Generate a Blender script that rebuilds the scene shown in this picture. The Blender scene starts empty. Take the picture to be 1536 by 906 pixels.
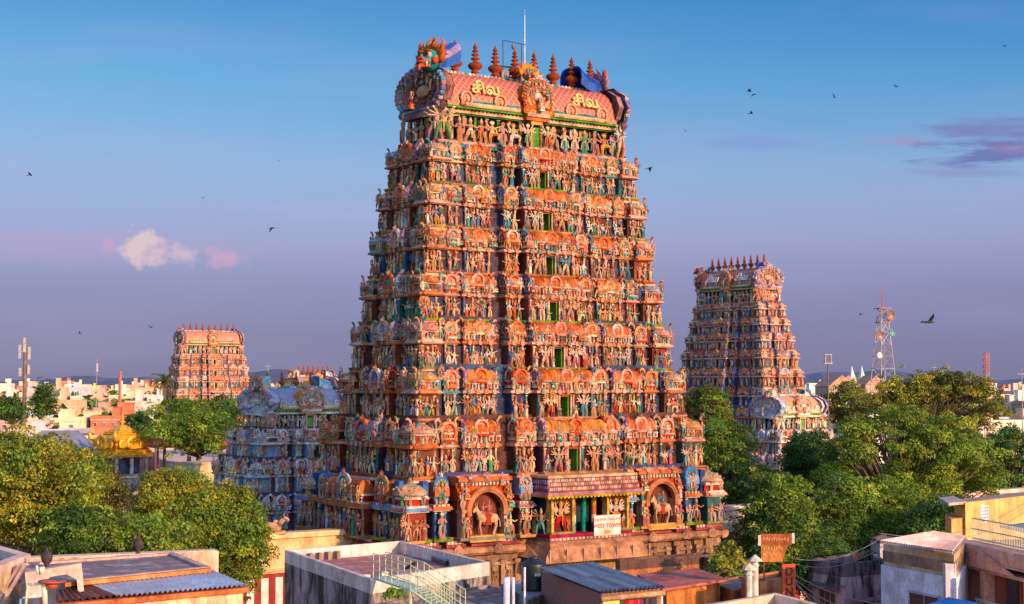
import bpy, math, random
import numpy as np
from mathutils import Matrix, Vector
R = math.radians
rnd = random.Random(7)
scene = bpy.context.scene
col = scene.collection
F_PX, HOR, CZ = 2354.0, 575.0, 20.0           # focal length in photo pixels, horizon row, camera height
PITCH = math.atan((HOR - 453) / F_PX)

def G(px, py, z):                               # photo pixel -> point at height z
    dx, dy = (px - 768) / F_PX, (453 - py) / F_PX
    d = Vector((dx, math.cos(PITCH) - dy * math.sin(PITCH), math.sin(PITCH) + dy * math.cos(PITCH)))
    t = (z - CZ) / d.z
    return Vector((0, 0, CZ)) + d * t

def P(px, py, Y):                               # photo pixel -> point at distance Y
    dx, dy = (px - 768) / F_PX, (453 - py) / F_PX
    d = Vector((dx, math.cos(PITCH) - dy * math.sin(PITCH), math.sin(PITCH) + dy * math.cos(PITCH)))
    return Vector((0, 0, CZ)) + d * (Y / d.y)

# ---------------------------------------------------------------- properties
def tag(o, label=None, cat=None, group=None, kind=None):
    if label: o['label'] = label
    if cat: o['category'] = cat
    if group: o['group'] = group
    if kind: o['kind'] = kind
    return o

def empty(name, loc=(0, 0, 0), rz=0.0):
    o = bpy.data.objects.new(name, None); col.objects.link(o)
    o.empty_display_size = 0.5
    o.location = loc; o.rotation_euler = (0, 0, rz)
    return o

def copy_tree(o, parent=None, mats=None):
    c = o.copy(); col.objects.link(c); c.parent = parent
    for ch in list(o.children): copy_tree(ch, c)
    return c

# ---------------------------------------------------------------- templates
class T:
    __slots__ = ('V', 'F', 'S', 'L', 'Z', 'A')
    def __init__(s, V, F, S):
        s.V = np.asarray(V, dtype=np.float64).reshape(-1, 3); s.F = F
        s.S = np.asarray(S if hasattr(S, '__len__') else [S] * len(F), dtype=np.int32)
        s.L = np.array([i for f in F for i in f], dtype=np.int32)
        s.Z = np.array([len(f) for f in F], dtype=np.int32)

def comb(*ts):
    V, F, S, n = [], [], [], 0
    for t in ts:
        V.append(t.V); F += [tuple(i + n for i in f) for f in t.F]; S.append(t.S); n += len(t.V)
    return T(np.concatenate(V), F, np.concatenate(S))

def mv(t, s=(1, 1, 1), r=(0, 0, 0), p=(0, 0, 0)):
    if not hasattr(s, '__len__'): s = (s, s, s)
    m = np.array(Matrix.LocRotScale(Vector(p), Matrix.Rotation(r[2], 3, 'Z') @ Matrix.Rotation(r[1], 3, 'Y') @ Matrix.Rotation(r[0], 3, 'X'), Vector(s)))
    fl = s[0] * s[1] * s[2] < 0
    return T(t.V @ m[:3, :3].T + m[:3, 3], [f[::-1] for f in t.F] if fl else t.F, t.S)

def box(x0, x1, y0, y1, z0, z1, s=0, it=0.0, ib=0.0):
    a, b = it, ib
    V = [(x0 + b, y0 + b, z0), (x1 - b, y0 + b, z0), (x1 - b, y1 - b, z0), (x0 + b, y1 - b, z0),
         (x0 + a, y0 + a, z1), (x1 - a, y0 + a, z1), (x1 - a, y1 - a, z1), (x0 + a, y1 - a, z1)]
    return T(V, [(3, 2, 1, 0), (4, 5, 6, 7), (0, 1, 5, 4), (1, 2, 6, 5), (2, 3, 7, 6), (3, 0, 4, 7)], s)

def lathe(prof, n=8, s=0, sy=1.0, ph=0.0):
    """prof: (r, z) or (r, z, slot)"""
    V, F, S = [], [], []
    for k, p in enumerate(prof):
        for i in range(n):
            a = ph + 2 * math.pi * i / n
            V.append((p[0] * math.cos(a), sy * p[0] * math.sin(a), p[1]))
    for k in range(len(prof) - 1):
        sl = prof[k][2] if len(prof[k]) > 2 else s
        for i in range(n):
            j = (i + 1) % n
            F.append((k * n + i, k * n + j, (k + 1) * n + j, (k + 1) * n + i)); S.append(sl)
    if prof[0][0] > 1e-4: F.append(tuple(range(n))[::-1]); S.append(S[0])
    if prof[-1][0] > 1e-4: F.append(tuple((len(prof) - 1) * n + i for i in range(n))); S.append(S[-1])
    return T(V, F, S)

def tube(p, q, r0, r1=None, n=5, s=0):
    r1 = r0 if r1 is None else r1
    p, q = Vector(p), Vector(q); d = (q - p)
    if d.length < 1e-6: d = Vector((0, 0, 1e-3))
    z = d.normalized(); x = z.orthogonal().normalized(); y = z.cross(x)
    V = []
    for c, r in ((p, r0), (q, r1)):
        for i in range(n):
            a = 2 * math.pi * i / n
            V.append(tuple(c + x * (r * math.cos(a)) + y * (r * math.sin(a))))
    F = [(i, (i + 1) % n, n + (i + 1) % n, n + i) for i in range(n)] + [tuple(range(n))[::-1], tuple(range(n, 2 * n))]
    return T(V, F, s)

def path_tube(pts, r, n=5, s=0):
    """one continuous tapered tube along points; r a number or a list"""
    pts = [Vector(p) for p in pts]; rs = r if hasattr(r, '__len__') else [r] * len(pts)
    V, F = [], []; up = None
    for k, p in enumerate(pts):
        d = (pts[min(k + 1, len(pts) - 1)] - pts[max(k - 1, 0)]).normalized()
        if up is None: up = d.orthogonal().normalized()
        x = (up - d * up.dot(d))
        x = x.normalized() if x.length > 1e-6 else d.orthogonal().normalized()
        up = x; y = d.cross(x)
        for i in range(n):
            a = 2 * math.pi * i / n
            V.append(tuple(p + x * (rs[k] * math.cos(a)) + y * (rs[k] * math.sin(a))))
    m = len(pts)
    for k in range(m - 1):
        for i in range(n):
            j = (i + 1) % n
            F.append((k * n + i, k * n + j, (k + 1) * n + j, (k + 1) * n + i))
    F.append(tuple(range(n))[::-1]); F.append(tuple((m - 1) * n + i for i in range(n)))
    return T(V, F, s)

def ball(c, r, s=0, n=7, m=4):
    if not hasattr(r, '__len__'): r = (r, r, r)
    prof = [(math.sin(math.pi * k / m), -math.cos(math.pi * k / m)) for k in range(m + 1)]
    prof[0] = (0.02, -1); prof[-1] = (0.02, 1)
    return mv(lathe(prof, n, s), r, (0, 0, 0), c)

def prism(poly, y0, y1, s=0, ss=None):
    """outline in x,z extruded along y (front at y0)"""
    n = len(poly)
    V = [(x, y0, z) for x, z in poly] + [(x, y1, z) for x, z in poly]
    F = [tuple(range(n)), tuple(range(n, 2 * n))[::-1]] + [(i, n + i, n + (i + 1) % n, (i + 1) % n)[::1] for i in range(n)]
    S = [s, s] + [s if ss is None else ss] * n
    area = sum(poly[i][0] * poly[(i + 1) % n][1] - poly[(i + 1) % n][0] * poly[i][1] for i in range(n))
    if area < 0: F = [f[::-1] for f in F]
    return T(V, F, S)

# ---------------------------------------------------------------- mesh builder
class MB:
    def __init__(s):
        s.V, s.L, s.Z, s.C, s.n = [], [], [], [], 0
    def add(s, t, cols, M=None):
        V = t.V if M is None else t.V @ M[:3, :3].T + M[:3, 3]
        s.V.append(V); s.L.append(t.L + s.n); s.Z.append(t.Z); s.n += len(V)
        c = np.asarray(cols, dtype=np.float32)
        if c.ndim == 1: c = c.reshape(1, 3)
        s.C.append(c[np.minimum(t.S, len(c) - 1)])
        return s
    def build(s, name, mat, parent=None, smooth=False):
        if not s.V: return None
        V = np.concatenate(s.V); L = np.concatenate(s.L); Z = np.concatenate(s.Z); C = np.concatenate(s.C)
        me = bpy.data.meshes.new(name)
        me.vertices.add(len(V)); me.vertices.foreach_set('co', V.astype(np.float32).ravel())
        me.loops.add(len(L)); me.loops.foreach_set('vertex_index', L)
        me.polygons.add(len(Z)); st = np.zeros(len(Z), np.int32); st[1:] = np.cumsum(Z)[:-1]
        me.polygons.foreach_set('loop_start', st)
        at = me.attributes.new('Col', 'FLOAT_COLOR', 'FACE')
        at.data.foreach_set('color', np.concatenate([C, np.ones((len(C), 1), np.float32)], 1).astype(np.float32).ravel())
        me.update(calc_edges=True)
        me.polygons.foreach_set('use_smooth', [bool(smooth)] * len(Z))
        me.materials.append(mat)
        o = bpy.data.objects.new(name, me); col.objects.link(o); o.parent = parent
        return o

def obj(name, t, colr, mat, parent=None, smooth=False):
    return MB().add(t, colr).build(name, mat, parent, smooth)

def MX(p=(0, 0, 0), rz=0.0, s=(1, 1, 1)):
    if not hasattr(s, '__len__'): s = (s, s, s)
    c, k = math.cos(rz), math.sin(rz)
    return np.array([[c * s[0], -k * s[1], 0, p[0]], [k * s[0], c * s[1], 0, p[1]], [0, 0, s[2], p[2]], [0, 0, 0, 1.0]])

# ---------------------------------------------------------------- materials
def mat_new(name):
    m = bpy.data.materials.new(name); m.use_nodes = True
    nt = m.node_tree; b = nt.nodes['Principled BSDF']
    return m, nt, b

def N(nt, typ, **k):
    n = nt.nodes.new(typ)
    for a, v in k.items():
        if a.startswith('i_'):
            key = a[2:]
            n.inputs[int(key) if key.isdigit() else key.replace('_', ' ')].default_value = v
        else: setattr(n, a, v)
    return n

def lk(nt, a, b): nt.links.new(a, b)

def m_painted(name='painted_stucco', rough=0.62, grime=0.5, scale=0.9, attr='Col', bump=0.25, streak=0.0, obj_color=False, metal=0.0, spec=0.3, sat=1.0, val=1.0):
    """base colour from the face colour attribute (the paint), aged by noise: dust, soot stains, small chips"""
    m, nt, b = mat_new(name)
    if obj_color: src = N(nt, 'ShaderNodeObjectInfo').outputs['Color']
    else: src = N(nt, 'ShaderNodeAttribute', attribute_name=attr).outputs['Color']
    tc = N(nt, 'ShaderNodeTexCoord')
    n1 = N(nt, 'ShaderNodeTexNoise', i_Scale=scale, i_Detail=6.0, i_Roughness=0.65)
    lk(nt, tc.outputs['Object'], n1.inputs['Vector'])
    r1 = N(nt, 'ShaderNodeValToRGB'); r1.color_ramp.elements[0].position = 0.36; r1.color_ramp.elements[1].position = 0.6
    g = 1 - grime
    r1.color_ramp.elements[0].color = (g, g * 0.93, g * 0.86, 1); r1.color_ramp.elements[1].color = (1, 1, 1, 1)
    lk(nt, n1.outputs['Fac'], r1.inputs['Fac'])
    mx = N(nt, 'ShaderNodeMix', data_type='RGBA', blend_type='MULTIPLY'); mx.inputs[0].default_value = 1
    lk(nt, src, mx.inputs[6]); lk(nt, r1.outputs['Color'], mx.inputs[7])
    out = mx.outputs[2]
    n2 = N(nt, 'ShaderNodeTexNoise', i_Scale=scale * 9, i_Detail=3.0)
    lk(nt, tc.outputs['Object'], n2.inputs['Vector'])
    r2 = N(nt, 'ShaderNodeMapRange'); r2.inputs[1].default_value = 0.3; r2.inputs[2].default_value = 0.7; r2.inputs[3].default_value = 0.82; r2.inputs[4].default_value = 1.12
    lk(nt, n2.outputs['Fac'], r2.inputs[0])
    m2 = N(nt, 'ShaderNodeMix', data_type='RGBA', blend_type='MULTIPLY'); m2.inputs[0].default_value = 1
    lk(nt, out, m2.inputs[6]); lk(nt, r2.outputs[0], m2.inputs[7]); out = m2.outputs[2]
    if streak > 0:
        mp = N(nt, 'ShaderNodeMapping'); mp.inputs['Scale'].default_value = (1.0, 1.0, 0.3)
        lk(nt, tc.outputs['Object'], mp.inputs['Vector'])
        n3 = N(nt, 'ShaderNodeTexNoise', i_Scale=1.1, i_Detail=9.0, i_Roughness=0.72, i_Distortion=0.6)
        lk(nt, mp.outputs[0], n3.inputs['Vector'])
        r3 = N(nt, 'ShaderNodeValToRGB'); r3.color_ramp.elements[0].position = 0.42; r3.color_ramp.elements[1].position = 0.56
        s = 1 - streak
        r3.color_ramp.elements[0].color = (s * 0.5, s * 0.42, s * 0.38, 1); r3.color_ramp.elements[1].color = (1, 1, 1, 1)
        lk(nt, n3.outputs['Fac'], r3.inputs['Fac'])
        m3 = N(nt, 'ShaderNodeMix', data_type='RGBA', blend_type='MULTIPLY'); m3.inputs[0].default_value = min(1, streak + 0.2)
        lk(nt, out, m3.inputs[6]); lk(nt, r3.outputs['Color'], m3.inputs[7]); out = m3.outputs[2]
    if sat != 1 or val != 1:
        hs = N(nt, 'ShaderNodeHueSaturation'); hs.inputs['Saturation'].default_value = sat; hs.inputs['Value'].default_value = val
        lk(nt, out, hs.inputs['Color']); out = hs.outputs[0]
    lk(nt, out, b.inputs['Base Color'])
    b.inputs['Roughness'].default_value = rough; b.inputs['Metallic'].default_value = metal
    b.inputs['Specular IOR Level'].default_value = spec
    if bump > 0:
        bp = N(nt, 'ShaderNodeBump'); bp.inputs['Strength'].default_value = bump; bp.inputs['Distance'].default_value = 0.05
        lk(nt, n2.outputs['Fac'], bp.inputs['Height']); lk(nt, bp.outputs[0], b.inputs['Normal'])
    return m

def m_plain(name, c, rough=0.6, metal=0.0, spec=0.4, noise=0.25, scale=3.0):
    m, nt, b = mat_new(name)
    tc = N(nt, 'ShaderNodeTexCoord'); n1 = N(nt, 'ShaderNodeTexNoise', i_Scale=scale, i_Detail=6.0)
    lk(nt, tc.outputs['Object'], n1.inputs['Vector'])
    r = N(nt, 'ShaderNodeValToRGB'); r.color_ramp.elements[0].position = 0.3; r.color_ramp.elements[1].position = 0.7
    r.color_ramp.elements[0].color = tuple(x * (1 - noise) for x in c) + (1,); r.color_ramp.elements[1].color = tuple(min(1, x * (1 + noise * 0.5)) for x in c) + (1,)
    lk(nt, n1.outputs['Fac'], r.inputs['Fac']); lk(nt, r.outputs['Color'], b.inputs['Base Color'])
    b.inputs['Roughness'].default_value = rough; b.inputs['Metallic'].default_value = metal; b.inputs['Specular IOR Level'].default_value = spec
    return m

def m_terrace():
    m, nt, b = mat_new('weathered_terrace')
    at = N(nt, 'ShaderNodeAttribute', attribute_name='Col'); tc = N(nt, 'ShaderNodeTexCoord')
    n1 = N(nt, 'ShaderNodeTexNoise', i_Scale=.9, i_Detail=9.0, i_Roughness=.68, i_Distortion=1.2); n2 = N(nt, 'ShaderNodeTexNoise', i_Scale=5.0, i_Detail=6.0, i_Roughness=.7)
    for n in (n1, n2): lk(nt, tc.outputs['Object'], n.inputs['Vector'])
    r = N(nt, 'ShaderNodeValToRGB'); e = r.color_ramp.elements; e[0].position = .52; e[0].color = (0, 0, 0, 1); e[1].position = .64; e[1].color = (1, 1, 1, 1); lk(nt, n1.outputs['Fac'], r.inputs['Fac'])
    k = N(nt, 'ShaderNodeMath', operation='MULTIPLY'); lk(nt, r.outputs[0], k.inputs[0]); lk(nt, n2.outputs['Fac'], k.inputs[1])
    mx = N(nt, 'ShaderNodeMix', data_type='RGBA'); lk(nt, k.outputs[0], mx.inputs[0]); lk(nt, at.outputs['Color'], mx.inputs[6]); mx.inputs[7].default_value = (.62, .50, .46, 1)
    r2 = N(nt, 'ShaderNodeMapRange'); r2.inputs[1].default_value = .3; r2.inputs[2].default_value = .7; r2.inputs[3].default_value = .55; r2.inputs[4].default_value = 1.25; lk(nt, n2.outputs['Fac'], r2.inputs[0])
    m2 = N(nt, 'ShaderNodeMix', data_type='RGBA', blend_type='MULTIPLY'); m2.inputs[0].default_value = 1; lk(nt, mx.outputs[2], m2.inputs[6]); lk(nt, r2.outputs[0], m2.inputs[7])
    lk(nt, m2.outputs[2], b.inputs['Base Color']); b.inputs['Roughness'].default_value = .8
    return m

def m_leaf():
    m, nt, b = mat_new('foliage')
    at = N(nt, 'ShaderNodeAttribute', attribute_name='Col')
    out = nt.nodes['Material Output']
    tr = N(nt, 'ShaderNodeBsdfTranslucent'); mx = N(nt, 'ShaderNodeMixShader'); mx.inputs[0].default_value = 0.32
    hs = N(nt, 'ShaderNodeHueSaturation'); hs.inputs['Value'].default_value = 1.3; hs.inputs['Hue'].default_value = 0.49
    lk(nt, at.outputs['Color'], b.inputs['Base Color']); lk(nt, at.outputs['Color'], hs.inputs['Color']); lk(nt, hs.outputs[0], tr.inputs['Color'])
    b.inputs['Roughness'].default_value = 0.55; b.inputs['Specular IOR Level'].default_value = 0.25
    lk(nt, b.outputs[0], mx.inputs[1]); lk(nt, tr.outputs[0], mx.inputs[2]); lk(nt, mx.outputs[0], out.inputs['Surface'])
    return m

M_STUCCO = m_painted(grime=.62, scale=1.1, bump=.35, sat=1.1, val=.76, rough=.75, spec=.2)
M_PALE = m_painted('pale_stucco', grime=.4, scale=1.1, bump=.3)
M_FAR = m_painted('distant_stucco', bump=0.0, grime=0.4, scale=0.6, sat=1.05, val=.84)
M_WALL = m_painted('stained_plaster', rough=0.8, grime=0.45, scale=0.7, streak=0.42, bump=0.3)
M_DRIP = m_painted('mould_streaked_plaster', rough=0.85, grime=0.5, scale=0.55, streak=0.8, bump=0.3)
M_CLEANWALL = m_painted('limewashed_plaster', rough=0.8, grime=0.26, scale=0.8, streak=0.2, bump=0.2)
M_CITY = m_painted('house_plaster', rough=0.85, grime=0.3, scale=0.35, bump=0.0, obj_color=True)
M_CITYC = m_painted('house_trim', rough=0.85, grime=0.3, scale=0.35, bump=0.0)
M_TIN = m_painted('corrugated_sheet', rough=0.4, grime=0.3, scale=0.5, bump=0.05, metal=0.15, spec=0.5)
M_TERR = m_terrace()
M_LEAF = m_leaf()
M_BARK = m_plain('bark', (0.16, 0.10, 0.065), 0.9, scale=6)
M_METAL = m_painted('painted_metal', rough=0.4, grime=0.3, scale=1.5, bump=0.0, spec=0.5)
M_GOLD = m_plain('gilded_copper', (0.96, 0.44, 0.03), 0.36, metal=0.35, noise=0.3, scale=2.5)
M_BIRD = m_plain('feathers', (0.015, 0.014, 0.014), 0.7)
# ---------------------------------------------------------------- sculpted figure templates, height 1, facing -y
# slots: 0 skin, 1 lower garment, 2 sash / halo, 3 crown and jewels
def fig(legs='stand', arms=(('d', 'd'),), crown='tall', halo=None, female=False, rn=5):
    hx = 0.0; ts = []
    if legs == 'stand':
        ts += [tube((-.055, 0, 0), (-.065, 0, .46), .042, .075, rn, 1), tube((.055, 0, 0), (.065, 0, .46), .042, .075, rn, 1)]
        ts += [box(-.09, -.03, -.10, .02, 0, .03, 0), box(.03, .09, -.10, .02, 0, .03, 0)]
    elif legs == 'skirt':
        ts += [lathe([(.10, .0), (.125, .06), (.10, .3), (.12, .45), (.08, .52)], 7, 1, .8)]
    elif legs == 'sway':
        hx = .03
        ts += [tube((-.03, 0, 0), (.0, 0, .47), .04, .075, rn, 1), tube((.14, -.03, 0), (.13, -.06, .24), .035, .05, rn, 1), tube((.13, -.06, .24), (.09, 0, .47), .05, .075, rn, 1)]
    elif legs == 'dance':
        ts += [tube((-.05, 0, 0), (-.10, -.04, .23), .035, .055, rn, 1), tube((-.10, -.04, .23), (-.04, 0, .46), .055, .08, rn, 1),
               tube((.06, 0, .46), (.22, -.1, .42), .08, .055, rn, 1), tube((.22, -.1, .42), (.17, -.12, .22), .05, .035, rn, 0)]
    elif legs == 'stride':
        ts += [tube((-.2, 0, 0), (-.17, -.05, .25), .035, .055, rn, 1), tube((-.17, -.05, .25), (-.05, 0, .46), .055, .08, rn, 1),
               tube((.17, 0, 0), (.12, 0, .24), .035, .055, rn, 1), tube((.12, 0, .24), (.05, 0, .46), .055, .08, rn, 1)]
    elif legs == 'seat':
        ts += [ball((0, -.05, .33), (.21, .15, .07), 1, 8, 3), box(-.2, .2, -.16, .1, .0, .1, 2), box(-.16, .16, -.12, .08, .1, .2, 3), box(-.2, .2, -.16, .1, .2, .27, 2),
               tube((.1, -.1, .34), (.1, -.2, .12), .05, .035, rn, 1)]
    # belt, chest, neck
    ts += [lathe([(.085, .44, 1), (.105, .5, 2), (.075, .56, 0), (.10, .66, 0), (.115, .71, 0), (.05, .745, 0), (.04, .78, 0)], 7, 0, .72)]
    if female: ts += [ball((-.045, -.07, .66), .04, 0, 5, 3), ball((.045, -.07, .66), .04, 0, 5, 3)]
    ts += [ball((0, -.005, .815), (.055, .06, .062), 0, 7, 5), box(-.012, .012, -.075, -.05, .79, .815, 0)]
    ts += [lathe([(.062, .715), (.1, .69), (.06, .655)], 7, 3, .85)]
    if crown == 'tall': ts += [lathe([(.066, .845), (.068, .87), (.052, .88), (.05, .93), (.032, .96), (.02, 1.0), (.002, 1.03)], 6, 3)]
    elif crown == 'round': ts += [lathe([(.06, .84), (.085, .86), (.07, .92), (.03, .96), (.002, .98)], 7, 3)]
    elif crown == 'flame':
        for i in range(7):
            a = R(-60 + 20 * i); ts += [tube((math.sin(a) * .04, 0, .84 + math.cos(a) * .03), (math.sin(a) * .12, 0, .86 + math.cos(a) * .13), .028, .003, 4, 3)]
    for side in (-1, 1):
        for k, pr in enumerate(arms):
            c = pr[0] if side < 0 else pr[1]; sh = (side * .112, .0, .695)
            if c == 'd': e, h = (side * .17, .0, .56), (side * .15, -.03, .42)
            elif c == 'b': e, h = (side * .18, -.02, .57), (side * .07, -.12, .6)
            elif c == 'u': e, h = (side * .2, -.02, .66), (side * .2, -.03, .84)
            elif c == 'o': e, h = (side * .2, -.03, .62), (side * .32, -.06, .68)
            elif c == 'w': e, h = (side * .2, .0, .58), (side * .1, -.04, .5)
            elif c == 'h': e, h = (side * .16, -.02, .8), (side * .1, -.05, .95)
            else:
                a = R(float(c)); e = (side * (.112 + .13 * math.cos(a)), .02, .69 + .13 * math.sin(a)); h = (side * (.112 + .27 * math.cos(a)), .0, .69 + .27 * math.sin(a))
            ts += [tube(sh, e, .034, .027, 4, 0), tube(e, h, .027, .02, 4, 0)]
            if c in ('u', 'o', '60', '20'): ts += [ball(h, .035, 3, 5, 3)]
            if c == 'u': ts += [tube((h[0], h[1], h[2] - .05), (h[0], h[1], h[2] + .12), .012, .02, 4, 2)]
    if halo:
        n = 16 if halo == 'fan' else 12; rr = .40 if halo == 'fan' else .17; cz = .72 if halo == 'fan' else .83
        for i in range(n + 1):
            a = R(-25 + 230 * i / n) if halo == 'fan' else R(-60 + 300 * i / n)
            p0 = (math.cos(a) * rr * .45, .07, cz + math.sin(a) * rr * .45); p1 = (math.cos(a) * rr, .05, cz + math.sin(a) * rr)
            ts += [tube(p0, p1, .02, .035, 4, 2 if i % 2 else 3)]
    # sash ends hanging by the hips
    if legs in ('stand', 'stride', 'sway'):
        ts += [tube((-.11, -.02, .5), (-.15, .0, .18), .02, .03, 4, 2), tube((.11, -.02, .5), (.16, .0, .2), .02, .03, 4, 2), tube((0, -.09, .49), (0, -.09, .2), .03, .02, 4, 2)]
    return comb(*ts)

FIGS = [fig('stand', (('d', 'b'),)), fig('stand', (('u', 'u'), ('b', 'w')), 'tall', 'ring'), fig('skirt', (('d', 'b'),), 'round', None, True),
        fig('sway', (('w', 'o'),), 'tall'), fig('skirt', (('b', 'b'),), 'tall', None, True), fig('dance', (('60', '20'), ('b', 'd')), 'flame'),
        fig('stand', (('20', '60'), ('w', 'b')), 'round', 'ring'), fig('stride', (('u', 'o'),), 'tall'), fig('sway', (('h', 'w'),), 'round', None, True),
        fig('stand', (('b', 'b'),), 'round')]
F_MANY = [fig('stride', (('70', '70'), ('40', '40'), ('10', '10'), ('-20', '-20'), ('w', 'b')), 'tall', 'fan'),
          fig('stride', (('60', '60'), ('30', '30'), ('0', '0'), ('w', 'w')), 'tall', None),
          fig('sway', (('60', '60'), ('25', '25'), ('-10', '-10'), ('b', 'w')), 'flame', None)]
F_SEAT = [fig('seat', (('u', 'u'), ('b', 'w')), 'tall'), fig('seat', (('b', 'b'),), 'round', 'ring'), fig('seat', (('o', 'w'),), 'tall')]

def mount(kind='bull'):
    """a standing mount seen from its side (head towards -x) with two riders; height about 1; slots 0 hide, 1 saddle cloth, 2 trimming, 3 gold, 4 rider skin, 5 rider cloth"""
    body = path_tube([(.42, 0, .42), (.36, 0, .44), (.15, 0, .43), (-.1, 0, .44), (-.28, 0, .47), (-.36, 0, .46)], [.05, .12, .135, .13, .13, .05], 8, 0)
    neck = path_tube([(-.25, 0, .48), (-.36, -.03, .62), (-.42, -.05, .7)], [.11, .075, .055], 6, 0)
    head = path_tube([(-.40, -.05, .74), (-.48, -.08, .72), (-.56, -.1, .66), (-.6, -.11, .63)], [.05, .06, .042, .03], 6, 0)
    ts = [body, neck, head]
    for x, l in ((-.28, 1), (-.2, -1), (.26, 1), (.36, -1)):
        y = -.05 * l; b = .06 if x > 0 else -.04
        ts += [path_tube([(x, y, .42), (x + b * .8, y - .01, .24), (x - b * .5, y - .01, .06), (x - b * .6 - .02, y - .02, 0)], [.07, .042, .028, .036], 5, 0)]
    ts += [path_tube([(.42, 0, .45), (.5, 0, .38), (.52, 0, .2)], [.03, .018, .03], 4, 0)]
    if kind == 'bull': ts += [path_tube([(-.42, -.02, .77), (-.44, .0, .86), (-.40, 0, .9)], [.018, .014, .004], 4, 3), path_tube([(-.42, -.1, .77), (-.45, -.13, .86), (-.41, -.12, .9)], [.018, .014, .004], 4, 3), ball((-.2, 0, .6), (.08, .06, .06), 0, 6, 3)]
    else: ts += [prism([(-.2, .56), (-.42, .8), (-.38, .84), (-.14, .6)], -.02, .02, 2), tube((-.4, -.05, .78), (-.41, -.05, .84), .02, .004, 4, 0)]
    ts += [lathe([(.16, .28, 2), (.165, .3, 1), (.168, .54, 1), (.14, .585, 2)], 8, 1, .95, .2)]
    ts += [lathe([(.085, .5), (.1, .53), (.085, .56)], 6, 3)][:0]
    rd = mv(fig('seat', (('o', 'w'),), 'tall'), (.52, .5, .52), (0, 0, 0), (.08, -.02, .42)); rd.S = rd.S % 4 + 4
    ts += [rd]
    rd2 = mv(fig('seat', (('b', 'b'),), 'round', None, True), (.42, .42, .42), (0, 0, 0), (-.14, -.02, .48)); rd2.S = rd2.S % 4 + 4
    ts += [rd2]
    return comb(*ts)
BULL, HORSE = mount('bull'), mount('horse')

# horseshoe arch (kudu): width 1, height about 1.15, facing -y; slots 0 outer flames, 1 inner ring, 2 recess, 3 boss / figure, 4 crest
def kudu(n=18, flames=True, inside='fig', deep=.16):
    ts = []; V, F, S = [], [], []
    rad = [(.50, 0.0), (.47, -.06), (.36, -.10), (.33, -.07), (.30, -.07), (.28, 0.0)]
    sl = [0, 0, 1, 1, 1]
    for i in range(n + 1):
        a = R(-48 + 276 * i / n)
        for k, (r, y) in enumerate(rad):
            rr = r + (.045 if (flames and k < 2 and i % 2) else 0)
            V.append((rr * math.cos(a), y, .52 + rr * math.sin(a)))
    m = len(rad)
    for i in range(n):
        for k in range(m - 1):
            F.append((i * m + k, i * m + k + 1, (i + 1) * m + k + 1, (i + 1) * m + k)); S.append(sl[k])
    ts.append(T(V, F, S))
    ts.append(T([(x * 1.0, deep * .1, z) for x, z in [(math.cos(R(-48 + 276 * i / 12)) * .48, .52 + math.sin(R(-48 + 276 * i / 12)) * .48) for i in range(13)]], [tuple(range(13))], 2))
    ts.append(T([(math.cos(R(30 * i)) * .48, deep, .52 + math.sin(R(30 * i)) * .48) for i in range(12)], [tuple(range(12))[::-1]], 2))
    ts.append(prism([(math.cos(R(30 * i)) * .47, .52 + math.sin(R(30 * i)) * .47) for i in range(12)], .01, deep, 0))
    ts.append(box(-.36, .36, -.1, .08, .0, .12, 1)); ts.append(box(-.30, .30, -.12, .04, .12, .17, 4))
    for sx in (-1, 1):   # curled ends
        ts.append(ball((sx * .38, -.05, .14), (.12, .07, .1), 0, 6, 4)); ts.append(ball((sx * .38, -.09, .14), (.05, .06, .045), 4, 5, 3))
    ts.append(ball((0, -.07, 1.02), (.1, .09, .09), 4, 6, 4)); ts.append(tube((0, -.03, 1.08), (0, -.02, 1.22), .06, .005, 5, 4))
    for sx in (-1, 1):
        ts.append(ball((sx * .045, -.14, 1.05), .025, 3, 4, 3)); ts.append(tube((sx * .08, -.03, 1.05), (sx * .17, -.02, 1.14), .03, .004, 4, 4))
    if inside == 'fig': 
        f = mv(F_SEAT[1], (.62, .5, .52), (0, 0, 0), (0, -.04, .17)); f.S = np.where(f.S == 0, 3, np.where(f.S == 1, 1, 4)); ts.append(f)
    elif inside == 'boss':
        ts.append(ball((0, -.03, .52), (.13, .08, .13), 3, 8, 4))
        for i in range(8):
            a = R(45 * i); ts.append(ball((math.cos(a) * .2, -.02, .52 + math.sin(a) * .2), .045, 1, 4, 3))
    return comb(*ts)
KUDU = kudu(); KUDU_B = kudu(inside='boss'); KUDU_LO = kudu(10, False, 'boss')

KALASH = lathe([(.16, 0), (.22, .04), (.12, .08), (.13, .13), (.24, .17), (.24, .21), (.13, .26), (.30, .34), (.40, .44), (.41, .52), (.34, .61), (.18, .68), (.12, .72), (.13, .78), (.25, .82), (.25, .87), (.12, .92), (.11, .98), (.22, 1.02), (.21, 1.07),
                (.10, 1.12), (.09, 1.17), (.18, 1.21), (.17, 1.25), (.08, 1.30), (.08, 1.34), (.14, 1.38), (.11, 1.45), (.05, 1.56), (.005, 1.70)], 12, 0)
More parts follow.
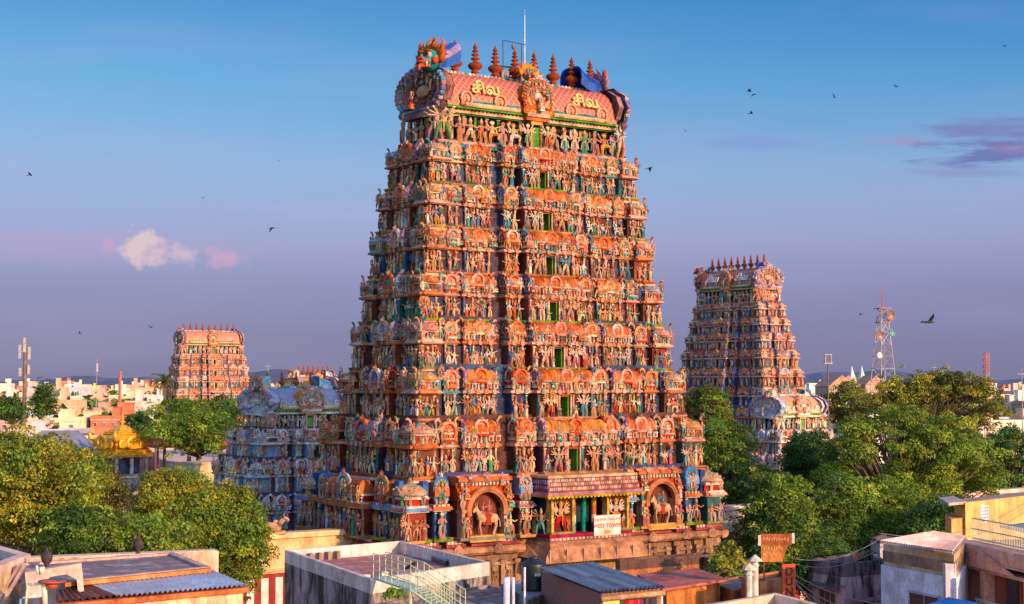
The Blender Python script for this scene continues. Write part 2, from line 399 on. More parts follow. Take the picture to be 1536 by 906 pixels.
# small domed pavilion (kuta), width 1, height ~1.3; slots 0 body, 1 dome, 2 dark recess, 3 finial, 4 trim
def kuta(n=8):
    ts = [box(-.42, .42, -.42, .42, 0, .08, 4), box(-.34, .34, -.34, .34, .08, .42, 2)]
    for x in (-.34, .34, -.12, .12):
        ts.append(box(x - .06, x + .06, -.40, -.30, .08, .42, 0)); ts.append(box(-.40, -.30, x - .06, x + .06, .08, .42, 0)); ts.append(box(.30, .40, x - .06, x + .06, .08, .42, 0))
    ts += [box(-.5, .5, -.5, .5, .42, .5, 4, .05), lathe([(.62, .5), (.66, .56), (.60, .74), (.42, .92), (.18, 1.02), (.10, 1.04)], 8, 1, 1, R(22.5))]
    for i in range(3):
        a = R(-90 + 90 * (i - 1)); ts.append(mv(KUDU_LO, (.42, .3, .38), (0, 0, a + R(90)), (math.cos(a) * .56, math.sin(a) * .56, .5)))
    ts.append(lathe([(.1, 1.02), (.16, 1.08), (.05, 1.14), (.1, 1.2), (.005, 1.36)], 6, 3))
    return comb(*ts)
KUTA = kuta()
MINI = comb(box(-.4, .4, -.4, .4, 0, .5, 0), box(-.22, .22, -.43, -.3, .06, .42, 2), box(-.5, .5, -.5, .5, .5, .6, 4, .06), lathe([(.5, .6), (.46, .78), (.24, 1.0), (.06, 1.1), (.1, 1.18), (.005, 1.4)], 6, 1))
def half_barrel(L, r, h, s=0, n=8, ribs=0):
    """barrel roof along x, base at z 0"""
    prof = [(-r * math.cos(math.pi * i / n) * (1 + .12 * math.sin(2 * math.pi * min(i, n - i) / n)), h * math.sin(math.pi * i / n)) for i in range(n + 1)]
    V = [(-L, y, z) for y, z in prof] + [(L, y, z) for y, z in prof]; k = n + 1
    F = [(i, k + i, k + i + 1, i + 1) for i in range(n)] + [tuple(range(k)), tuple(range(k, 2 * k))[::-1]]
    return T(V, F, s)

TINY = [comb(lathe([(.16, 0), (.20, .1), (.12, .42), (.15, .6), (.05, .68)], 5, 1, .8), ball((0, -.01, .76), .10, 0, 5, 3), lathe([(.09, .82), (.07, .9), (.01, 1.02)], 4, 3), tube((-.14, 0, .6), (-.26, -.05, .4 + q), .04, .03, 3, 0), tube((.14, 0, .6), (.26, -.05, .8 - q), .04, .03, 3, 0)) for q in (0, .2, .4)]
CURL = path_tube([(0, 0, 0), (.12, 0, .5), (.42, 0, .8), (.8, 0, .95), (1.0, 0, .8), (.9, 0, .62)], [.2, .24, .22, .16, .1, .04], 6)
# grinning guardian mask (kirtimukha) looking along -y; slots 0 face, 1 flame mane, 2 white, 3 black, 4 lips, 5 cape outer, 6 cape lining
def mask():
    ts = [ball((0, 0, .5), (.42, .36, .40), 0, 12, 8), ball((0, -.28, .42), (.30, .26, .18), 0, 10, 6)]
    for sx in (-1, 1):
        ts += [ball((sx * .19, -.30, .64), (.12, .10, .12), 2, 9, 6), ball((sx * .19, -.385, .65), (.055, .04, .055), 3, 7, 4), path_tube([(sx * .05, -.34, .72), (sx * .19, -.38, .80), (sx * .34, -.3, .74)], [.04, .05, .02], 5, 1),
               ball((sx * .08, -.52, .50), (.07, .07, .06), 4, 6, 4), ball((sx * .36, -.16, .45), (.12, .14, .14), 4, 7, 5),
               path_tube([(sx * .24, -.44, .36), (sx * .28, -.52, .30), (sx * .25, -.5, .18)], [.04, .035, .005], 5, 2),
               path_tube([(sx * .35, 0, .7), (sx * .55, .02, .85), (sx * .58, .02, 1.1), (sx * .48, .0, 1.25)], [.09, .08, .05, .01], 6, 4)]
        ts += [prism([(sx * .38, .35), (sx * .62, .42), (sx * .72, .78), (sx * .5, .66), (sx * .40, .6)], -.06, .04, 1)]
    for i in range(9): ts += [box(-.24 + .055 * i, -.20 + .055 * i, -.55 + abs(i - 4) * .018, -.5 + abs(i - 4) * .018, .29, .36, 2)]
    ts += [path_tube([(-.32, -.38, .40), (-.16, -.54, .37), (0, -.58, .38), (.16, -.54, .37), (.32, -.38, .40)], [.04, .05, .05, .05, .04], 6, 4),
           path_tube([(-.30, -.34, .24), (-.14, -.50, .22), (0, -.53, .22), (.14, -.50, .22), (.30, -.34, .24)], [.05, .06, .06, .06, .05], 6, 4),
           path_tube([(0, -.48, .28), (0, -.6, .2), (0, -.62, .05)], [.09, .07, .03], 6, 4)]
    for i in range(11):
        a = R(-75 + 15 * i); ln = .34 if i % 2 else .5
        p = (math.sin(a) * .34, .02, .58 + math.cos(a) * .30)
        ts += [path_tube([p, (math.sin(a) * (.34 + ln * .5), .0, .58 + math.cos(a) * (.30 + ln * .5)), (math.sin(a + .25) * (.34 + ln), .05, .58 + math.cos(a + .25) * (.30 + ln))], [.10, .07, .005], 5, 1)]
    return comb(*ts)
MASK = mask()
def cape(n=14):
    """hollow shell opening backwards behind a mask, with two pointed tips; slots 5 outer, 6 lining"""
    V, F, S = [], [], []
    rows = [(.0, .42, 0.0), (.35, .50, .05), (.8, .58, .16), (1.15, .70, .3)]
    for w in (1.0, .9):
        for y, r, lift in rows:
            for i in range(n + 1):
                a = R(-20 + 220 * i / n)
                tip = lift * (abs(math.cos(a)) ** 2)
                V.append((math.cos(a) * r * w, y, .35 + math.sin(a) * r * w * 1.15 + tip * 1.2 + lift * .3))
    m = n + 1; q = len(rows) * m
    for k in range(len(rows) - 1):
        for i in range(n):
            f = (k * m + i, k * m + i + 1, (k + 1) * m + i + 1, (k + 1) * m + i)
            F.append(f[::-1]); S.append(5 if (i // 2) % 2 else 6); F.append(tuple(q + x for x in f)); S.append(5)
    k = len(rows) - 1
    for i in range(n): F.append((k * m + i, k * m + i + 1, q + k * m + i + 1, q + k * m + i)); S.append(5)
    return T(V, F, S)
CAPE = cape()
# ---------------------------------------------------------------- gopuram towers
SKIN = [(.80, .50, .30), (.85, .58, .40), (.78, .42, .26), (.72, .62, .50), (.18, .40, .28), (.16, .32, .52), (.85, .70, .50), (.82, .60, .38), (.78, .40, .22), (.72, .30, .20), (.80, .48, .36), (.76, .36, .24), (.82, .52, .38)]
CLOTH = [(.70, .12, .07), (.82, .40, .12), (.12, .34, .14), (.10, .26, .48), (.72, .22, .24), (.85, .78, .66), (.78, .50, .30), (.08, .36, .36), (.20, .44, .42), (.10, .30, .34), (.82, .66, .44), (.85, .74, .58), (.74, .24, .10), (.80, .46, .22), (.70, .26, .12), (.82, .56, .40), (.74, .32, .18)]
GOLDP = [(.80, .44, .18), (.80, .54, .34), (.74, .28, .14), (.58, .16, .10), (.84, .68, .54)]
ARCH = [(.78, .32, .14), (.78, .44, .28), (.76, .26, .16), (.25, .40, .62), (.10, .38, .40), (.80, .52, .34), (.68, .28, .26), (.80, .36, .18), (.72, .22, .09), (.74, .26, .12)]
PAN = [(.20, .07, .05), (.07, .08, .18), (.05, .14, .14), (.26, .06, .04), (.10, .04, .05), (.18, .07, .04), (.32, .10, .06)]  # recess panel paints, darkened to put shade between the figures
CREAM, ORNG, WHT, RED, TEAL, BLUE, GRN, YEL, PNK = (.78, .47, .34), (.72, .21, .10), (.82, .68, .58), (.62, .06, .04), (.06, .34, .36), (.10, .24, .55), (.10, .34, .06), (.76, .42, .16), (.78, .36, .30)
GREEN_RIM = (.22, .38, .05)

def rc(l): return rnd.choice(l)
def figcols(tint=None):
    if rnd.random() < .35: k = rnd.uniform(.75, 1.05); b_ = rc([(.80, .44, .30), (.74, .32, .20), (.82, .54, .40), (.76, .36, .26)]); return [tuple(x * k for x in b_), tuple(x * k * rnd.uniform(.7, 1.1) for x in b_), rc(CLOTH), rc(GOLDP)]
    c = [rc(SKIN), rc(CLOTH), rc(CLOTH + GOLDP), rc(GOLDP)]
    return [tuple(x * rnd.uniform(.85, 1.1) for x in k) for k in c]

class Face:
    def __init__(s, tw, mb, phi): s.tw, s.mb, s.phi = tw, mb, phi; s.M = MX(rz=phi)
    def b(s, s0, s1, n0, n1, z0, z1, c, it=0.0, ib=0.0): s.mb.add(box(s0, s1, -n1, -n0, z0, z1, 0, it, ib), [c], s.M)
    def t(s, t, x, n, z, sc, cols, rz=0.0): s.mb.add(t, cols, s.M @ MX((x, -n, z), rz, sc))
    def mat(s, x, n, z, sc, rz=0.0): return s.M @ MX((x, -n, z), rz, sc)

class Tower:
    def __init__(s, name, label, cat, loc, rz, mat, lod=0, pal=None):
        s.root = empty(name, loc, rz); tag(s.root, label, cat, 'temple gate towers')
        s.mat, s.lod, s.pend = mat, lod, []      # pending statues / arches: (priority, kind, template, M, cols, parent)
        s.pal = pal or {}
    def statue(s, face, t, x, n, z, sc, parent, pri=0, rz=0.0, cols=None, name='statue'):
        s.pend.append((pri + (2 if abs(face.phi) < .01 else 1 if face.phi < 0 else -5), name, t, face.mat(x, n, z, sc, rz), cols or figcols(), parent))
    def flush(s, most=100):
        by = {}
        for p in s.pend: by.setdefault(p[1], []).append(p)
        for name, l in by.items():
            l.sort(key=lambda p: -p[0])
            for pri, nm, t, M, c, parent in l[:most]:
                o = MB().add(t, c).build(nm, s.mat, parent); o.matrix_local = Matrix(M.tolist())
            if l[most:]:
                mb = MB()
                for pri, nm, t, M, c, parent in l[most:]: mb.add(t, c, M)
                o = mb.build({'statue': 'statuary', 'horseshoe_arch': 'arch_ornament', 'miniature_pavilion': 'parapet_ornament'}.get(name, name + '_ornament'), s.mat, s.root); tag(o, kind='stuff')

def figure_row(tw, F, s0, s1, n, z, H, parent, pri, dens=.62, many=.08):
    w = s1 - s0; step = dens * H / 1.5
    cnt = max(1, int(w / step))
    for i in range(cnt):
        x = s0 + (i + .5) * w / cnt + rnd.uniform(-.04, .04)
        t = rc(F_MANY) if rnd.random() < many else rc(FIGS)
        h = H * rnd.uniform(.74, 1.08); wd = min(1.35, .95 * w / cnt / (.38 * h)) if cnt > 1 else 1.2
        tw.statue(F, t, x, n, z, (h * max(.85, wd), h * 1.0, h), parent, pri, rnd.uniform(-.3, .3))

def pilasters(F, s0, s1, n, z0, z1, step, w=.13, d=.14, cols=(CREAM,)):
    cnt = max(2, int((s1 - s0) / step) + 1)
    for i in range(cnt):
        x = s0 + w / 2 + (s1 - s0 - w) * i / (cnt - 1); c = rc(cols)
        F.b(x - w / 2, x + w / 2, n - .02, n + d, z0, z1, c)
        F.b(x - w * .8, x + w * .8, n - .02, n + d + .05, z1 - .16, z1 - .08, rc([WHT, YEL, RED]))
        F.b(x - w * .8, x + w * .8, n - .02, n + d + .05, z0, z0 + .08, rc([WHT, TEAL, PNK]))

def moulding(F, s0, s1, nb, n, z, h, c1, c2, teeth=True):
    """layered cornice: thin fillet, rolled eave, fillet"""
    F.b(s0 - .05, s1 + .05, nb, n + .02, z, z + h * .22, c2)
    F.b(s0 - .22, s1 + .22, nb, n + .20, z + h * .22, z + h * .70, c1, .10)
    F.b(s0 - .02, s1 + .02, nb, n + .0, z + h * .70, z + h, c2)
    if teeth:
        cnt = max(2, int((s1 - s0) / .34))
        for i in range(cnt):
            x = s0 + (i + .5) * (s1 - s0) / cnt
            F.b(x - .07, x + .07, nb, n + .13, z + h * .72, z + h * 1.02, rc([WHT, YEL, PNK, c1]))

def storey(tw, k, z0, z1, a, b, a1, b1, faces, nlev):
    """one diminishing storey; faces: list of (phi, detail)"""
    h = z1 - z0; q = a / 13.0 if a > 6 else 1.0; lod = tw.lod
    mbs = MB(); parent = empty('storey'); parent.parent = tw.root
    ledgec = [GREEN_RIM, (.60, .26, .14), (.68, .34, .24), (.24, .28, .07), GREEN_RIM, (.62, .26, .14), (.60, .40, .14), GREEN_RIM][k % 8]
    core = tw.pal.get('core', rc([(.10, .06, .09), (.06, .09, .18), (.14, .06, .05)]))
    in_ = .95 * q
    mbs.add(box(-a + in_, a - in_, -b + in_, b - in_, z0 - .45, z1 + .2, 0), [core])
    W = 0.80 * q
    H = h * .43
    for phi, det in faces:
        F = Face(tw, mbs, phi); front = abs(math.sin(phi)) < .5
        A, B = (a, b) if front else (b, a); A1, B1 = (a1, b1) if front else (b1, a1)
        Wn = B - W; up = B1 - W * .9
        if front: bays = [(-.215, .215, 1.9, 'door'), (.23, .36, 1.15, 'flank'), (-.36, -.23, 1.15, 'flank'), (.43, .665, .5, 'sala'), (-.665, -.43, .5, 'sala'), (.70, .80, .42, 'panjara'), (-.80, -.70, .42, 'panjara'), (.84, 1.0, W / q, 'corner'), (-1.0, -.84, W / q, 'corner')]
        else: bays = [(-.26, .26, 1.0, 'arch'), (.33, .52, .45, 'panjara'), (-.52, -.33, .45, 'panjara'), (.60, 1.0, W / q, 'corner'), (-1.0, -.60, W / q, 'corner')]
        if not front and A < 3.6: bays = [(-.36, .36, .9, 'arch'), (.5, 1.0, W / q, 'corner'), (-1.0, -.5, W / q, 'corner')]
        # continuous recessed ledge and moulding, dark paint adds shade to the gaps
        F.b(-A + .5, A - .5, Wn - 1.2, Wn - .30, z0 - .2, z0, (.22, .09, .05), .0, .04)
        F.b(-A + .5, A - .5, Wn - 1.2, Wn - .38, z0 - .42, z0 - .2, rc([(.3, .1, .06), (.16, .12, .2)]))
        moulding(F, -A + .5, A - .5, Wn - 1.4, Wn - .55, z0 + h * .46, h * .10, rc([(.40, .12, .07), (.10, .14, .30), (.30, .12, .10)]), (.35, .2, .16), False)
        F.b(-A + .5, A - .5, Wn - 1.5, up + .15, z0 + .58 * h, z1 - .3, rc([(.30, .07, .05), (.06, .12, .26), (.36, .14, .08), core]))
        if det and lod < 2:
            gaps = []
            bs = sorted(bays)
            for i in range(len(bs) - 1):
                g0, g1 = bs[i][1] * A, bs[i + 1][0] * A
                if g1 - g0 > .12:
                    F2 = (g0 + g1) / 2
                    tw.statue(F, rc(FIGS), F2, Wn - .42, z0, (H * .80,) * 3, parent, -2)
                    tw.statue(F, rc(F_SEAT), F2, up + .35, z0 + .60 * h, (h * .26,) * 3, parent, -2)
        for (f0, f1, pr, kind) in bays:
            s0, s1 = f0 * A, f1 * A; pr = pr * q; n = Wn + pr; w = s1 - s0; cx = (s0 + s1) / 2
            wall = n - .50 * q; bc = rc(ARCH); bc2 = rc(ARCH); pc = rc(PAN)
            # ledge slabs
            F.b(s0 - .12, s1 + .12, Wn - 1, n + .03, z0 - .12, z0 + .005, ledgec, .0, .05)
            F.b(s0 - .06, s1 + .06, Wn - 1, n - .05, z0 - .19, z0 - .12, rc([(.3, .08, .04), (.5, .2, .1)]))
            F.b(s0 - .02, s1 + .02, Wn - 1, n - .06, z0 - .30, z0 - .19, rc([PNK, ORNG, CREAM]))
            F.b(s0 - .10, s1 + .10, Wn - 1, n + .02, z0 - .44, z0 - .30, rc([CREAM, YEL, PNK, WHT]), .03)
            if det and lod == 0:
                cnt = int(w / .42)
                for i in range(cnt):
                    x = s0 + (i + .5) * w / max(1, cnt); F.b(x - .09, x + .09, n - .2, n + .04, z0 - .56, z0 - .44, rc([WHT, YEL, PNK, TEAL]))
            i0 = .12 if kind != 'corner' else .3
            # lower wall with openings / pilasters
            if kind == 'door':
                dw, dt = .50 * q, z0 + h * .41
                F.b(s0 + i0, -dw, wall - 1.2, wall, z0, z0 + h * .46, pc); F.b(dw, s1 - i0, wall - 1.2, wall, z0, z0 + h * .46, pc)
                F.b(-dw, dw, wall - 1.2, wall - .01, dt, z0 + h * .475, bc)
                d = MB(); D = Face(tw, d, phi)
                D.b(-dw + .002, dw - .002, wall - 1.15, wall - 1.0, z0 + .01, dt, (.10, .27, .05)); D.b(dw - .11, dw - .003, wall - 1.0, wall - .1, z0 + .01, dt - .01, (.17, .36, .06)); D.b(-dw + .003, -dw + .11, wall - 1.0, wall - .1, z0 + .01, dt - .01, (.12, .05, .03))  # lit right jamb and shaded left jamb are put into the paint
                for sx in (-1, 1): D.b(sx * (dw + .07) - .07, sx * (dw + .07) + .07, wall - .05, wall + .12, z0, dt + .1, CREAM)
                D.b(-dw - .22, dw + .22, wall - .05, wall + .22, dt + .1, dt + .22, ORNG, .03)
                o = d.build('doorway', tw.mat, parent)
                pilasters(F, s0 + .15, -dw - .2, wall, z0, z0 + h * .46, .8, cols=(CREAM, TEAL, PNK)); pilasters(F, dw + .2, s1 - .15, wall, z0, z0 + h * .46, .8, cols=(CREAM, TEAL, PNK))
                if det:
                    for sx in (-1, 1):
                        x = sx * (dw + (s1 - dw) * .47)
                        tw.statue(F, rc(F_MANY), x, n - .12, z0 + .02, (H * 1.12, H, H * 1.08), parent, 6, 0, None)
                        tw.statue(F, rc(FIGS), sx * (s1 - .28), n - .1, z0 + .02, (H * .75,) * 3, parent, 1)
                        tw.statue(F, rc(FIGS), sx * (dw + .28), n - .05, z0 + .02, (H * .55,) * 3, parent, 0)
            else:
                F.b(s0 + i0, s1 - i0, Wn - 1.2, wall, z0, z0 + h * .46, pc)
                pilasters(F, s0 + i0 + .03, s1 - i0 - .03, wall, z0, z0 + h * .46, .72 if kind != 'corner' else .9, cols=(CREAM, TEAL, PNK, BLUE, WHT))
                if det:
                    if lod == 0 or kind != 'sala': figure_row(tw, F, s0 + .08, s1 - .08, n - .16, z0 + .0, H, parent, 0 if k else 3, .43 if lod == 0 else .9)
                    else: figure_row(tw, F, s0 + .1, s1 - .1, n - .16, z0, H, parent, 0, .9)
                if kind in ('flank',) and det:    # figures on the exposed return wall
                    pass
            # middle cornice
            moulding(F, s0 + .06, s1 - .06, Wn - 1.2, n - .26, z0 + h * .465, h * .10, rc([ORNG, PNK, CREAM, bc, (.72, .26, .12)]), rc([WHT, CREAM, PNK, ORNG, YEL]), lod == 0 and det)
            if det and lod == 0:
                for j in range(int(w / .27)):
                    F.t(rc(TINY), s0 + .15 + j * .27 + rnd.uniform(-.04, .04), n - .16, z0 + h * .545, (h * .13, h * .13, h * rnd.uniform(.11, .17)), figcols())
                    if kind != 'door' and rnd.random() < .55: F.t(rc(TINY), s0 + .15 + j * .27, n - .30, z0 + h * .33, (h * .13, h * .13, h * rnd.uniform(.11, .15)), figcols(), 0)
            zb = z0 + h * .58; us = n - .24 * q; ub = min(up, us - .3)
            # parapet course
            F.b(s0 + i0, s1 - i0, ub, us - .04, zb, zb + h * .13, rc([(.10, .05, .06), (.05, .12, .22), (.40, .08, .05)]))
            pilasters(F, s0 + i0, s1 - i0, us - .04, zb, zb + h * .13, .36 if lod == 0 else .6, .09, .09, (WHT, CREAM, RED, TEAL, ORNG))
            F.b(s0 + .02, s1 - .02, ub, us + .10, zb + h * .13, zb + h * .165, rc([WHT, CREAM, PNK]))
            zr = zb + h * .165; hr = h * .205
            if kind in ('door', 'sala', 'arch', 'flank'):
                rr = max(.35, min(.62 * q, (us - ub) * .6 + .2)); L = w / 2 - .18
                rcx = rc([ORNG, (.70, .18, .06), (.74, .28, .10), (.62, .16, .08)]) if front else rc([BLUE, ORNG, (.3, .42, .62), TEAL])
                F.t(half_barrel(1, 1, 1), cx, us - rr * .75, zr, (L, rr, hr), [rcx])
                if lod == 0 and det:
                    for j in range(max(2, int(w / .7))): F.t(KUDU_LO, s0 + (j + .5) * w / max(2, int(w / .7)), n - .02, z0 + h * .47, (.34, .3, h * .09), [rc([PNK, ORNG, CREAM, TEAL]), rc([WHT, YEL]), PAN[0], WHT, YEL])
                for j in range(3 if kind != 'flank' else 1): F.t(lathe([(.3, 0), (.5, .3), (.2, .6), (.005, 1)], 5), cx + (j - (1 if kind != 'flank' else 0)) * L * .6, us - rr * .75, zr + hr - .02, .2 * q, [rc(GOLDP)])
                if lod == 0: # rib bands
                    for j in range(-2, 3): F.t(half_barrel(1, 1, 1), cx + j * L * .42, us - rr * .75, zr, (.035, rr + .03, hr + .03), [rc([YEL, CREAM, RED])])
                kc = [rc([WHT, CREAM, ORNG, ORNG, (.70, .26, .12), PNK]), rc([ORNG, RED, PNK, WHT]), rc(PAN), rc(SKIN), rc(GOLDP)]
                ks = h * (.30 if kind != 'arch' else .42)
                if det: tw.statue(F, KUDU if lod == 0 else KUDU_LO, cx, us + .06, zb + h * .10 if kind != 'arch' else zb - h * .02, (ks * 1.05, ks * 1.1, ks), parent, 4 if kind in ('door', 'arch') else 2, 0, kc, 'horseshoe_arch')
                if det and kind in ('door', 'flank', 'sala', 'arch'):   # gable ends on the returns
                    for sx in ((-1,) if kind == 'flank' and cx < 0 else (1,) if kind == 'flank' else (-1, 1)):
                        kc2 = [rc([(.25, .18, .5), BLUE, (.45, .3, .5), RED]), rc([TEAL, WHT, PNK, BLUE]), rc(PAN), rc(SKIN), rc(GOLDP)]
                        tw.statue(F, KUDU if lod == 0 else KUDU_LO, cx + sx * (w / 2 - .08), us - rr * .8, zb + .02, (rr * 2.1, .8, h * .42), parent, (1.5 if sx < 0 else -3), sx * R(90), kc2, 'horseshoe_arch')
                if det and kind != 'flank':
                    for sx in (-1, 1):
                        for ff in ((.84, .45) if kind != 'arch' else (.8,)):
                            tw.statue(F, MINI, cx + sx * w / 2 * ff, us + .02, zb + h * .0, (h * .13, h * .13, h * .17), parent, 0, 0, [rc([CREAM, PNK, ORNG, WHT]), rc([WHT, ORNG, CREAM, RED]), rc(PAN), GOLDP[0], rc([WHT, YEL])], 'miniature_pavilion')
            elif kind == 'panjara':
                kc = [rc([PNK, ORNG, (.72, .28, .14), CREAM, (.74, .38, .22), WHT]), rc([WHT, RED, ORNG, TEAL, CREAM]), rc(PAN), rc(SKIN), rc(GOLDP)]
                kw = min(w * 1.05, h * .36)
                F.t(half_barrel(1, 1, 1), cx, us - .62, zb + h * .1, (w * .40, .5, h * .24), [rc([ORNG, BLUE, PNK])])
                if det: tw.statue(F, rc([KUDU, KUDU_B]) if lod == 0 else KUDU_LO, cx, us + .05, zb + .02, (kw, kw * .9, h * .36), parent, 3, 0, kc, 'horseshoe_arch')
            else:
                sgn = 1 if f1 > .5 else -1; ww = min(w, 2.1 * q)
                cxx = sgn * (A - W * .9 - ww * .10) if front else None
                if front:
                    dcol = [rc([CREAM, PNK, WHT]), rc([ORNG, PNK, CREAM, (.4, .45, .6), YEL]), rc(PAN), rc(GOLDP), rc([WHT, TEAL, YEL])]
                    rz = 0
                    F.b(min(sgn * (A - .34), sgn * (A - w * .94)), max(sgn * (A - .34), sgn * (A - w * .94)), B - w * .94, n - .34, zb, z1 - .42, rc([(.34, .10, .06), (.12, .14, .26), (.5, .2, .12)]))
                    tw.statue(F, KUTA if lod == 0 else MINI, sgn * (A - ww * .49), n - ww * .49, zb - .04, (ww * .93, ww * .93, h * .44 / 1.3), parent, 1, 0, dcol, 'miniature_pavilion')
            if det and lod == 0:
                for sx in (-1, 1):   # curled crests and tall attendants at the bay edges break the tier lines
                    F.t(CURL, cx + sx * (w / 2 - .1), us - .12, zb + h * rnd.uniform(.28, .34), (sx * h * .10, h * .10, h * .12), [rc([ORNG, PNK, CREAM, YEL, TEAL])])
                    tw.statue(F, rc(FIGS + F_MANY), cx + sx * (w / 2 - .12), us + .08, zb - .05, (h * rnd.uniform(.30, .38),) * 3, parent, -1, rnd.uniform(-.5, .5))
            # small seated / standing figures before the roofs
            if det and lod == 0 and kind != 'corner':
                cnt = max(2, int(w / .5))
                for i in range(cnt):
                    x = s0 + (i + .5) * w / cnt
                    if abs(x - cx) < ks * .3 if kind in ('door', 'sala', 'arch', 'flank') else True: continue
                    tw.statue(F, rc(F_SEAT + FIGS), x, us + .12, zb + .0, (h * rnd.uniform(.24, .34),) * 3, parent, -1)
            if det and kind in ('corner', 'arch') and lod < 2:
                for i in range(2):
                    tw.statue(F, rc(FIGS + F_SEAT), s0 + w * (.25 + .5 * i), us + .12, zb + .0, (h * .26,) * 3, parent, -1)
    mbs.build('masonry', tw.mat, parent)
    return parent

def roof(tw, z, a, b, det=True, nfin=9, zr_h=5.4, horn=True, letters=True, hue=None, gable=1.0, hs=1.0, gcol=None, ccol=None):
    gcol = gcol or ([(.40, .17, .15), (.46, .22, .22), (.10, .05, .07), SKIN[0], (.25, .35, .5)], [(.44, .24, .26), (.60, .24, .18), (.10, .06, .10), SKIN[0], (.3, .35, .5)])
    ccol = ccol or [(.42, .30, .52), (.08, .18, .55), (.04, .12, .60), (.10, .18, .60)]
    """neck with pillars and guardians, barrel roof, finials, masks"""
    lod = tw.lod; mb = MB(); parent = empty('neck'); parent.parent = tw.root
    nh = zr_h * .44; za = z + nh
    mb.add(box(-a + 1.0, a - 1.0, -b + .95, b - .95, z - .4, za + .1), [(.035, .02, .02)])
    for phi in (0, R(-90), R(90), R(180)):
        F = Face(tw, mb, phi); front = abs(math.sin(phi)) < .5; A, B = (a, b) if front else (b, a)
        F.b(-A + .05, A - .05, B - 1.2, B + .0, z - .2, z, CREAM, 0, .05); F.b(-A + .15, A - .15, B - 1.2, B - .12, z - .45, z - .2, TEAL)
        pilasters(F, -A + .5, A - .5, B - .9, z, za - .25, 1.0, .2, .2, (CREAM, PNK, GRN, TEAL))
        moulding(F, -A + .4, A - .4, B - 1.3, B - .42, za - .3, .42, CREAM, GRN, lod == 0)
        if phi > R(100): continue
        H = nh * .80
        cnt = int(2 * A / 1.02)
        for i in range(cnt):
            x = -A + 1.1 + (2 * A - 2.2) * i / max(1, cnt - 1)
            if front and abs(x) < 1.0: continue
            tw.statue(F, rc(FIGS), x, B - .35, z, (H * 1.25, H, H), parent, 5)
        for sx in (-1, 1): tw.statue(F, F_MANY[1], sx * (A - .55), B - .15, z, (nh * 1.3, nh, nh * 1.12), parent, 7, sx * R(28))
        if front:
            F.b(-1.15, 1.15, B - 1, B + .55, z - .25, z, CREAM)
            F.b(-1.1, 1.1, B - 1, B + .2, z + nh * .9, za + .12, ORNG, .05)
            d = MB(); D = Face(tw, d, phi); D.b(-.35, .35, B - .8, B - .1, z, z + nh * .7, GRN); D.b(-.5, -.35, B - .6, B + .0, z, z + nh * .78, ORNG); D.b(.35, .5, B - .6, B + .0, z, z + nh * .78, ORNG); D.b(-.55, .55, B - .6, B + .05, z + nh * .78, z + nh * .9, YEL)
            d.build('doorway', tw.mat, parent)
            for sx in (-1, 1): tw.statue(F, F_MANY[2], sx * .95, B + .15, z, (H, H, H), parent, 8)
    mb.build('masonry', tw.mat, parent)
    # barrel roof
    Lr = a - .9; rb = b - .18; rh = zr_h * .56
    prt = empty('barrel_roof'); prt.parent = tw.root
    nseg = 16
    prof = []
    for i in range(nseg + 1):
        t = math.pi * i / nseg
        prof.append((-rb * math.cos(t) * (1 + .04 * math.sin(2 * min(t, math.pi - t))), za + .25 + rh * math.sin(t) ** .85))
    me = bpy.data.meshes.new('tile_vault'); bmv, bmf, uvs = [], [], []
    for x in (-Lr, Lr):
        for y, zz in prof: bmv.append((x, y, zz))
    k = nseg + 1
    for i in range(nseg): bmf.append((i, k + i, k + i + 1, i + 1)); uvs += [(0, i / nseg * 8), (2 * Lr, i / nseg * 8), (2 * Lr, (i + 1) / nseg * 8), (0, (i + 1) / nseg * 8)]
    me.from_pydata(bmv, [], bmf); uv = me.uv_layers.new(name='UVMap')
    for i, u_ in enumerate(uvs): uv.data[i].uv = u_
    me.materials.append(m_lattice(hue or (.42, .085, .05))); me.polygons.foreach_set('use_smooth', [True] * len(bmf))
    o = bpy.data.objects.new('tile_vault', me); col.objects.link(o); o.parent = prt
    mb = MB(); F = Face(tw, mb, 0)
    ztop = za + .25 + rh
    # ridge course with floral knobs
    mb.add(box(-Lr, Lr, -.34, .34, ztop - .1, ztop + .12), [TEAL])
    n = int(2 * Lr / .34)
    for i in range(n):
        x = -Lr + (i + .5) * 2 * Lr / n
        for sy in (-1, 1): mb.add(ball((x, sy * .33, ztop + .05), (.15, .1, .16), 0, 6, 3), [rc([WHT, CREAM, GRN, PNK])])
    # eave rolls
    for phi in (0, R(180)):
        F = Face(tw, mb, phi)
        F.b(-Lr - .1, Lr + .1, b - 1.2, b - .02, za + .12, za + .30, GRN, .04)
        for x0, x1 in ((-Lr * .82, -Lr * .2), (Lr * .2, Lr * .82)):
            mb.add(path_tube([(x0, -b + .02, za + .42), (x1, -b + .02, za + .42)], .19, 8, 0), [(.82, .55, .32)], F.M)
            mb.add(path_tube([(x0, -b + .15, za + .70), (x1, -b + .15, za + .70)], .10, 6, 0), [TEAL], F.M)
    mb.build('eave', tw.mat, prt)
    F = Face(tw, None, 0)
    for x in (-.80, -.42, .42, .80):
        for phi in (0, R(180)):
            Fx = Face(tw, None, phi)
            if abs(phi) < .1 or lod == 0: tw.statue(Fx, KUDU if lod == 0 else KUDU_LO, x * Lr, b - .02, za + .28, (rh * .36, rh * .3, rh * .40), prt, 5, 0, [CREAM, RED, PAN[0], SKIN[0], YEL], 'horseshoe_arch')
    # finials
    for i in range(nfin):
        x = -Lr + .55 + (2 * Lr - 1.1) * i / (nfin - 1)
        fo = obj('finial', KALASH, [(.42, .10, .045)], tw.mat, prt, True); fo.location = (x, 0, ztop + .08); s_ = tw.fin; fo.scale = (s_ * 1.0, s_ * 1.0, s_ * 1.12)
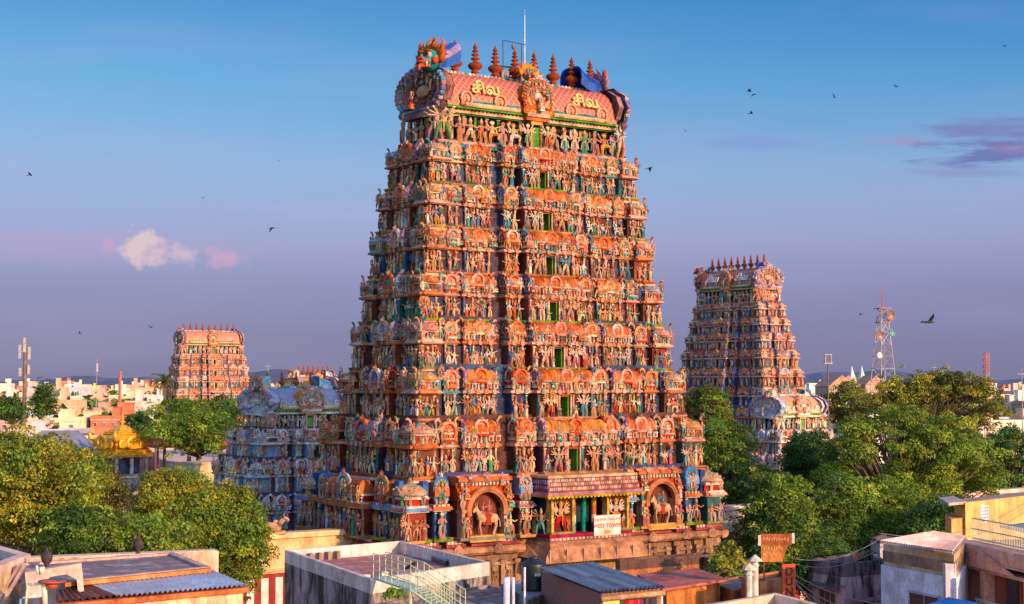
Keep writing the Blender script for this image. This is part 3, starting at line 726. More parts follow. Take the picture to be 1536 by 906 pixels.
    # gable arches at both ends and in the middle of each long side
    gw = 2 * rb * 1.28 * gable
    def big_arch(name, phi, x, n, zz, w, hh, cols, boss=True, bossc=(WHT, ORNG, PNK, YEL, CREAM)):
        p_ = empty(name); p_.parent = tw.root; p_.matrix_local = Matrix((MX(rz=phi) @ MX((x, -n, zz))).tolist())
        a_ = MB(); a_.add(KUDU_B if boss else KUDU, cols, MX(s=(w, w * .5, hh / 1.1)))
        # ring of bosses, scrolls and little attendants
        nb = 25
        for r_, sz in ((.47, .034), (.40, .028)):
            for i in range(nb):
                t = R(-40 + 260 * i / (nb - 1))
                a_.add(ball((0, 0, 0), 1, 0, 6, 4), [rc(bossc)], MX((math.cos(t) * r_ * w, -.055 * w, (.52 + math.sin(t) * r_) * hh / 1.1), 0, (sz * w,) * 3))
        a_.build('scroll_ring', tw.mat, p_)
        if lod < 2:
            for i in range(7):
                t = R(20 + 140 * i / 6); f_ = MB().add(rc(FIGS + F_SEAT), figcols()).build('figure', tw.mat, p_)
                f_.location = (math.cos(t) * .30 * w, -.10 * w, (.36 + math.sin(t) * .28) * hh / 1.1); f_.scale = (hh * .2,) * 3
            for i in range(11):
                t = R(-5 + 190 * i / 10); f_ = MB().add(rc(FIGS + F_SEAT), figcols()).build('figure', tw.mat, p_)
                f_.location = (math.cos(t) * .41 * w, -.08 * w, (.44 + math.sin(t) * .40) * hh / 1.1); f_.scale = (hh * .17,) * 3
            f_ = MB().add(F_SEAT[1], figcols()).build('figure', tw.mat, p_); f_.location = (0, -.16 * w, .12 * hh); f_.scale = (hh * .34,) * 3
        return p_
    def horned(phi, x, n, zz, sc, face, mane, cp, lining, ry=.72):
        p_ = empty('guardian_mask'); p_.parent = tw.root; p_.matrix_local = Matrix((MX(rz=phi) @ MX((x, -n, zz))).tolist())
        c = [face, mane, WHT, (.02, .02, .02), (.78, .16, .10), cp or WHT, lining or WHT]
        m_ = MB().add(MASK, c).build('mask', tw.mat, p_, True); m_.scale = (sc,) * 3
        if cp:
            c_ = MB().add(CAPE, c).build('cape', tw.mat, p_); c_.scale = (sc, sc * ry, sc)
    ah = rh * 1.28
    big_arch('gable_arch', R(-90), 0, a - .55, za - .35, gw, ah * 1.08, gcol[0], True, [(.2, .4, .65), (.45, .2, .3), (.65, .3, .25), (.3, .25, .5), (.7, .6, .6)])
    big_arch('gable_arch', R(90), 0, a - .55, za - .35, gw, ah * 1.08, gcol[1], True, [(.45, .3, .5), (.3, .25, .5), (.7, .6, .6)])
    for phi in (0, R(180)):
        big_arch('gable_arch', phi, 0, b + .18, za + .05, min(2.9, b * 1.05), ah * .86, [(.80, .20, .07), CREAM, (.15, .05, .06), WHT, YEL])
        # scaly side fans of the middle arch
        for sx in (-1, 1):
            fn = MB()
            for i in range(9):
                t = R(-10 + 16 * i)
                fn.add(path_tube([(sx * .9, 0, .9), (sx * (.9 + .55 * math.cos(t)), .1, .9 + .9 * math.sin(t)), (sx * (.9 + .7 * math.cos(t)), .2, .95 + 1.05 * math.sin(t))], [.14, .13, .02], 5), [(.85, .42, .05) if i % 2 else (.82, .26, .05)])
            f_ = fn.build('fan', tw.mat, tw.root); f_.matrix_local = Matrix((MX(rz=phi) @ MX((0, -b + .35, za + .3), 0, min(1, b / 2.85))).tolist())
    if horn:
        s_ = rb * .80 * hs
        horned(R(-90) + R(14), 0, a + .55, ztop - .36 * s_, s_ * .95, (.05, .38, .36), (.74, .24, .08), ccol[0], ccol[1])
        horned(R(90), 0, a - .75, ztop - .34 * s_, s_ * .95, (.70, .45, .25), (.55, .30, .40), ccol[2], ccol[3], ry=1.1)
        for phi in (0, R(180)): horned(phi, 0, b * .62, za + rh * .98, rb * .46 * hs, (.35, .50, .50), (.85, .42, .05), None, None)
    return za, rh, ztop, Lr, rb

_lat = {}
def m_lattice(base):
    if base in _lat: return _lat[base]
    m, nt, b = mat_new('glazed_roof_tiles')
    uv = N(nt, 'ShaderNodeUVMap'); sep = N(nt, 'ShaderNodeSeparateXYZ'); lk(nt, uv.outputs[0], sep.inputs[0])
    def mth(op, a, bv=None, c=None):
        n = N(nt, 'ShaderNodeMath', operation=op)
        for i, v in enumerate((a, bv, c)):
            if v is None: continue
            if hasattr(v, 'is_linked') or hasattr(v, 'links'): lk(nt, v, n.inputs[i])
            else: n.inputs[i].default_value = v
        return n.outputs[0]
    fr = []
    for sg in (1, -1):
        s = mth('MULTIPLY_ADD', sep.outputs[1], sg * 1.0, sep.outputs[0])
        f_ = mth('FRACT', mth('MULTIPLY', s, 1.9)); d = mth('ABSOLUTE', mth('SUBTRACT', f_, .5)); fr.append(mth('LESS_THAN', d, .08))
    line = mth('MAXIMUM', fr[0], fr[1])
    tc = N(nt, 'ShaderNodeTexCoord'); ns = N(nt, 'ShaderNodeTexNoise', i_Scale=3.0, i_Detail=5.0); lk(nt, tc.outputs['Object'], ns.inputs['Vector'])
    cr = N(nt, 'ShaderNodeValToRGB'); cr.color_ramp.elements[0].position = .3; cr.color_ramp.elements[1].position = .7
    cr.color_ramp.elements[0].color = tuple(x * .6 for x in base) + (1,); cr.color_ramp.elements[1].color = base + (1,)
    lk(nt, ns.outputs['Fac'], cr.inputs['Fac'])
    mx = N(nt, 'ShaderNodeMix', data_type='RGBA'); lk(nt, line, mx.inputs[0]); lk(nt, cr.outputs[0], mx.inputs[6]); mx.inputs[7].default_value = (.58, .24, .13, 1)
    lk(nt, mx.outputs[2], b.inputs['Base Color']); b.inputs['Roughness'].default_value = .45
    bp = N(nt, 'ShaderNodeBump'); bp.inputs['Strength'].default_value = .5; bp.inputs['Distance'].default_value = .06; lk(nt, line, bp.inputs['Height']); lk(nt, bp.outputs[0], b.inputs['Normal'])
    _lat[base] = m
    return m

def text_mesh(name, s, size, mat, parent, M, ext=.03, bold=0.0):
    cu = bpy.data.curves.new(name, 'FONT'); cu.body = s; cu.size = size; cu.align_x = 'CENTER'; cu.align_y = 'CENTER'; cu.extrude = ext; cu.offset = bold
    to = bpy.data.objects.new(name, cu); col.objects.link(to)
    bpy.context.view_layer.update()
    me = bpy.data.meshes.new_from_object(to.evaluated_get(bpy.context.evaluated_depsgraph_get()))
    bpy.data.objects.remove(to)
    me.materials.clear(); me.materials.append(mat)
    o = bpy.data.objects.new(name, me); col.objects.link(o); o.parent = parent; o.matrix_local = M
    return o
# ---------------------------------------------------------------- the west tower
TH = R(55.08)
RZ = R(90) - TH                                   # local x = along the long front
U = Vector((math.sin(TH), math.cos(TH), 0)); Vv = Vector((-math.cos(TH), math.sin(TH), 0))
MAIN_C = Vector((0.2226, 122.882, 0))
LEV = [(9.19, 14.8, 7.99), (13.51, 13.55, 6.92), (17.51, 12.49, 5.9), (21.19, 11.86, 5.15), (24.71, 11.37, 4.57), (28.2, 10.83, 4.12), (31.59, 10.4, 3.73), (34.87, 9.87, 3.3), (38.09, 8.96, 2.95)]

def text_on(tw, s, size, x, y, z, tilt, mat, name='lettering', phi=0, ext=.03, bold=0.0, parent=None):
    M = Matrix(MX(rz=phi).tolist()) @ Matrix.Translation((x, y, z)) @ Matrix.Rotation(R(90) - tilt, 4, 'X')
    return text_mesh(name, s, size, mat, parent or tw.root, M, ext, bold)
M_YEL = m_plain('yellow_enamel', (.68, .42, .14), .6, noise=.5)
M_REDP = m_plain('red_enamel', (.55, .03, .03), .5)
M_WHITEP = m_plain('white_enamel', (.80, .72, .68), .5)

def granite_base(tw, z, a, b, plain=False):
    """ashlar plinth with pilasters, niches and a rolled stone eave"""
    p = empty('plinth'); p.parent = tw.root; mb = MB()
    st = [(.36, .19, .11), (.42, .23, .13), (.30, .16, .10), (.46, .26, .15)]
    for phi in (0, R(-90), R(90), R(180)):
        F = Face(tw, mb, phi); front = abs(math.sin(phi)) < .5; A, B = (a, b) if front else (b, a)
        F.b(-A + .6, A - .6, B - 3, B - .75, 0, z - .5, st[0])
        bays = ([(-.98, -.80), (-.76, -.66), (-.62, -.34), (.34, .62), (.66, .76), (.80, .98)] if front else [(-.98, -.55), (-.4, .4), (.55, .98)])
        for f0, f1 in bays:
            s0, s1 = f0 * A, f1 * A; n = B - .25; c = rc(st)
            F.b(s0, s1, B - 2, n - .2, 0, z - .9, c)
            for zz, pr, hh in ((z - 7.4, .35, .5), (z - 6.9, .15, .4), (z - 5.0, .18, .25), (z - 4.0, .1, .3), (z - 2.1, .2, .22)): F.b(s0 - .1, s1 + .1, B - 2, n + pr - .1, zz, zz + hh, rc(st), .05)
            cnt = max(2, int((s1 - s0) / 1.1) + 1)
            for i in range(cnt):
                x = s0 + .2 + (s1 - s0 - .4) * i / (cnt - 1)
                F.b(x - .17, x + .17, n - .3, n + .06, z - 4, z - 1.75, rc(st)); F.b(x - .28, x + .28, n - .3, n + .14, z - 2.0, z - 1.75, rc(st), .04)
                F.b(x - .15, x + .15, n - .3, n + .05, z - 6.5, z - 4.9, rc(st))
                if i < cnt - 1 and (s1 - s0) / (cnt - 1) > .8:
                    xm = x + (s1 - s0 - .4) / (cnt - 1) / 2; sc_ = [(.34, .2, .12)] * 4
                    mb.add(rc(FIGS), sc_, F.mat(xm, n - .12, z - 3.7, (1.3, 1.2, 1.3)))
                    mb.add(KUDU_LO, [(.4, .24, .14)] * 5, F.mat(xm, n - .1, z - 2.5, (.6, .5, .5)))
                    F.b(xm - .22, xm + .22, n - .25, n - .18, z - 3.9, z - 2.3, (.14, .08, .05))
            # rolled stone eave
            sg = [(0, -.0), (.42, .05), (.62, .25), (.66, .5), (.45, .62), (.0, .66)]
            V = []; 
            for xx in (s0 - .3, s1 + .3):
                for dn, dz in sg: V.append((xx, -(n - .25 + dn), z - 1.35 + dz))
            F_ = [(i, 6 + i, 6 + (i + 1) % 6, (i + 1) % 6) for i in range(6)] + [tuple(range(6))[::-1], tuple(range(6, 12))]
            mb.add(T(V, [f[::-1] for f in F_], 0), [(.50, .24, .13)], F.M)
            cnt = max(1, int((s1 - s0) / 2.2))
            for i in range(cnt): mb.add(KUDU_LO, [(.5, .26, .15)] * 5, F.mat(s0 + (i + .5) * (s1 - s0) / cnt, n + .42, z - 1.2, (.8, .5, .65)))
            F.b(s0 - .05, s1 + .05, B - 2, n + .12, z - .66, z - .45, (.35, .06, .07)); F.b(s0 + .02, s1 - .02, B - 2, n - .0, z - .45, z - .2, (.50, .12, .12))
            for i in range(int((s1 - s0) / .3)): F.b(s0 + .1 + i * .3, s0 + .28 + i * .3, n - .05, n + .03, z - .43, z - .24, (.82, .66, .55))
    mb.build('masonry', M_STONE, p)
    return p

M_STONE = m_painted('granite_blocks', rough=.85, grime=.55, scale=.8, streak=.35, bump=.5)

def build_main():
    tw = Tower('temple_tower', 'tallest nearest temple tower covered in painted statues with west tower signboard', 'temple tower', MAIN_C, RZ, M_STUCCO)
    tw.fin = 1.42
    granite_base(tw, LEV[0][0], LEV[0][1], LEV[0][2])
    faces = [(0, 1), (R(-90), 1), (R(90), 1), (R(180), 0)]
    n = len(LEV) - 1
    base = ground_storey(tw, faces)
    for k in range(1, n):
        z0, a, b = LEV[k]; z1, a1, b1 = LEV[k + 1]
        storey(tw, k, z0, z1, a, b, a1, b1, faces, n)
    za, rh, ztop, Lr, rb = roof(tw, *LEV[-1])
    for x in (-.58, .60):
        text_on(tw, 'சிவ', 1.3, x * Lr, -rb - .04, za + .25 + rh * .50, R(22), M_YEL, ext=.06, bold=.035)
    tw.flush(100)
    return tw, za, rh, ztop, Lr, rb

def ground_storey(tw, faces):
    """tall first tier: arched niches with mounts, pillared porch with frieze canopy and signboard wall"""
    z0, a, b = LEV[0]; z1, a1, b1 = LEV[1]; h = z1 - z0
    p = empty('storey'); p.parent = tw.root; mb = MB()
    core = (.06, .08, .20)
    mb.add(box(-a + 1.4, a - 1.4, -b + 1.4, b - 1.4, z0 - .5, z1 + .2), [core])
    for phi, det in faces:
        F = Face(tw, mb, phi); front = abs(math.sin(phi)) < .5; A, B = (a, b) if front else (b, a); A1, B1 = (a1, b1) if front else (b1, a1)
        if front: bays = [(-1, -.86, .62, 'corner'), (-.83, -.74, .5, 'panjara'), (-.70, -.40, .9, 'mount'), (-.37, -.29, 1.2, 'thin'), (.29, .36, 1.2, 'thin'), (.40, .68, .9, 'mount'), (.73, .83, .5, 'panjara'), (.87, 1, .62, 'corner')]
        else: bays = [(-1, -.72, .62, 'corner'), (-.66, -.40, .5, 'panjara'), (-.34, .34, 1.2, 'arch'), (.40, .66, .5, 'panjara'), (.72, 1, .62, 'corner')]
        Wn = B - .62; up = B1 - .6
        F.b(-A + .4, A - .4, Wn - 1.4, Wn + .1, z0 - .2, z0, YEL, 0, .04)
        F.b(-A + .5, A - .5, Wn - 1.6, up + .1, z0 + h * .5, z1 - .3, rc([BLUE, (.05, .10, .3)]))
        for f0, f1, pr, kind in bays:
            s0, s1 = f0 * A, f1 * A; n = Wn + pr; w = s1 - s0; cx = (s0 + s1) / 2
            F.b(s0 - .12, s1 + .12, Wn - 1, n + .10, z0 - .2, z0 + .005, rc([GREEN_RIM, YEL, (.3, .3, .2)]), 0, .05)
            wall = n - .5
            if kind == 'mount':
                F.b(s0 + .1, s1 - .1, Wn - 1.2, wall - .25, z0, z1 - .6, (.20, .06, .04))
                for sx in (-1, 1): F.b(*sorted((cx + sx * w * .36, cx + sx * w * .47)), wall - .3, n - .2, z0 + h * .45, z1 - .62, rc([(.70, .22, .08), (.6, .2, .12)]))
                F.b(cx - w * .36, cx + w * .36, wall - .3, n - .45, z0 + h * .72, z1 - .62, (.62, .16, .06))
                for x in (s0 + .25, s1 - .25, s0 + .6, s1 - .6): F.b(x - .13, x + .13, wall - .3, n - .1, z0, z0 + h * .42, rc([TEAL, CREAM, PNK])); F.b(x - .2, x + .2, wall - .3, n + .0, z0 + h * .40, z0 + h * .45, YEL)
                F.b(s0 + .7, s1 - .7, wall - .3, n + .05, z0 - .35, z0 + .12, YEL, .04)
                # great arch
                R0 = w * .31
                V = []; Fc = []; S = []; nn = 20
                for i in range(nn + 1):
                    t = R(-12 + 204 * i / nn)
                    for rr, yy in ((1.32, .0), (1.28, -.22), (1.12, -.32), (1.06, -.2), (1.0, -.2), (.97, .15)):
                        V.append((cx + math.cos(t) * R0 * rr, -(n - .15) + yy, z0 + h * .42 + math.sin(t) * h * .31 * rr))
                for i in range(nn):
                    for q_ in range(5): Fc.append((i * 6 + q_, i * 6 + q_ + 1, i * 6 + q_ + 7, i * 6 + q_ + 6)); S.append([0, 0, 1, 2, 2][q_])
                F.mb.add(T(V, Fc, S), [(.66, .24, .12), (.74, .42, .26), (.58, .22, .12)], F.M)
                for sx in (-1, 1): F.t(half_barrel(1, 1, 1), cx + sx * w * .38, wall - .35, z0 + h * .60, (w * .14, .55, h * .26), [(.55, .10, .05)])
                F.b(s0, s1, Wn - 1.2, wall - .1, z0 + h * .84, z1 - .02, PNK); F.b(s0 - .1, s1 + .1, Wn - 1.2, n - .2, z0 + h * .90, z0 + h * .97, ORNG, .05)
                for i in range(int(w / .3)): F.b(s0 + .1 + i * .3, s0 + .26 + i * .3, n - .4, n - .14, z0 + h * .84, z0 + h * .89, WHT)
                m_ = rc([BULL]) if cx * (1 if front else -1) < 0 or not front else HORSE
                o_c = [(.76, .48, .30), (.62, .10, .05), (.80, .30, .08), YEL, rc(SKIN), rc(CLOTH)]
                if det:
                    o = MB().add(m_, o_c).build('mount_statue', tw.mat, p); o.matrix_local = Matrix(F.mat(cx + .1, n - .28, z0 + .12, (w * .50, w * .52, h * .60), 0 if not (cx > 0 and front) else 0).tolist())
                    tw.statue(F, F_MANY[2], cx, n - .1, z0 + h * .86, (h * .2,) * 3, p, 6)
                    for sx in (-1, 1):
                        tw.statue(F, rc(FIGS), cx + sx * w * .44, n + .02, z0, (h * .36,) * 3, p, 8); tw.statue(F, rc(FIGS), cx + sx * w * .36, n + .04, z0, (h * .30,) * 3, p, 6); tw.statue(F, rc(F_SEAT), cx + sx * w * .40, n - .02, z0 + h * .62, (h * .26,) * 3, p, 5); tw.statue(F, rc(FIGS + F_SEAT), cx + sx * w * .46, n - .1, z0 + h * .46, (h * .3,) * 3, p, 6)
                        tw.statue(F, rc(FIGS), cx + sx * w * .30, n - .1, z0 + h * .82, (h * .22,) * 3, p, 3)
            else:
                pc = rc(PAN[:5])
                F.b(s0 + .15, s1 - .15, Wn - 1.2, wall, z0, z0 + h * .44, pc)
                pilasters(F, s0 + .2, s1 - .2, wall, z0, z0 + h * .44, .8, cols=(BLUE, TEAL, CREAM, PNK))
                moulding(F, s0 + .04, s1 - .04, Wn - 1.2, n - .16, z0 + h * .44, h * .11, rc([ORNG, (.2, .34, .55), CREAM, (.5, .2, .2)]), WHT, True)
                if det: figure_row(tw, F, s0 + .05, s1 - .05, n - .12, z0, h * .42, p, 6, .52, .1)
                zb = z0 + h * .55
                F.b(s0 + .25, s1 - .25, up - .2, n - .4, zb, zb + h * .1, RED); pilasters(F, s0 + .25, s1 - .25, n - .4, zb, zb + h * .1, .34, .1, .1, (WHT, BLUE, CREAM)); F.b(s0 + .1, s1 - .1, up - .2, n - .22, zb + h * .1, zb + h * .13, WHT)
                kc = [rc([PNK, ORNG, WHT, YEL, BLUE]), rc([WHT, RED, TEAL]), rc(PAN), rc(SKIN), rc(GOLDP)]
                if kind == 'corner':
                    if front:
                        sg = 1 if cx > 0 else -1; ww = 2.1
                        tw.statue(F, KUTA, sg * (A - ww * .5), n - ww * .5, zb - .05, (ww * .9, ww * .9, h * .34), p, 5, 0, [CREAM, rc([(.76, .40, .24), (.74, .50, .34)]), (.5, .06, .05), GOLDP[0], WHT], 'miniature_pavilion')
                elif det:
                    big = kind == 'arch'
                    F.t(half_barrel(1, 1, 1), cx, n - .7, zb + h * .13, (w * .45, .6, h * .24), [rc([BLUE, (.2, .36, .6), ORNG])])
                    tw.statue(F, KUDU, cx, n - .25, zb + h * .02, (min(w * .95, h * .5), .9, h * .44), p, 5, 0, kc, 'horseshoe_arch')
                    tw.statue(F, rc(F_MANY), cx, n - .1, zb + h * .02, (h * .34,) * 3, p, 6)
                if det:
                    for i in range(max(1, int(w / .8))): tw.statue(F, rc(FIGS + F_SEAT), s0 + (i + .5) * w / max(1, int(w / .8)), n - .12, zb, (h * .28,) * 3, p, 4)
        if front:   # porch block
            hw = .245 * A; n = Wn + 2.3; dz = z0 + h * .62
            F.b(-hw - .2, hw + .2, Wn - 1, n + .12, z0 - .25, z0, (.45, .05, .10), 0, .05)
            F.b(-hw - .1, hw + .1, Wn - 1, n + .02, z0 - .5, z0 - .25, (.55, .2, .2)); 
            for i in range(int(2 * hw / .35)): F.b(-hw + i * .35, -hw + .2 + i * .35, n - .05, n + .07, z0 - .45, z0 - .3, WHT)
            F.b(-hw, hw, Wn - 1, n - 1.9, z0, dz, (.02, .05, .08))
            for sx in (-1, 1):   # framed deity panels
                x0, x1 = sorted((sx * hw * .42, sx * hw * .98))
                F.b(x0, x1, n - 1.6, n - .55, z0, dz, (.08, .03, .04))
                for x in (x0 + .08, x1 - .08): F.b(x - .1, x + .1, n - .6, n, z0 + .12, dz, (.72, .50, .16))
                F.b(x0 - .05, x1 + .05, n - .6, n + .04, z0, z0 + .14, (.30, .34, .08)); F.b(x0, x1, n - .6, n + .02, dz - .14, dz, (.70, .46, .14))
                if det:
                    o = MB().add(F_MANY[0], [(.80, .50, .34), (.65, .05, .06), (.82, .32, .08), YEL] if sx < 0 else [(.82, .62, .50), (.80, .40, .12), (.80, .22, .06), YEL]).build('deity_statue', tw.mat, p)
                    o.matrix_local = Matrix(F.mat((x0 + x1) / 2, n - .3, z0 + .14, (h * .60, h * .55, h * .52)).tolist())
                    tw.statue(F, rc(FIGS), (x0 + x1) / 2 - .75, n - .3, z0 + .14, (h * .26,) * 3, p, 7); tw.statue(F, rc(FIGS), (x0 + x1) / 2 + .75, n - .3, z0 + .14, (h * .26,) * 3, p, 7)
            for x, c in ((-.26, 0), (0, 1), (.26, 0)):   # round painted pillars
                r_ = .19; zz = z0; cols = [(.16, .36, .62), (.80, .72, .62), (.60, .16, .08), (.70, .30, .10)] if c == 0 else [(.03, .34, .26)] * 4
                pm = MB()
                for q_ in range(4): pm.add(lathe([(r_, z0 + (dz - z0 - .3) * q_ / 4), (r_, z0 + (dz - z0 - .3) * (q_ + 1) / 4)], 12), [cols[q_]], F.mat(x * hw, n - .9, 0, 1))
                pm.add(lathe([(r_, dz - .3), (r_ * 1.7, dz - .18), (r_ * 1.7, dz)], 12), [(.72, .42, .2)], F.mat(x * hw, n - .9, 0, 1))
                if det: pm.build('pillar', tw.mat, p)
            # side returns of the porch
            for sx in (-1, 1):
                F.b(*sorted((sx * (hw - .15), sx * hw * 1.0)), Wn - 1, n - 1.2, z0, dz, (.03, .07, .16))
                if det and sx < 0: tw.statue(F, F_MANY[1], -hw - .15, n - 1.0, z0, (h * .42,) * 3, p, 6, R(-60)); tw.statue(F, FIGS[4], -hw - .1, n - 1.9, z0, (h * .4,) * 3, p, 6, R(-80))
            # sloping frieze canopy
            ch = MB(); C_ = Face(tw, ch, phi); e = .55
            C_.b(-hw - .9, hw + .9, Wn - 1, n + .85, dz + .0, dz + .16, (.72, .40, .10), -.0, .06)
            for i in range(int((2 * hw + 1.6) / .34)): x = -hw - .8 + i * .34; C_.b(x, x + .17, n + .45, n + .84, dz - .08, dz + .02, (.80, .56, .14))
            C_.b(-hw - .75, hw + .75, Wn - 1, n + .70, dz + .16, dz + .34, (.50, .26, .34), .04)
            t_ = T([(-hw - .6, -(n + .52), dz + .34), (hw + .6, -(n + .52), dz + .34), (hw + .35, -(n + .2), z1 - .3), (-hw - .35, -(n + .2), z1 - .3), (-hw - .6, -(Wn - 1), dz + .34), (hw + .6, -(Wn - 1), dz + .34), (hw + .35, -(Wn - 1), z1 - .3), (-hw - .35, -(Wn - 1), z1 - .3)], [(0, 1, 2, 3), (1, 5, 6, 2), (4, 0, 3, 7), (3, 2, 6, 7), (0, 4, 5, 1)], 0)
            ch.add(t_, [(.34, .09, .09)], C_.M)
            zm = (dz + .34 + z1 - .3) / 2; fh = (z1 - .3 - dz - .34)
            for i in range(44):   # carved scrolls of the frieze
                x = -hw - .4 + (2 * hw + .8) * i / 43
                for zz in (-.28, .05, .32): ch.add(ball((0, 0, 0), 1, 0, 6, 3), [rc([(.70, .50, .42), (.66, .38, .28), (.74, .60, .50), (.55, .24, .2)])], C_.mat(x + rnd.uniform(-.03, .03), n + .36 - zz * .3 + .03, zm + zz * fh, (.10, .06, fh * .15)))
            for i in range(9):
                for zz in (-.2, .2): ch.add(ball((0, 0, 0), 1, 0, 6, 3), [(.55, .40, .62)], C_.mat(-hw - .5, n + .3 - i * .28, zm + zz * fh, (.06, .11, fh * .2)))
            C_.b(-hw - .5, hw + .5, Wn - 1, n + .34, z1 - .3, z1 - .12, (.80, .50, .30), .03)
            ch.build('canopy', tw.mat, p)
            # big stone canopy under the porch
            sm = MB(); S_ = Face(tw, sm, phi); pr = [(Wn - 1.0, z0 - .5), (n + .15, z0 - .52), (n + .7, z0 - .85), (n + 1.05, z0 - 1.5), (n + 1.15, z0 - 1.9), (n + 1.0, z0 - 1.95), (n + .4, z0 - 1.7), (Wn - 1.0, z0 - 1.6)]
            V = []
            for i in (0, 1):
                for j, (nn_, zz) in enumerate(pr): V.append(((-1 if i == 0 else 1) * (hw + .2 + max(0, min(1.1, (z0 - .5 - zz)))), -nn_, zz))
            m8 = len(pr); S_.mb.add(T(V, [(i, (i + 1) % m8, m8 + (i + 1) % m8, m8 + i) for i in range(m8)] + [tuple(range(m8))[::-1], tuple(range(m8, 2 * m8))], 0), [(.52, .24, .12)], S_.M)
            S_.b(-hw - .1, hw + .1, Wn - 2, n - .3, 0, z0 - 1.7, (.62, .34, .12))
            for sx in (-1, 1): S_.b(*sorted((sx * (hw - .5), sx * (hw + .15))), n - .6, n + .1, 0, z0 - 1.65, (.36, .18, .10))
            for i in range(7): S_.b(-hw - .9 + i * (2 * hw + 1.8) / 6 - .03, -hw - .9 + i * (2 * hw + 1.8) / 6 + .03, n + .98, n + 1.17, z0 - 1.9, z0 - 1.0, (.62, .42, .30))
            if det: sm.build('stone_canopy', M_STONE, p)
    mb.build('masonry', tw.mat, p)
    return p
MAIN, m_za, m_rh, m_ztop, m_Lr, m_rb = build_main()
# ---------------------------------------------------------------- trees
LEAFG = {'gold': [(.38, .33, .03), (.34, .34, .03), (.24, .29, .03), (.40, .35, .035)], 'green': [(.16, .27, .03), (.22, .33, .03), (.28, .35, .035), (.11, .20, .025)],
         'dark': [(.06, .15, .03), (.09, .19, .03), (.12, .22, .03), (.06, .12, .03)], 'olive': [(.17, .18, .035), (.21, .19, .035), (.13, .15, .03), (.24, .19, .04)],
         'lime': [(.26, .34, .035), (.21, .30, .035), (.33, .34, .035), (.19, .30, .035)]}
def leaf_mesh(nrg, cc, rr, n, size, cols, flat=.7):
    """n small bent leaves on and inside a clump"""
    d = nrg.normal(size=(n, 3)); d /= np.linalg.norm(d, axis=1)[:, None]
    d[:, 2] = np.where(d[:, 2] < -.35, -d[:, 2], d[:, 2])
    rad = rr * nrg.uniform(.55, 1.05, n)[:, None]
    c = cc + d * rad * np.array([1, 1, flat])
    nm = d * .8 + nrg.normal(size=(n, 3)) * .55 + np.array([0, 0, .25]); nm /= np.linalg.norm(nm, axis=1)[:, None]
    a = np.cross(nm, nrg.normal(size=(n, 3))); a /= np.linalg.norm(a, axis=1)[:, None]; b = np.cross(nm, a)
    s = size * nrg.uniform(.6, 1.3, n)[:, None]
    V = np.stack([c - a * s, c - b * s * .5 + nm * s * .18, c + a * s, c + b * s * .5 + nm * s * .18], 1)
    base = cols[nrg.integers(len(cols))]
    C = np.array(base)[None] * nrg.uniform(.7, 1.3, (n, 1)) * nrg.uniform(.92, 1.08, (n, 3))
    return V, C

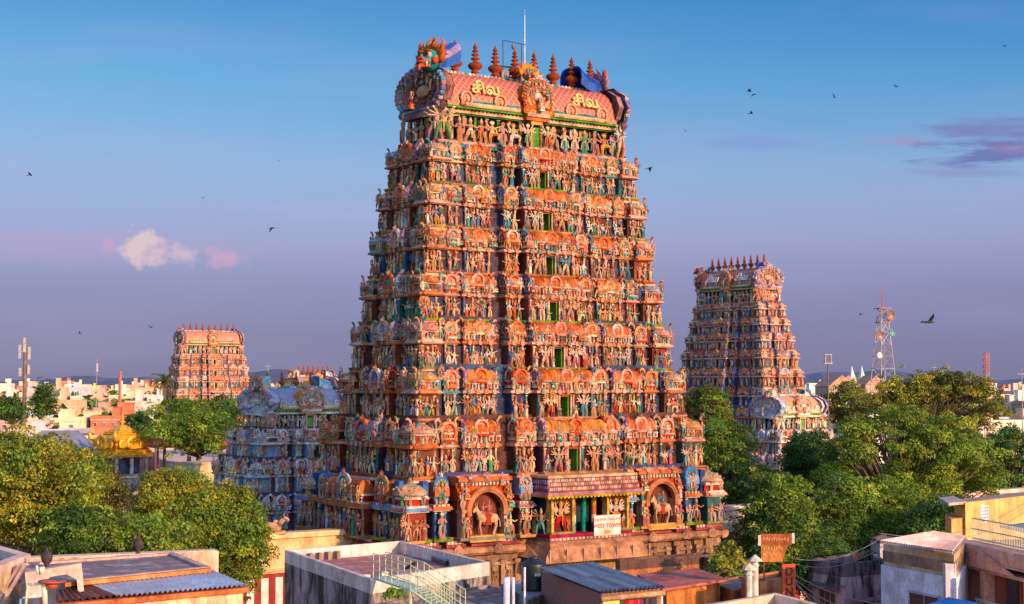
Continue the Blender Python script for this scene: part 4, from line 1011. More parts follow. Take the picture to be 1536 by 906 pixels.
def make_tree(name, label, loc, height, rx, rz_, kind='green', clumps=46, leaves=230, leaf=.17, seed=1, group='trees of the temple courtyard', cr=1.35, low=.1, cat='tree', second=None, trunk_r=.32, ry=None, holes=.0):
    if name == 'tree': clumps, leaves, leaf, cr = int(clumps * 1.45), int(leaves * 1.5), leaf * .66, cr * .84
    nrg = np.random.default_rng(seed); ry = ry or rx
    root = empty(name, loc); tag(root, label, cat, group)
    cz = height - rz_
    pts = []
    tries = 0
    while len(pts) < clumps and tries < 20000:
        tries += 1
        v = nrg.normal(size=3); v /= np.linalg.norm(v); v *= nrg.uniform(.45, 1.0) ** .5
        if v[2] < -.75 + low: continue
        lump = 1 + .24 * math.sin(3 * math.atan2(v[1], v[0]) + seed) + .15 * math.sin(5 * math.atan2(v[1], v[0]) + 2 * seed + 4 * v[2])
        p = np.array([v[0] * (rx - cr * .6) * lump, v[1] * (ry - cr * .6) * lump, cz + v[2] * (rz_ - cr * .5)])
        if all(np.linalg.norm(p - q) > cr * .62 for q in pts): pts.append(p)
    Vs, Cs = [], []
    for i, p in enumerate(pts):
        r_ = cr * nrg.uniform(.5, 1.35); ks = LEAFG[kind if (second is None or nrg.random() < .6) else second]
        V, C = leaf_mesh(nrg, p, r_, int(leaves * (r_ / cr) ** 1.5), leaf * nrg.uniform(.8, 1.25), ks); tone = nrg.uniform(.45, 1.25); C = C * tone; Vs.append(V); Cs.append(C)
        for _ in range(3):  # satellite sprigs break the outline
            q = p + nrg.normal(size=3) * r_ * .58; V, C = leaf_mesh(nrg, q, r_ * .38, leaves // 7, leaf, ks); C = C * tone; Vs.append(V); Cs.append(C)
    V = np.concatenate(Vs).reshape(-1, 3); C = np.concatenate(Cs); n = len(C)
    me = bpy.data.meshes.new('crown'); me.vertices.add(4 * n); me.vertices.foreach_set('co', V.astype(np.float32).ravel())
    me.loops.add(4 * n); me.loops.foreach_set('vertex_index', np.arange(4 * n, dtype=np.int32)); me.polygons.add(n); me.polygons.foreach_set('loop_start', np.arange(0, 4 * n, 4, dtype=np.int32))
    at = me.attributes.new('Col', 'FLOAT_COLOR', 'FACE'); at.data.foreach_set('color', np.concatenate([np.clip(C, 0, 1), np.ones((n, 1))], 1).astype(np.float32).ravel())
    me.update(calc_edges=True); me.materials.append(M_LEAF)
    o = bpy.data.objects.new('crown', me); col.objects.link(o); o.parent = root
    tb = MB(); fork = (nrg.normal() * .3, nrg.normal() * .3, max(1.5, cz - rz_ * .75))
    tb.add(path_tube([(0, 0, 0), (fork[0] * .5, fork[1] * .5, fork[2] * .5), fork], [trunk_r * 1.25, trunk_r, trunk_r * .85], 8), [(.16, .1, .07)])
    for p in pts[::1]:
        m_ = (np.array(fork) * .45 + p * .55) + nrg.normal(size=3) * .35
        tb.add(path_tube([fork, tuple(m_), tuple(p)], [trunk_r * .42, trunk_r * .24, .05], 5), [(.16, .1, .07)])
    tb.build('trunk', M_BARK, root)
    return root

def tree_px(name, label, px, ytop, D, rpx, hpx, seed, **k):
    """tree standing at distance D whose crown is rpx wide (half) and hpx tall in photo pixels"""
    p = P(px, ytop, D); s = D / F_PX
    return make_tree(name, label, (p.x, p.y, 0), p.z, rpx * s, hpx * s * .5, seed=seed, **k)

GT = 'trees in the temple courtyard'
tree_px('tree', 'broad golden green tree at the far left above the blue tarpaulin terrace', 55, 648, 99, 105, 196, 11, kind='gold', second='lime', clumps=110, group=GT)
tree_px('tree', 'golden green tree crown cut by the left edge, behind the broad tree', -25, 640, 112, 80, 150, 12, kind='gold', second='green', clumps=60, group=GT)
tree_px('tree', 'olive brown sparse tree just left of the golden shrine', 132, 680, 132, 56, 140, 13, kind='olive', clumps=50, leaves=170, group=GT)
tree_px('tree', 'yellow green tree below the flat terraces, left of the blue tower', 258, 702, 118, 62, 130, 14, kind='lime', second='gold', clumps=66, group=GT)
tree_px('tree', 'green and golden tree hanging over the yellow boundary wall', 336, 724, 101, 64, 182, 15, kind='green', second='gold', clumps=86, group=GT, low=-.1)
tree_px('tree', 'low bright green tree behind the rust stained terrace', 212, 776, 95, 84, 84, 16, kind='lime', second='green', clumps=46, group=GT, low=-.1)
tree_px('tree', 'small dark green tree between the wide left tree and the terrace', 128, 756, 95, 60, 100, 17, kind='dark', second='green', clumps=36, group=GT)
tree_px('tree', 'rounded deep green tree below the distant left tower', 282, 590, 205, 60, 100, 21, kind='green', second='dark', clumps=60, leaves=150, leaf=.24, cr=1.5, group=GT)
tree_px('tree', 'dark green tree touching the left edge of the blue inner tower', 330, 588, 212, 42, 100, 22, kind='dark', clumps=34, leaves=150, leaf=.24, cr=1.5, group=GT)
tree_px('tree', 'broad green tree in front of the deep green tree and right of the golden roof', 300, 612, 190, 52, 84, 23, kind='green', second='green', clumps=40, leaves=150, leaf=.24, cr=1.5, group=GT)
tree_px('tree', 'small dark tree just right of the finial of the golden shrine', 212, 612, 225, 24, 60, 24, kind='dark', clumps=22, leaves=130, leaf=.24, group=GT)
tree_px('tree', 'tapering dark evergreen tree among the pale houses at left', 65, 572, 300, 17, 66, 25, kind='dark', clumps=34, leaves=90, leaf=.3, cr=1.6, group='trees among the houses')
tree_px('tree', 'low dark tree at the left edge beside the tapering evergreen', 16, 592, 300, 24, 50, 26, kind='dark', clumps=26, leaves=90, leaf=.3, cr=1.6, group='trees among the houses')
# right of the west tower
GR = 'trees right of the west tower'
tree_px('tree', 'rounded brownish green tree under the south tower', 1062, 578, 200, 34, 80, 31, kind='olive', second='green', clumps=40, leaves=150, leaf=.24, cr=1.5, group=GR)
tree_px('tree', 'dark green tree beside the right edge of the west tower', 1082, 622, 160, 58, 190, 32, kind='dark', second='green', clumps=100, leaves=170, leaf=.19, group=GR, low=-.1)
tree_px('tree', 'deep green tree in front of the small pink tower', 1212, 640, 165, 44, 120, 33, kind='dark', clumps=56, leaves=170, leaf=.19, group=GR)
tree_px('tree', 'largest tree at right with a bright yellow green crown', 1352, 600, 150, 132, 215, 34, kind='lime', second='green', clumps=210, leaves=200, leaf=.19, cr=1.3, group=GR, ry=6.5, low=-.1)
tree_px('tree', 'wide olive tree behind the largest one, spreading towards the guyed mast', 1395, 556, 225, 112, 110, 35, kind='olive', second='gold', clumps=110, leaves=160, leaf=.26, cr=1.7, group=GR, ry=8)
tree_px('tree', 'olive green tree below the lattice mast, left of the wide olive tree', 1268, 572, 255, 40, 80, 36, kind='olive', second='dark', clumps=36, leaves=130, leaf=.28, cr=1.7, group=GR)
tree_px('tree', 'dark green tree running out of the photo at right above the ochre house', 1512, 640, 165, 72, 130, 37, kind='green', second='dark', clumps=72, leaves=170, leaf=.2, group=GR)
tree_px('tree', 'shaggy green tree in front of the boundary wall behind the rusty signboard', 1166, 702, 129, 60, 190, 38, kind='green', second='dark', clumps=92, leaves=170, leaf=.18, group=GR, low=-.15)
tree_px('tree', 'green tree with hanging twigs above the ruined mauve house', 1262, 706, 140, 56, 180, 39, kind='green', second='dark', clumps=84, leaves=170, leaf=.18, group=GR, low=-.15)
tree_px('tree', 'tall green tree above the pink corrugated roof', 1352, 716, 143, 70, 160, 40, kind='green', second='lime', clumps=92, leaves=170, leaf=.18, group=GR, low=-.15)
tree_px('tree', 'golden green tree between the wide olive tree and the ochre house', 1450, 636, 172, 62, 150, 41, kind='gold', second='green', clumps=66, leaves=170, leaf=.2, group=GR)
tree_px('tree', 'low dark tree behind the coral house and below the ochre house', 1420, 742, 135, 60, 120, 42, kind='dark', clumps=52, leaves=170, leaf=.18, group=GR, low=-.15)
tree_px('tree', 'low dark tree under the shaggy green tree, right of the striped wall', 1215, 782, 132, 60, 120, 43, kind='dark', clumps=52, leaves=170, leaf=.18, group=GR, low=-.15)
tree_px('sapling', 'spindly yellow green sapling rising beside the stained orange house', 1088, 812, 84, 30, 95, 44, kind='lime', second='gold', clumps=34, leaves=60, leaf=.13, cr=.5, group='saplings', cat='young tree', trunk_r=.08)
tree_px('sapling', 'small dark bush right of the spindly sapling behind the two white posts', 1110, 862, 80, 26, 60, 45, kind='green', clumps=22, leaves=60, leaf=.13, cr=.5, group='saplings', cat='young tree', trunk_r=.06)

def palm(loc, h, label):
    root = empty('palm_tree', loc); tag(root, label, 'palm tree'); nrg = np.random.default_rng(5)
    obj('trunk', path_tube([(0, 0, 0), (.2, 0, h * .5), (.1, .1, h - 1.2)], [.3, .22, .18], 8), [(.2, .14, .1)], M_BARK, root)
    mb = MB()
    for i in range(30):
        a = i * 2.4; el = R(75 - (i * 37 % 110)); L = 2.6
        pts = [np.array([.1, .1, h - 1.2])]
        for k in range(6):
            e2 = el - k * R(17); pts.append(pts[-1] + np.array([math.cos(a) * math.cos(e2), math.sin(a) * math.cos(e2), math.sin(e2)]) * L / 6)
        sd_ = np.array([-math.sin(a), math.cos(a), 0])
        for k in range(6):
            for j in range(3):
                c = pts[k] + (pts[k + 1] - pts[k]) * j / 3
                for sg in (-1, 1):
                    tip = c + sd_ * sg * .5 * (1 - k / 9) + (pts[k + 1] - pts[k]) * .5 + np.array([0, 0, -.22])
                    V = [c, c + (pts[k + 1] - pts[k]) * .3, tip]; mb.add(T(V, [(0, 1, 2)], 0), [rc([(.13, .12, .03), (.09, .11, .03), (.16, .13, .04)])])
    mb.build('crown', M_LEAF, root)
p_ = P(246, 560, 212); palm((p_.x, p_.y, 0), p_.z, 'palm tree with drooping fronds at the left foot of the distant left tower')
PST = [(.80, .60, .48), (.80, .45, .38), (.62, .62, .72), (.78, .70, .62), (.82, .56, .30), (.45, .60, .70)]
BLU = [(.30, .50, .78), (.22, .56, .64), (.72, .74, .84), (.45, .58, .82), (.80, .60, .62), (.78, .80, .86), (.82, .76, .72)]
# ---------------------------------------------------------------- the other temple towers
PALEG = ([(.66, .60, .70), (.74, .60, .62), (.16, .14, .26), (.84, .7, .6), (.4, .6, .7)], [(.80, .72, .66), (.78, .56, .48), (.2, .12, .16), (.84, .7, .6), (.5, .6, .7)])
def swap(arch=None, cloth=None):
    global ARCH, CLOTH
    old = (ARCH, CLOTH)
    if arch: ARCH = arch
    if cloth: CLOTH = cloth
    return old
def gopuram(label, loc, rz, lev, zrh, lod, fin, nfin, hue, arch=None, cloth=None, mat=None, horn=True, most=100, fincol=None, text=None, gable=1.0, faces=None, hs=.62):
    old = swap(arch, cloth); sk = list(SKIN)
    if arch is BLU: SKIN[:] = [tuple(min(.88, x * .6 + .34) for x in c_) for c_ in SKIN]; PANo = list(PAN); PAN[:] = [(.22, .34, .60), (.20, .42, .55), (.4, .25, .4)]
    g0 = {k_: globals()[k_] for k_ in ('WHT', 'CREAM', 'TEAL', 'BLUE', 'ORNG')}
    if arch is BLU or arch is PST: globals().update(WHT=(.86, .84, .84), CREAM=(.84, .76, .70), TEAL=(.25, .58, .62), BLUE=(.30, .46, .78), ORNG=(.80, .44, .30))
    tw = Tower('temple_tower', label, 'temple tower', loc, rz, mat or M_FAR, lod); tw.fin = fin
    pb = empty('plinth'); pb.parent = tw.root; z, a, b = lev[0]
    obj('masonry', comb(box(-a + .3, a - .3, -b + .3, b - .3, 0, z - .5), box(-a, a, -b, b, z - .9, z - .5, 0, 0, .3)), [(.42, .24, .15)], M_STONE, pb)
    faces = faces or [(0, 1), (R(-90), 1), (R(90), 1), (R(180), 0)]
    for k in range(len(lev) - 1):
        z0, a, b = lev[k]; z1, a1, b1 = lev[k + 1]; storey(tw, k, z0, z1, a, b, a1, b1, faces, len(lev) - 1)
    za, rh, zt, Lr, rb = roof(tw, *lev[-1], nfin=nfin, zr_h=zrh, horn=horn, hue=hue, gable=gable, hs=hs, gcol=PALEG if arch is BLU or arch is PST else None, ccol=[(.25, .58, .64), (.80, .62, .36), (.20, .55, .66), (.72, .74, .78)] if arch is BLU or arch is PST else None)
    if text:
        for x in (-.52, .52): text_on(tw, 'சிவ', 1.6, x * Lr, -rb - .04, za + .25 + rh * .5, R(22), text, ext=.06, bold=.03)
    tw.flush(most); globals()['ARCH'], globals()['CLOTH'] = old; SKIN[:] = sk; globals().update(g0)
    if arch is BLU: PAN[:] = PANo
    return tw
# distant left (east) tower
c = P(308, 500, 330)
EL = [(6.0, 10.7, 5.6), (9.8, 9.9, 4.9), (13.2, 9.3, 4.4), (16.2, 8.8, 3.9), (19.0, 8.3, 3.5), (21.6, 7.9, 3.1), (24.0, 7.5, 2.7), (26.2, 7.1, 2.3)]
gopuram('distant orange lit temple tower at far left, above the palm and the dark trees', (c.x, c.y + 4, 0), RZ, EL, 4.6, 1, .95, 9, (.62, .20, .10), [(.78, .40, .22), (.74, .34, .18), (.80, .50, .32), (.70, .30, .18), (.76, .44, .34)], most=60, hs=.5)
# south tower at right, long side in shade
c = P(1104, 400, 268)
SL = [(8.4, 14.6, 8.1), (12.4, 13.5, 7.2), (16.1, 12.6, 6.3), (19.5, 12.0, 5.7), (22.7, 11.4, 5.1), (25.8, 10.7, 4.6), (28.6, 10.0, 4.1), (31.3, 9.3, 3.7), (33.9, 8.6, 3.3)]
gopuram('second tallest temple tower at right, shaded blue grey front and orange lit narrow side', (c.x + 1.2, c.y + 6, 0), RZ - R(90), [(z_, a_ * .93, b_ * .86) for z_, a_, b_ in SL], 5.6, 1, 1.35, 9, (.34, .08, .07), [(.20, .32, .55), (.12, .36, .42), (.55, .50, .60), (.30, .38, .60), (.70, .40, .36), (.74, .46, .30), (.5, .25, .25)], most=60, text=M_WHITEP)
c = P(444, 600, 156)
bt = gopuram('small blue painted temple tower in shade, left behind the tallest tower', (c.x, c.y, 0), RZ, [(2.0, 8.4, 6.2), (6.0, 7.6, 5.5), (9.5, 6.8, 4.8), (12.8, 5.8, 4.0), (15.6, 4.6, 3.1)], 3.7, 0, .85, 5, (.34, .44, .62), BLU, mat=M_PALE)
for ch in bt.root.children:
    if ch.name.startswith('finial'): ch.data = ch.data.copy(); ch.data.materials.clear(); ch.data.materials.append(M_GOLD)
c = P(470, 566, 236)
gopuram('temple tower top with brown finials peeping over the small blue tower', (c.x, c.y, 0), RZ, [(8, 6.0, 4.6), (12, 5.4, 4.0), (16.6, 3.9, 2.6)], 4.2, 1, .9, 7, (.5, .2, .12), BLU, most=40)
c = P(1183, 620, 200)
gopuram('small pink and cream temple tower rising from the trees at right', (c.x, c.y, 0), RZ, [(4.0, 6.2, 4.6), (7.8, 5.5, 3.9), (11.2, 4.8, 3.2), (14.2, 4.2, 2.5)], 4.0, 0, .30, 5, (.70, .34, .16), PST, mat=M_PALE, most=80, hs=.5)

# golden shrine roof
def golden_shrine():
    c = P(183, 680, 205); z0 = 10.9
    root = empty('golden_shrine', (c.x, c.y, 0), RZ + R(12)); tag(root, 'gilded hipped shrine roof shining above the left trees', 'shrine')
    w = 3.05; mb = MB()
    for sx in (-1, 0, 1):
        for sy in (-1, 0, 1): 
            if sx or sy: mb.add(lathe([(.28, 0), (.24, .3), (.24, 2.2), (.36, 2.5)], 8), [WHT], MX((sx * (w - .8), sy * (w - .8), z0 - 2.6)))
    mb.add(box(-w + 1.4, w - 1.4, -w + 1.4, w - 1.4, z0 - 3, z0), [(.12, .12, .2)])
    mb.build('colonnade', M_STUCCO, root)
    wl = MB(); wl.add(box(-w - .3, w + .3, -w - .3, w + .3, 0, z0 - 2.6), [(.62, .60, .68)])
    for phi in (0, R(-90), R(90)):
        F = Face(None, wl, phi); moulding(F, -w - .2, w + .2, w, w + .5, z0 - 3.1, .5, WHT, PNK, True); moulding(F, -w - .2, w + .2, w, w + .4, z0 - 5.2, .5, WHT, TEAL, True)
    wl.build('wall', M_STUCCO, root)
    st = MB()
    for phi in (0, R(-90), R(90)):
        F = Face(None, st, phi)
        for i in range(8):
            for zz in (z0 - 4.7, z0 - 6.8): st.add(rc(FIGS + F_MANY), [rc([WHT, SKIN[6], (.6, .5, .6)]), rc([WHT, (.4, .4, .6), PNK]), WHT, rc(GOLDP)], F.mat(-w + .3 + i * 2 * (w - .3) / 7, w + .55, zz, 1.5))
    s_ = st.build('statuary', M_STUCCO, root); tag(s_, kind='stuff')
    rf = MB(); M = None
    t = lathe([(w * 1.28, z0 - .1), (w * 1.30, z0 + .15), (w * 1.18, z0 + .45), (w * 1.2, z0 + .6), (w * 1.05, z0 + .75), (w * 1.24, z0 + 1.2), (w * 1.2, z0 + 2.0), (w * 1.0, z0 + 2.4), (w * .9, z0 + 2.5), (w * .5, z0 + 3.1), (w * .25, z0 + 3.5), (w * .12, z0 + 3.7)], 4, 0, 1, R(45))
    rf.add(t, [(1, 1, 1)])
    for k, zz in enumerate((2.62, 2.86, 3.1)): rf.add(lathe([(w * (.98 - .2 * k), z0 + zz - .1), (w * (.98 - .2 * k), z0 + zz)], 4, 0, 1, R(45)), [(1, 1, 1)])
    rf.build('gilded_roof', M_GOLD, root)
    for phi in (0, R(-90), R(90), R(180)):
        o = MB().add(KUDU, [(1, 1, 1)] * 5).build('horseshoe_arch', M_GOLD, root); o.matrix_local = Matrix((MX(rz=phi) @ MX((0, -w * .98, z0 + .7), 0, (2.5, 1.5, 1.7))).tolist())
        for sx in (-1, 1):
            o = MB().add(KUDU_B, [(1, 1, 1)] * 5).build('horseshoe_arch', M_GOLD, root); o.matrix_local = Matrix((MX(rz=phi) @ MX((sx * w * .58, -w * .97, z0 + .8), 0, (1.2, 1, 1.1))).tolist())
    for sx in (-1, 1):
        for sy in (-1, 1): obj('corner_scroll', path_tube([(sx * w * .8, sy * w * .8, z0 + 1.7), (sx * w * .95, sy * w * .95, z0 + 2.1), (sx * w * .98, sy * w * .98, z0 + 2.6), (sx * w * .9, sy * w * .9, z0 + 3.0), (sx * w * .84, sy * w * .84, z0 + 2.8)], [.4, .35, .25, .16, .08], 7), [(1, 1, 1)], M_GOLD, root, True)
    n_ = 40
    fr = MB()
    for phi in (0, R(-90), R(90), R(180)):
        for i in range(30): fr.add(box(-.05, .05, -.03, .03, -.42, 0), [(1, 1, 1)], MX(rz=phi) @ MX((-w * .9 + i * w * 1.8 / 29, -w * .91, z0)))
    fr.build('fringe', M_GOLD, root)
    o = obj('finial', KALASH, [(1, 1, 1)], M_GOLD, root, True); o.location = (0, 0, z0 + 3.6); o.scale = (.95, .95, 1.0)
golden_shrine()
# ---------------------------------------------------------------- foreground and setting
def ccw(p):
    a = sum(p[i].x * p[(i + 1) % len(p)].y - p[(i + 1) % len(p)].x * p[i].y for i in range(len(p)))
    return p if a > 0 else p[::-1]
def prismz(pts, z0, z1, s=0, st=None):
    n = len(pts); V = [(p.x, p.y, z0) for p in pts] + [(p.x, p.y, z1) for p in pts]
    return T(V, [(i, (i + 1) % n, n + (i + 1) % n, n + i) for i in range(n)] + [tuple(range(n, 2 * n)), tuple(range(n))[::-1]], [s] * n + [s if st is None else st, s])
def inset(pts, d):
    c = []; n = len(pts)
    for i in range(n):
        a, b, e = pts[i - 1], pts[i], pts[(i + 1) % n]
        d1 = (b - a).normalized(); d2 = (e - b).normalized(); n1 = Vector((-d1.y, d1.x)); n2 = Vector((-d2.y, d2.x))
        m = (n1 + n2).normalized(); k = d / max(.3, m.dot(n1)); c.append(b + m * k)
    return c
def walls(pts, th, z0, z1, s=0, skip=(), top=1):
    ins = inset(pts, th); ts = []; n = len(pts)
    for i in range(n):
        if i in skip: continue
        j = (i + 1) % n; q = [pts[i], pts[j], ins[j], ins[i]]
        ts.append(prismz(q, z0, z1, s, top))
    return comb(*ts)
def at_wall(p0, p1, t, z, out=0.0):
    """matrix at fraction t of wall p0->p1 (outside on the right hand), local x along the wall, -y outwards"""
    d = (p1 - p0).normalized(); p = p0.lerp(p1, t); ang = math.atan2(d.y, d.x); o = Vector((d.y, -d.x))
    return MX((p.x + o.x * out, p.y + o.y * out, z), ang)
def window(parent, p0, p1, t, z, w, h, frame=(.5, .42, .35), pane=(.05, .045, .05), bars=3, shade=None):
    M = at_wall(p0, p1, t, z); fr = MB()
    fr.add(comb(box(-w / 2 - .08, w / 2 + .08, -.09, .02, -.08, 0), box(-w / 2 - .08, w / 2 + .08, -.09, .02, h, h + .08), box(-w / 2 - .08, -w / 2, -.08, .02, 0, h), box(w / 2, w / 2 + .08, -.08, .02, 0, h)), [frame], M)
    for i in range(1, bars): fr.add(box(-w / 2 + w * i / bars - .02, -w / 2 + w * i / bars + .02, -.06, .01, 0, h), [frame], M)
    o = fr.build('window', M_CLEANWALL, parent)
    pn = MB(); pn.add(box(-w / 2, w / 2, -.035, .01, 0.003, h - .003), [pane], M); pn.build('pane', M_METAL, o)
    if shade: sh = MB(); sh.add(box(-w / 2 - .25, w / 2 + .25, -.55, .0, h + .12, h + .22, 0), [shade], M); sh.build('sunshade', M_WALL, parent)
def corr(pts, z, n, amp, along=0, cols=((.5, .5, .55),), th=.03, drops=None):
    """corrugated sheet over a quad of 3-D points; waves run across edge 0->1"""
    a, b, c, d = pts; m = n * 6; rows = 6; V, F, S = [], [], []
    for i in range(m + 1):
        s = i / m
        for k in range(rows + 1):
            t = k / rows; p = a.lerp(b, s).lerp(d.lerp(c, s), t); V.append((p.x, p.y, p.z + amp * math.sin(2 * math.pi * s * n)))
    for i in range(m):
        for k in range(rows): F.append((i * (rows + 1) + k, (i + 1) * (rows + 1) + k, (i + 1) * (rows + 1) + k + 1, i * (rows + 1) + k + 1)); S.append((i * 7 // m * 3 + k // 3) % len(cols))
    nv = len(V); V += [(x, y, zz - th) for x, y, zz in V]; F2 = [tuple(nv + q for q in f[::-1]) for f in F]
    return T(V, F + F2, S + S)
def v2(p): return Vector((p.x, p.y))
def Gs(l, z): return [v2(G(x, y, z)) for x, y in l]
def house(name, label, px, z, body, terrace, par=None, ph=.6, th=.22, cat='building', zb=0, mat=None, skip=(), partop=None, group=None):
    pts = ccw(Gs(px, z)); root = empty(name, (pts[0].x, pts[0].y, 0)); tag(root, label, cat, group)
    o = Vector((pts[0].x, pts[0].y)); L = [p - o for p in pts]; mat = mat or M_WALL
    obj('wall', prismz(L, zb, z - ph, 0), [body], mat, root)
    ins = inset(L, th + .01)
    obj('terrace', prismz(ins, z - ph - .02, z - ph + .03), [terrace], M_TERR, root)
    if ph > .05: obj('parapet', walls(L, th, z - ph + .003, z, 0, skip), [par or body, partop or par or body], M_CLEANWALL if par and par[0] > .5 else mat, root)
    return root, L

# ground and streets
g = obj('ground', T([(-6000, -300, 0), (6000, -300, 0), (6000, 9000, 0), (-6000, 9000, 0)], [(0, 1, 2, 3)], 0), [(.20, .15, .10)], m_painted('dusty_ground', rough=.95, grime=.5, scale=.05, bump=0), None); tag(g, kind='structure')
def strip(name, a, b, w, z, c, mat):
    d = (b - a).normalized(); n = Vector((-d.y, d.x)) * w / 2
    o = obj(name, T([(a.x - n.x, a.y - n.y, z), (b.x - n.x, b.y - n.y, z), (b.x + n.x, b.y + n.y, z), (a.x + n.x, a.y + n.y, z)], [(0, 1, 2, 3)], 0), [c], mat); tag(o, kind='structure'); return o
u2, w2 = Vector((U.x, U.y)), Vector((Vv.x, Vv.y)); C2 = Vector((MAIN_C.x, MAIN_C.y))
M_ASPH = m_plain('asphalt', (.05, .05, .052), .9)
strip('street', C2 - w2 * 19 - u2 * 150, C2 - w2 * 19 + u2 * 150, 11, .004, (.05, .05, .05), M_ASPH)
strip('pavement', C2 - w2 * 11.9 - u2 * 150, C2 - w2 * 11.9 + u2 * 150, 3, .12, (.3, .25, .2), M_CLEANWALL)
# far wooded ridge and plain
hm = MB(); V = []; n_ = 160
for i in range(n_ + 1):
    x = -5200 + 10400 * i / n_; hgt = 34 + 14 * math.sin(i * .21) + 9 * math.sin(i * .57 + 1) + 5 * math.sin(i * 1.7)
    V += [(x, 5200, -2), (x, 5600, hgt + 10), (x, 7000, -2)]
F_ = []
for i in range(n_): F_ += [(i * 3, i * 3 + 3, i * 3 + 4, i * 3 + 1), (i * 3 + 1, i * 3 + 4, i * 3 + 5, i * 3 + 2)]
tag(hm.add(T(V, F_, 0), [(.09, .12, .20)]).build('hills', m_painted('wooded_hills', rough=1, grime=.3, scale=.002, bump=0), None), kind='structure')  # pale blue tint puts distance haze into the hill colour

# temple boundary wall with red and white stripes, on both sides of the tower
def boundary(t0, t1, label, c=(.82, .52, .26)):
    root = empty('boundary_wall', (C2.x, C2.y, 0), RZ); tag(root, label, 'wall', 'temple boundary walls')
    zt = 9.5; x0, x1 = sorted((t0, t1))
    obj('plaster_wall', comb(box(x0, x1, -.5, .5, 0, zt - .35), box(x0, x1, -.72, -.5, zt - 2.6, zt - 2.45)), [c], M_CLEANWALL, root)
    obj('coping', box(x0, x1, -.75, .75, zt - .35, zt, 0, .12), [tuple(x * 1.04 for x in c)], M_CLEANWALL, root)
    mb = MB(); mb.add(box(x0, x1, -.53, -.5, 0, 6.75), [(.30, .03, .03)]); n = int((x1 - x0) / 1.1)
    for i in range(n): mb.add(box(x0 + .2 + i * 1.1, x0 + .75 + i * 1.1, -.56, -.53, .3, 6.45), [(.78, .74, .70)])
    mb.build('stripe_band', M_CLEANWALL, root)
boundary(-12.6, -120, 'long yellow temple boundary wall with red and white stripes, left of the tallest tower')
boundary(12.6, 120, 'pale temple boundary wall behind the trees, right of the tallest tower', (.76, .56, .44))
# second stretch of lower cream wall seen beneath the left trees
# nandi bull on the wall
p = P(404, 806, 110.5)
nr = obj('nandi_statue', mv(comb(path_tube([(-.9, 0, .35), (-.5, 0, .48), (.2, 0, .5), (.7, 0, .45), (1.0, 0, .3)], [.2, .42, .42, .42, .2], 9), path_tube([(-.7, 0, .7), (-1.0, 0, 1.0), (-1.15, 0, 1.15)], [.28, .22, .18], 7), path_tube([(-1.1, 0, 1.25), (-1.4, 0, 1.12), (-1.55, 0, 1.0)], [.2, .17, .11], 7),
    tube((-1.1, -.12, 1.38), (-1.15, -.2, 1.6), .05, .01), tube((-1.1, .12, 1.38), (-1.15, .2, 1.6), .05, .01), ball((-.45, 0, .95), (.22, .16, .16), 0), path_tube([(-.6, -.3, .1), (-1.1, -.32, .08), (-1.3, -.3, .05)], [.15, .12, .1], 6), path_tube([(.6, -.35, .15), (.2, -.5, .1), (-.1, -.48, .06)], [.25, .16, .1], 6), box(-1.4, 1.2, -.55, .55, -.02, .1, 1)), .85), [(.80, .50, .34), (.75, .45, .3)], M_STUCCO, None, True)
nr.location = (p.x, p.y + .3, 9.5); nr.rotation_euler = (0, 0, RZ + R(180) - R(30)); tag(nr, 'reclining bull statue on top of the yellow boundary wall', 'statue')

# ---- WEST TOWER signboard
sg = empty('signboard', (0, 0, 0)); sg.location = MAIN_C; sg.rotation_euler = (0, 0, RZ)
tag(sg, 'white signboard with red Tamil and WEST TOWER lettering hung at the porch', 'sign')
sx, sn, sz = .10 * LEV[0][1] - .1, LEV[0][2] - .62 + 2.42, LEV[0][0] + .0
obj('board', box(sx - 1.22, sx + 1.22, -sn - .06, -sn, sz - .25, sz + 1.15), [(.84, .70, .62)], M_CLEANWALL, sg)
obj('frame', comb(box(sx - 1.28, sx + 1.28, -sn - .08, -sn + .01, sz + 1.15, sz + 1.2), box(sx - 1.28, sx + 1.28, -sn - .08, -sn + .01, sz - .3, sz - .25)), [(.6, .4, .35)], M_METAL, sg)
def sgt(s, size, x, z, m, bold=0): return text_mesh('lettering', s, size, m, sg, Matrix.Translation((x, -sn - .063, z)) @ Matrix.Rotation(R(90), 4, 'X'), .006, bold)
sgt('ேமற்குக் ேகாபுரம்', .30, sx, sz + .88, M_REDP, .004); sgt('WEST TOWER', .40, sx, sz + .40, M_REDP, .010)
obj('panel', box(sx - .3, sx + .3, -sn - .075, -sn - .06, sz - .17, sz + .08), [(.80, .30, .08)], M_CLEANWALL, sg)

# ---- lightning mast and bell frame on the roof
mt = empty('mast', MAIN_C, RZ); tag(mt, 'thin grey lightning mast on the roof of the tallest tower', 'mast')
obj('pole', comb(tube((1.25, .4, m_ztop - .2), (1.25, .4, m_ztop + 5.6), .05, .03, 6), tube((1.25, .4, m_ztop + 5.6), (1.25, .4, m_ztop + 6.1), .012, .012, 4)), [(.55, .55, .6)], M_METAL, mt)
fr = empty('bell_frame', MAIN_C, RZ); tag(fr, 'dark metal gantry with a hanging lamp beside the lightning mast', 'frame')
z = m_ztop
obj('gantry', comb(tube((-.9, .3, z - .2), (-.95, .3, z + 3.3), .04), tube((.9, .3, z - .2), (.85, .3, z + 3.2), .04), tube((-.95, .3, z + 3.3), (1.2, .3, z + 3.2), .04), tube((-1.9, .3, z + 1.2), (2.3, .3, z + 1.25), .08)), [(.05, .06, .10)], M_METAL, fr)
obj('lamp', lathe([(.02, z + 3.2), (.1, z + 3.1), (.16, z + 2.9), (.12, z + 2.75), (.02, z + 2.68)], 8), [(.15, .15, .15)], M_METAL, fr).location = (0.05, .3, 0)
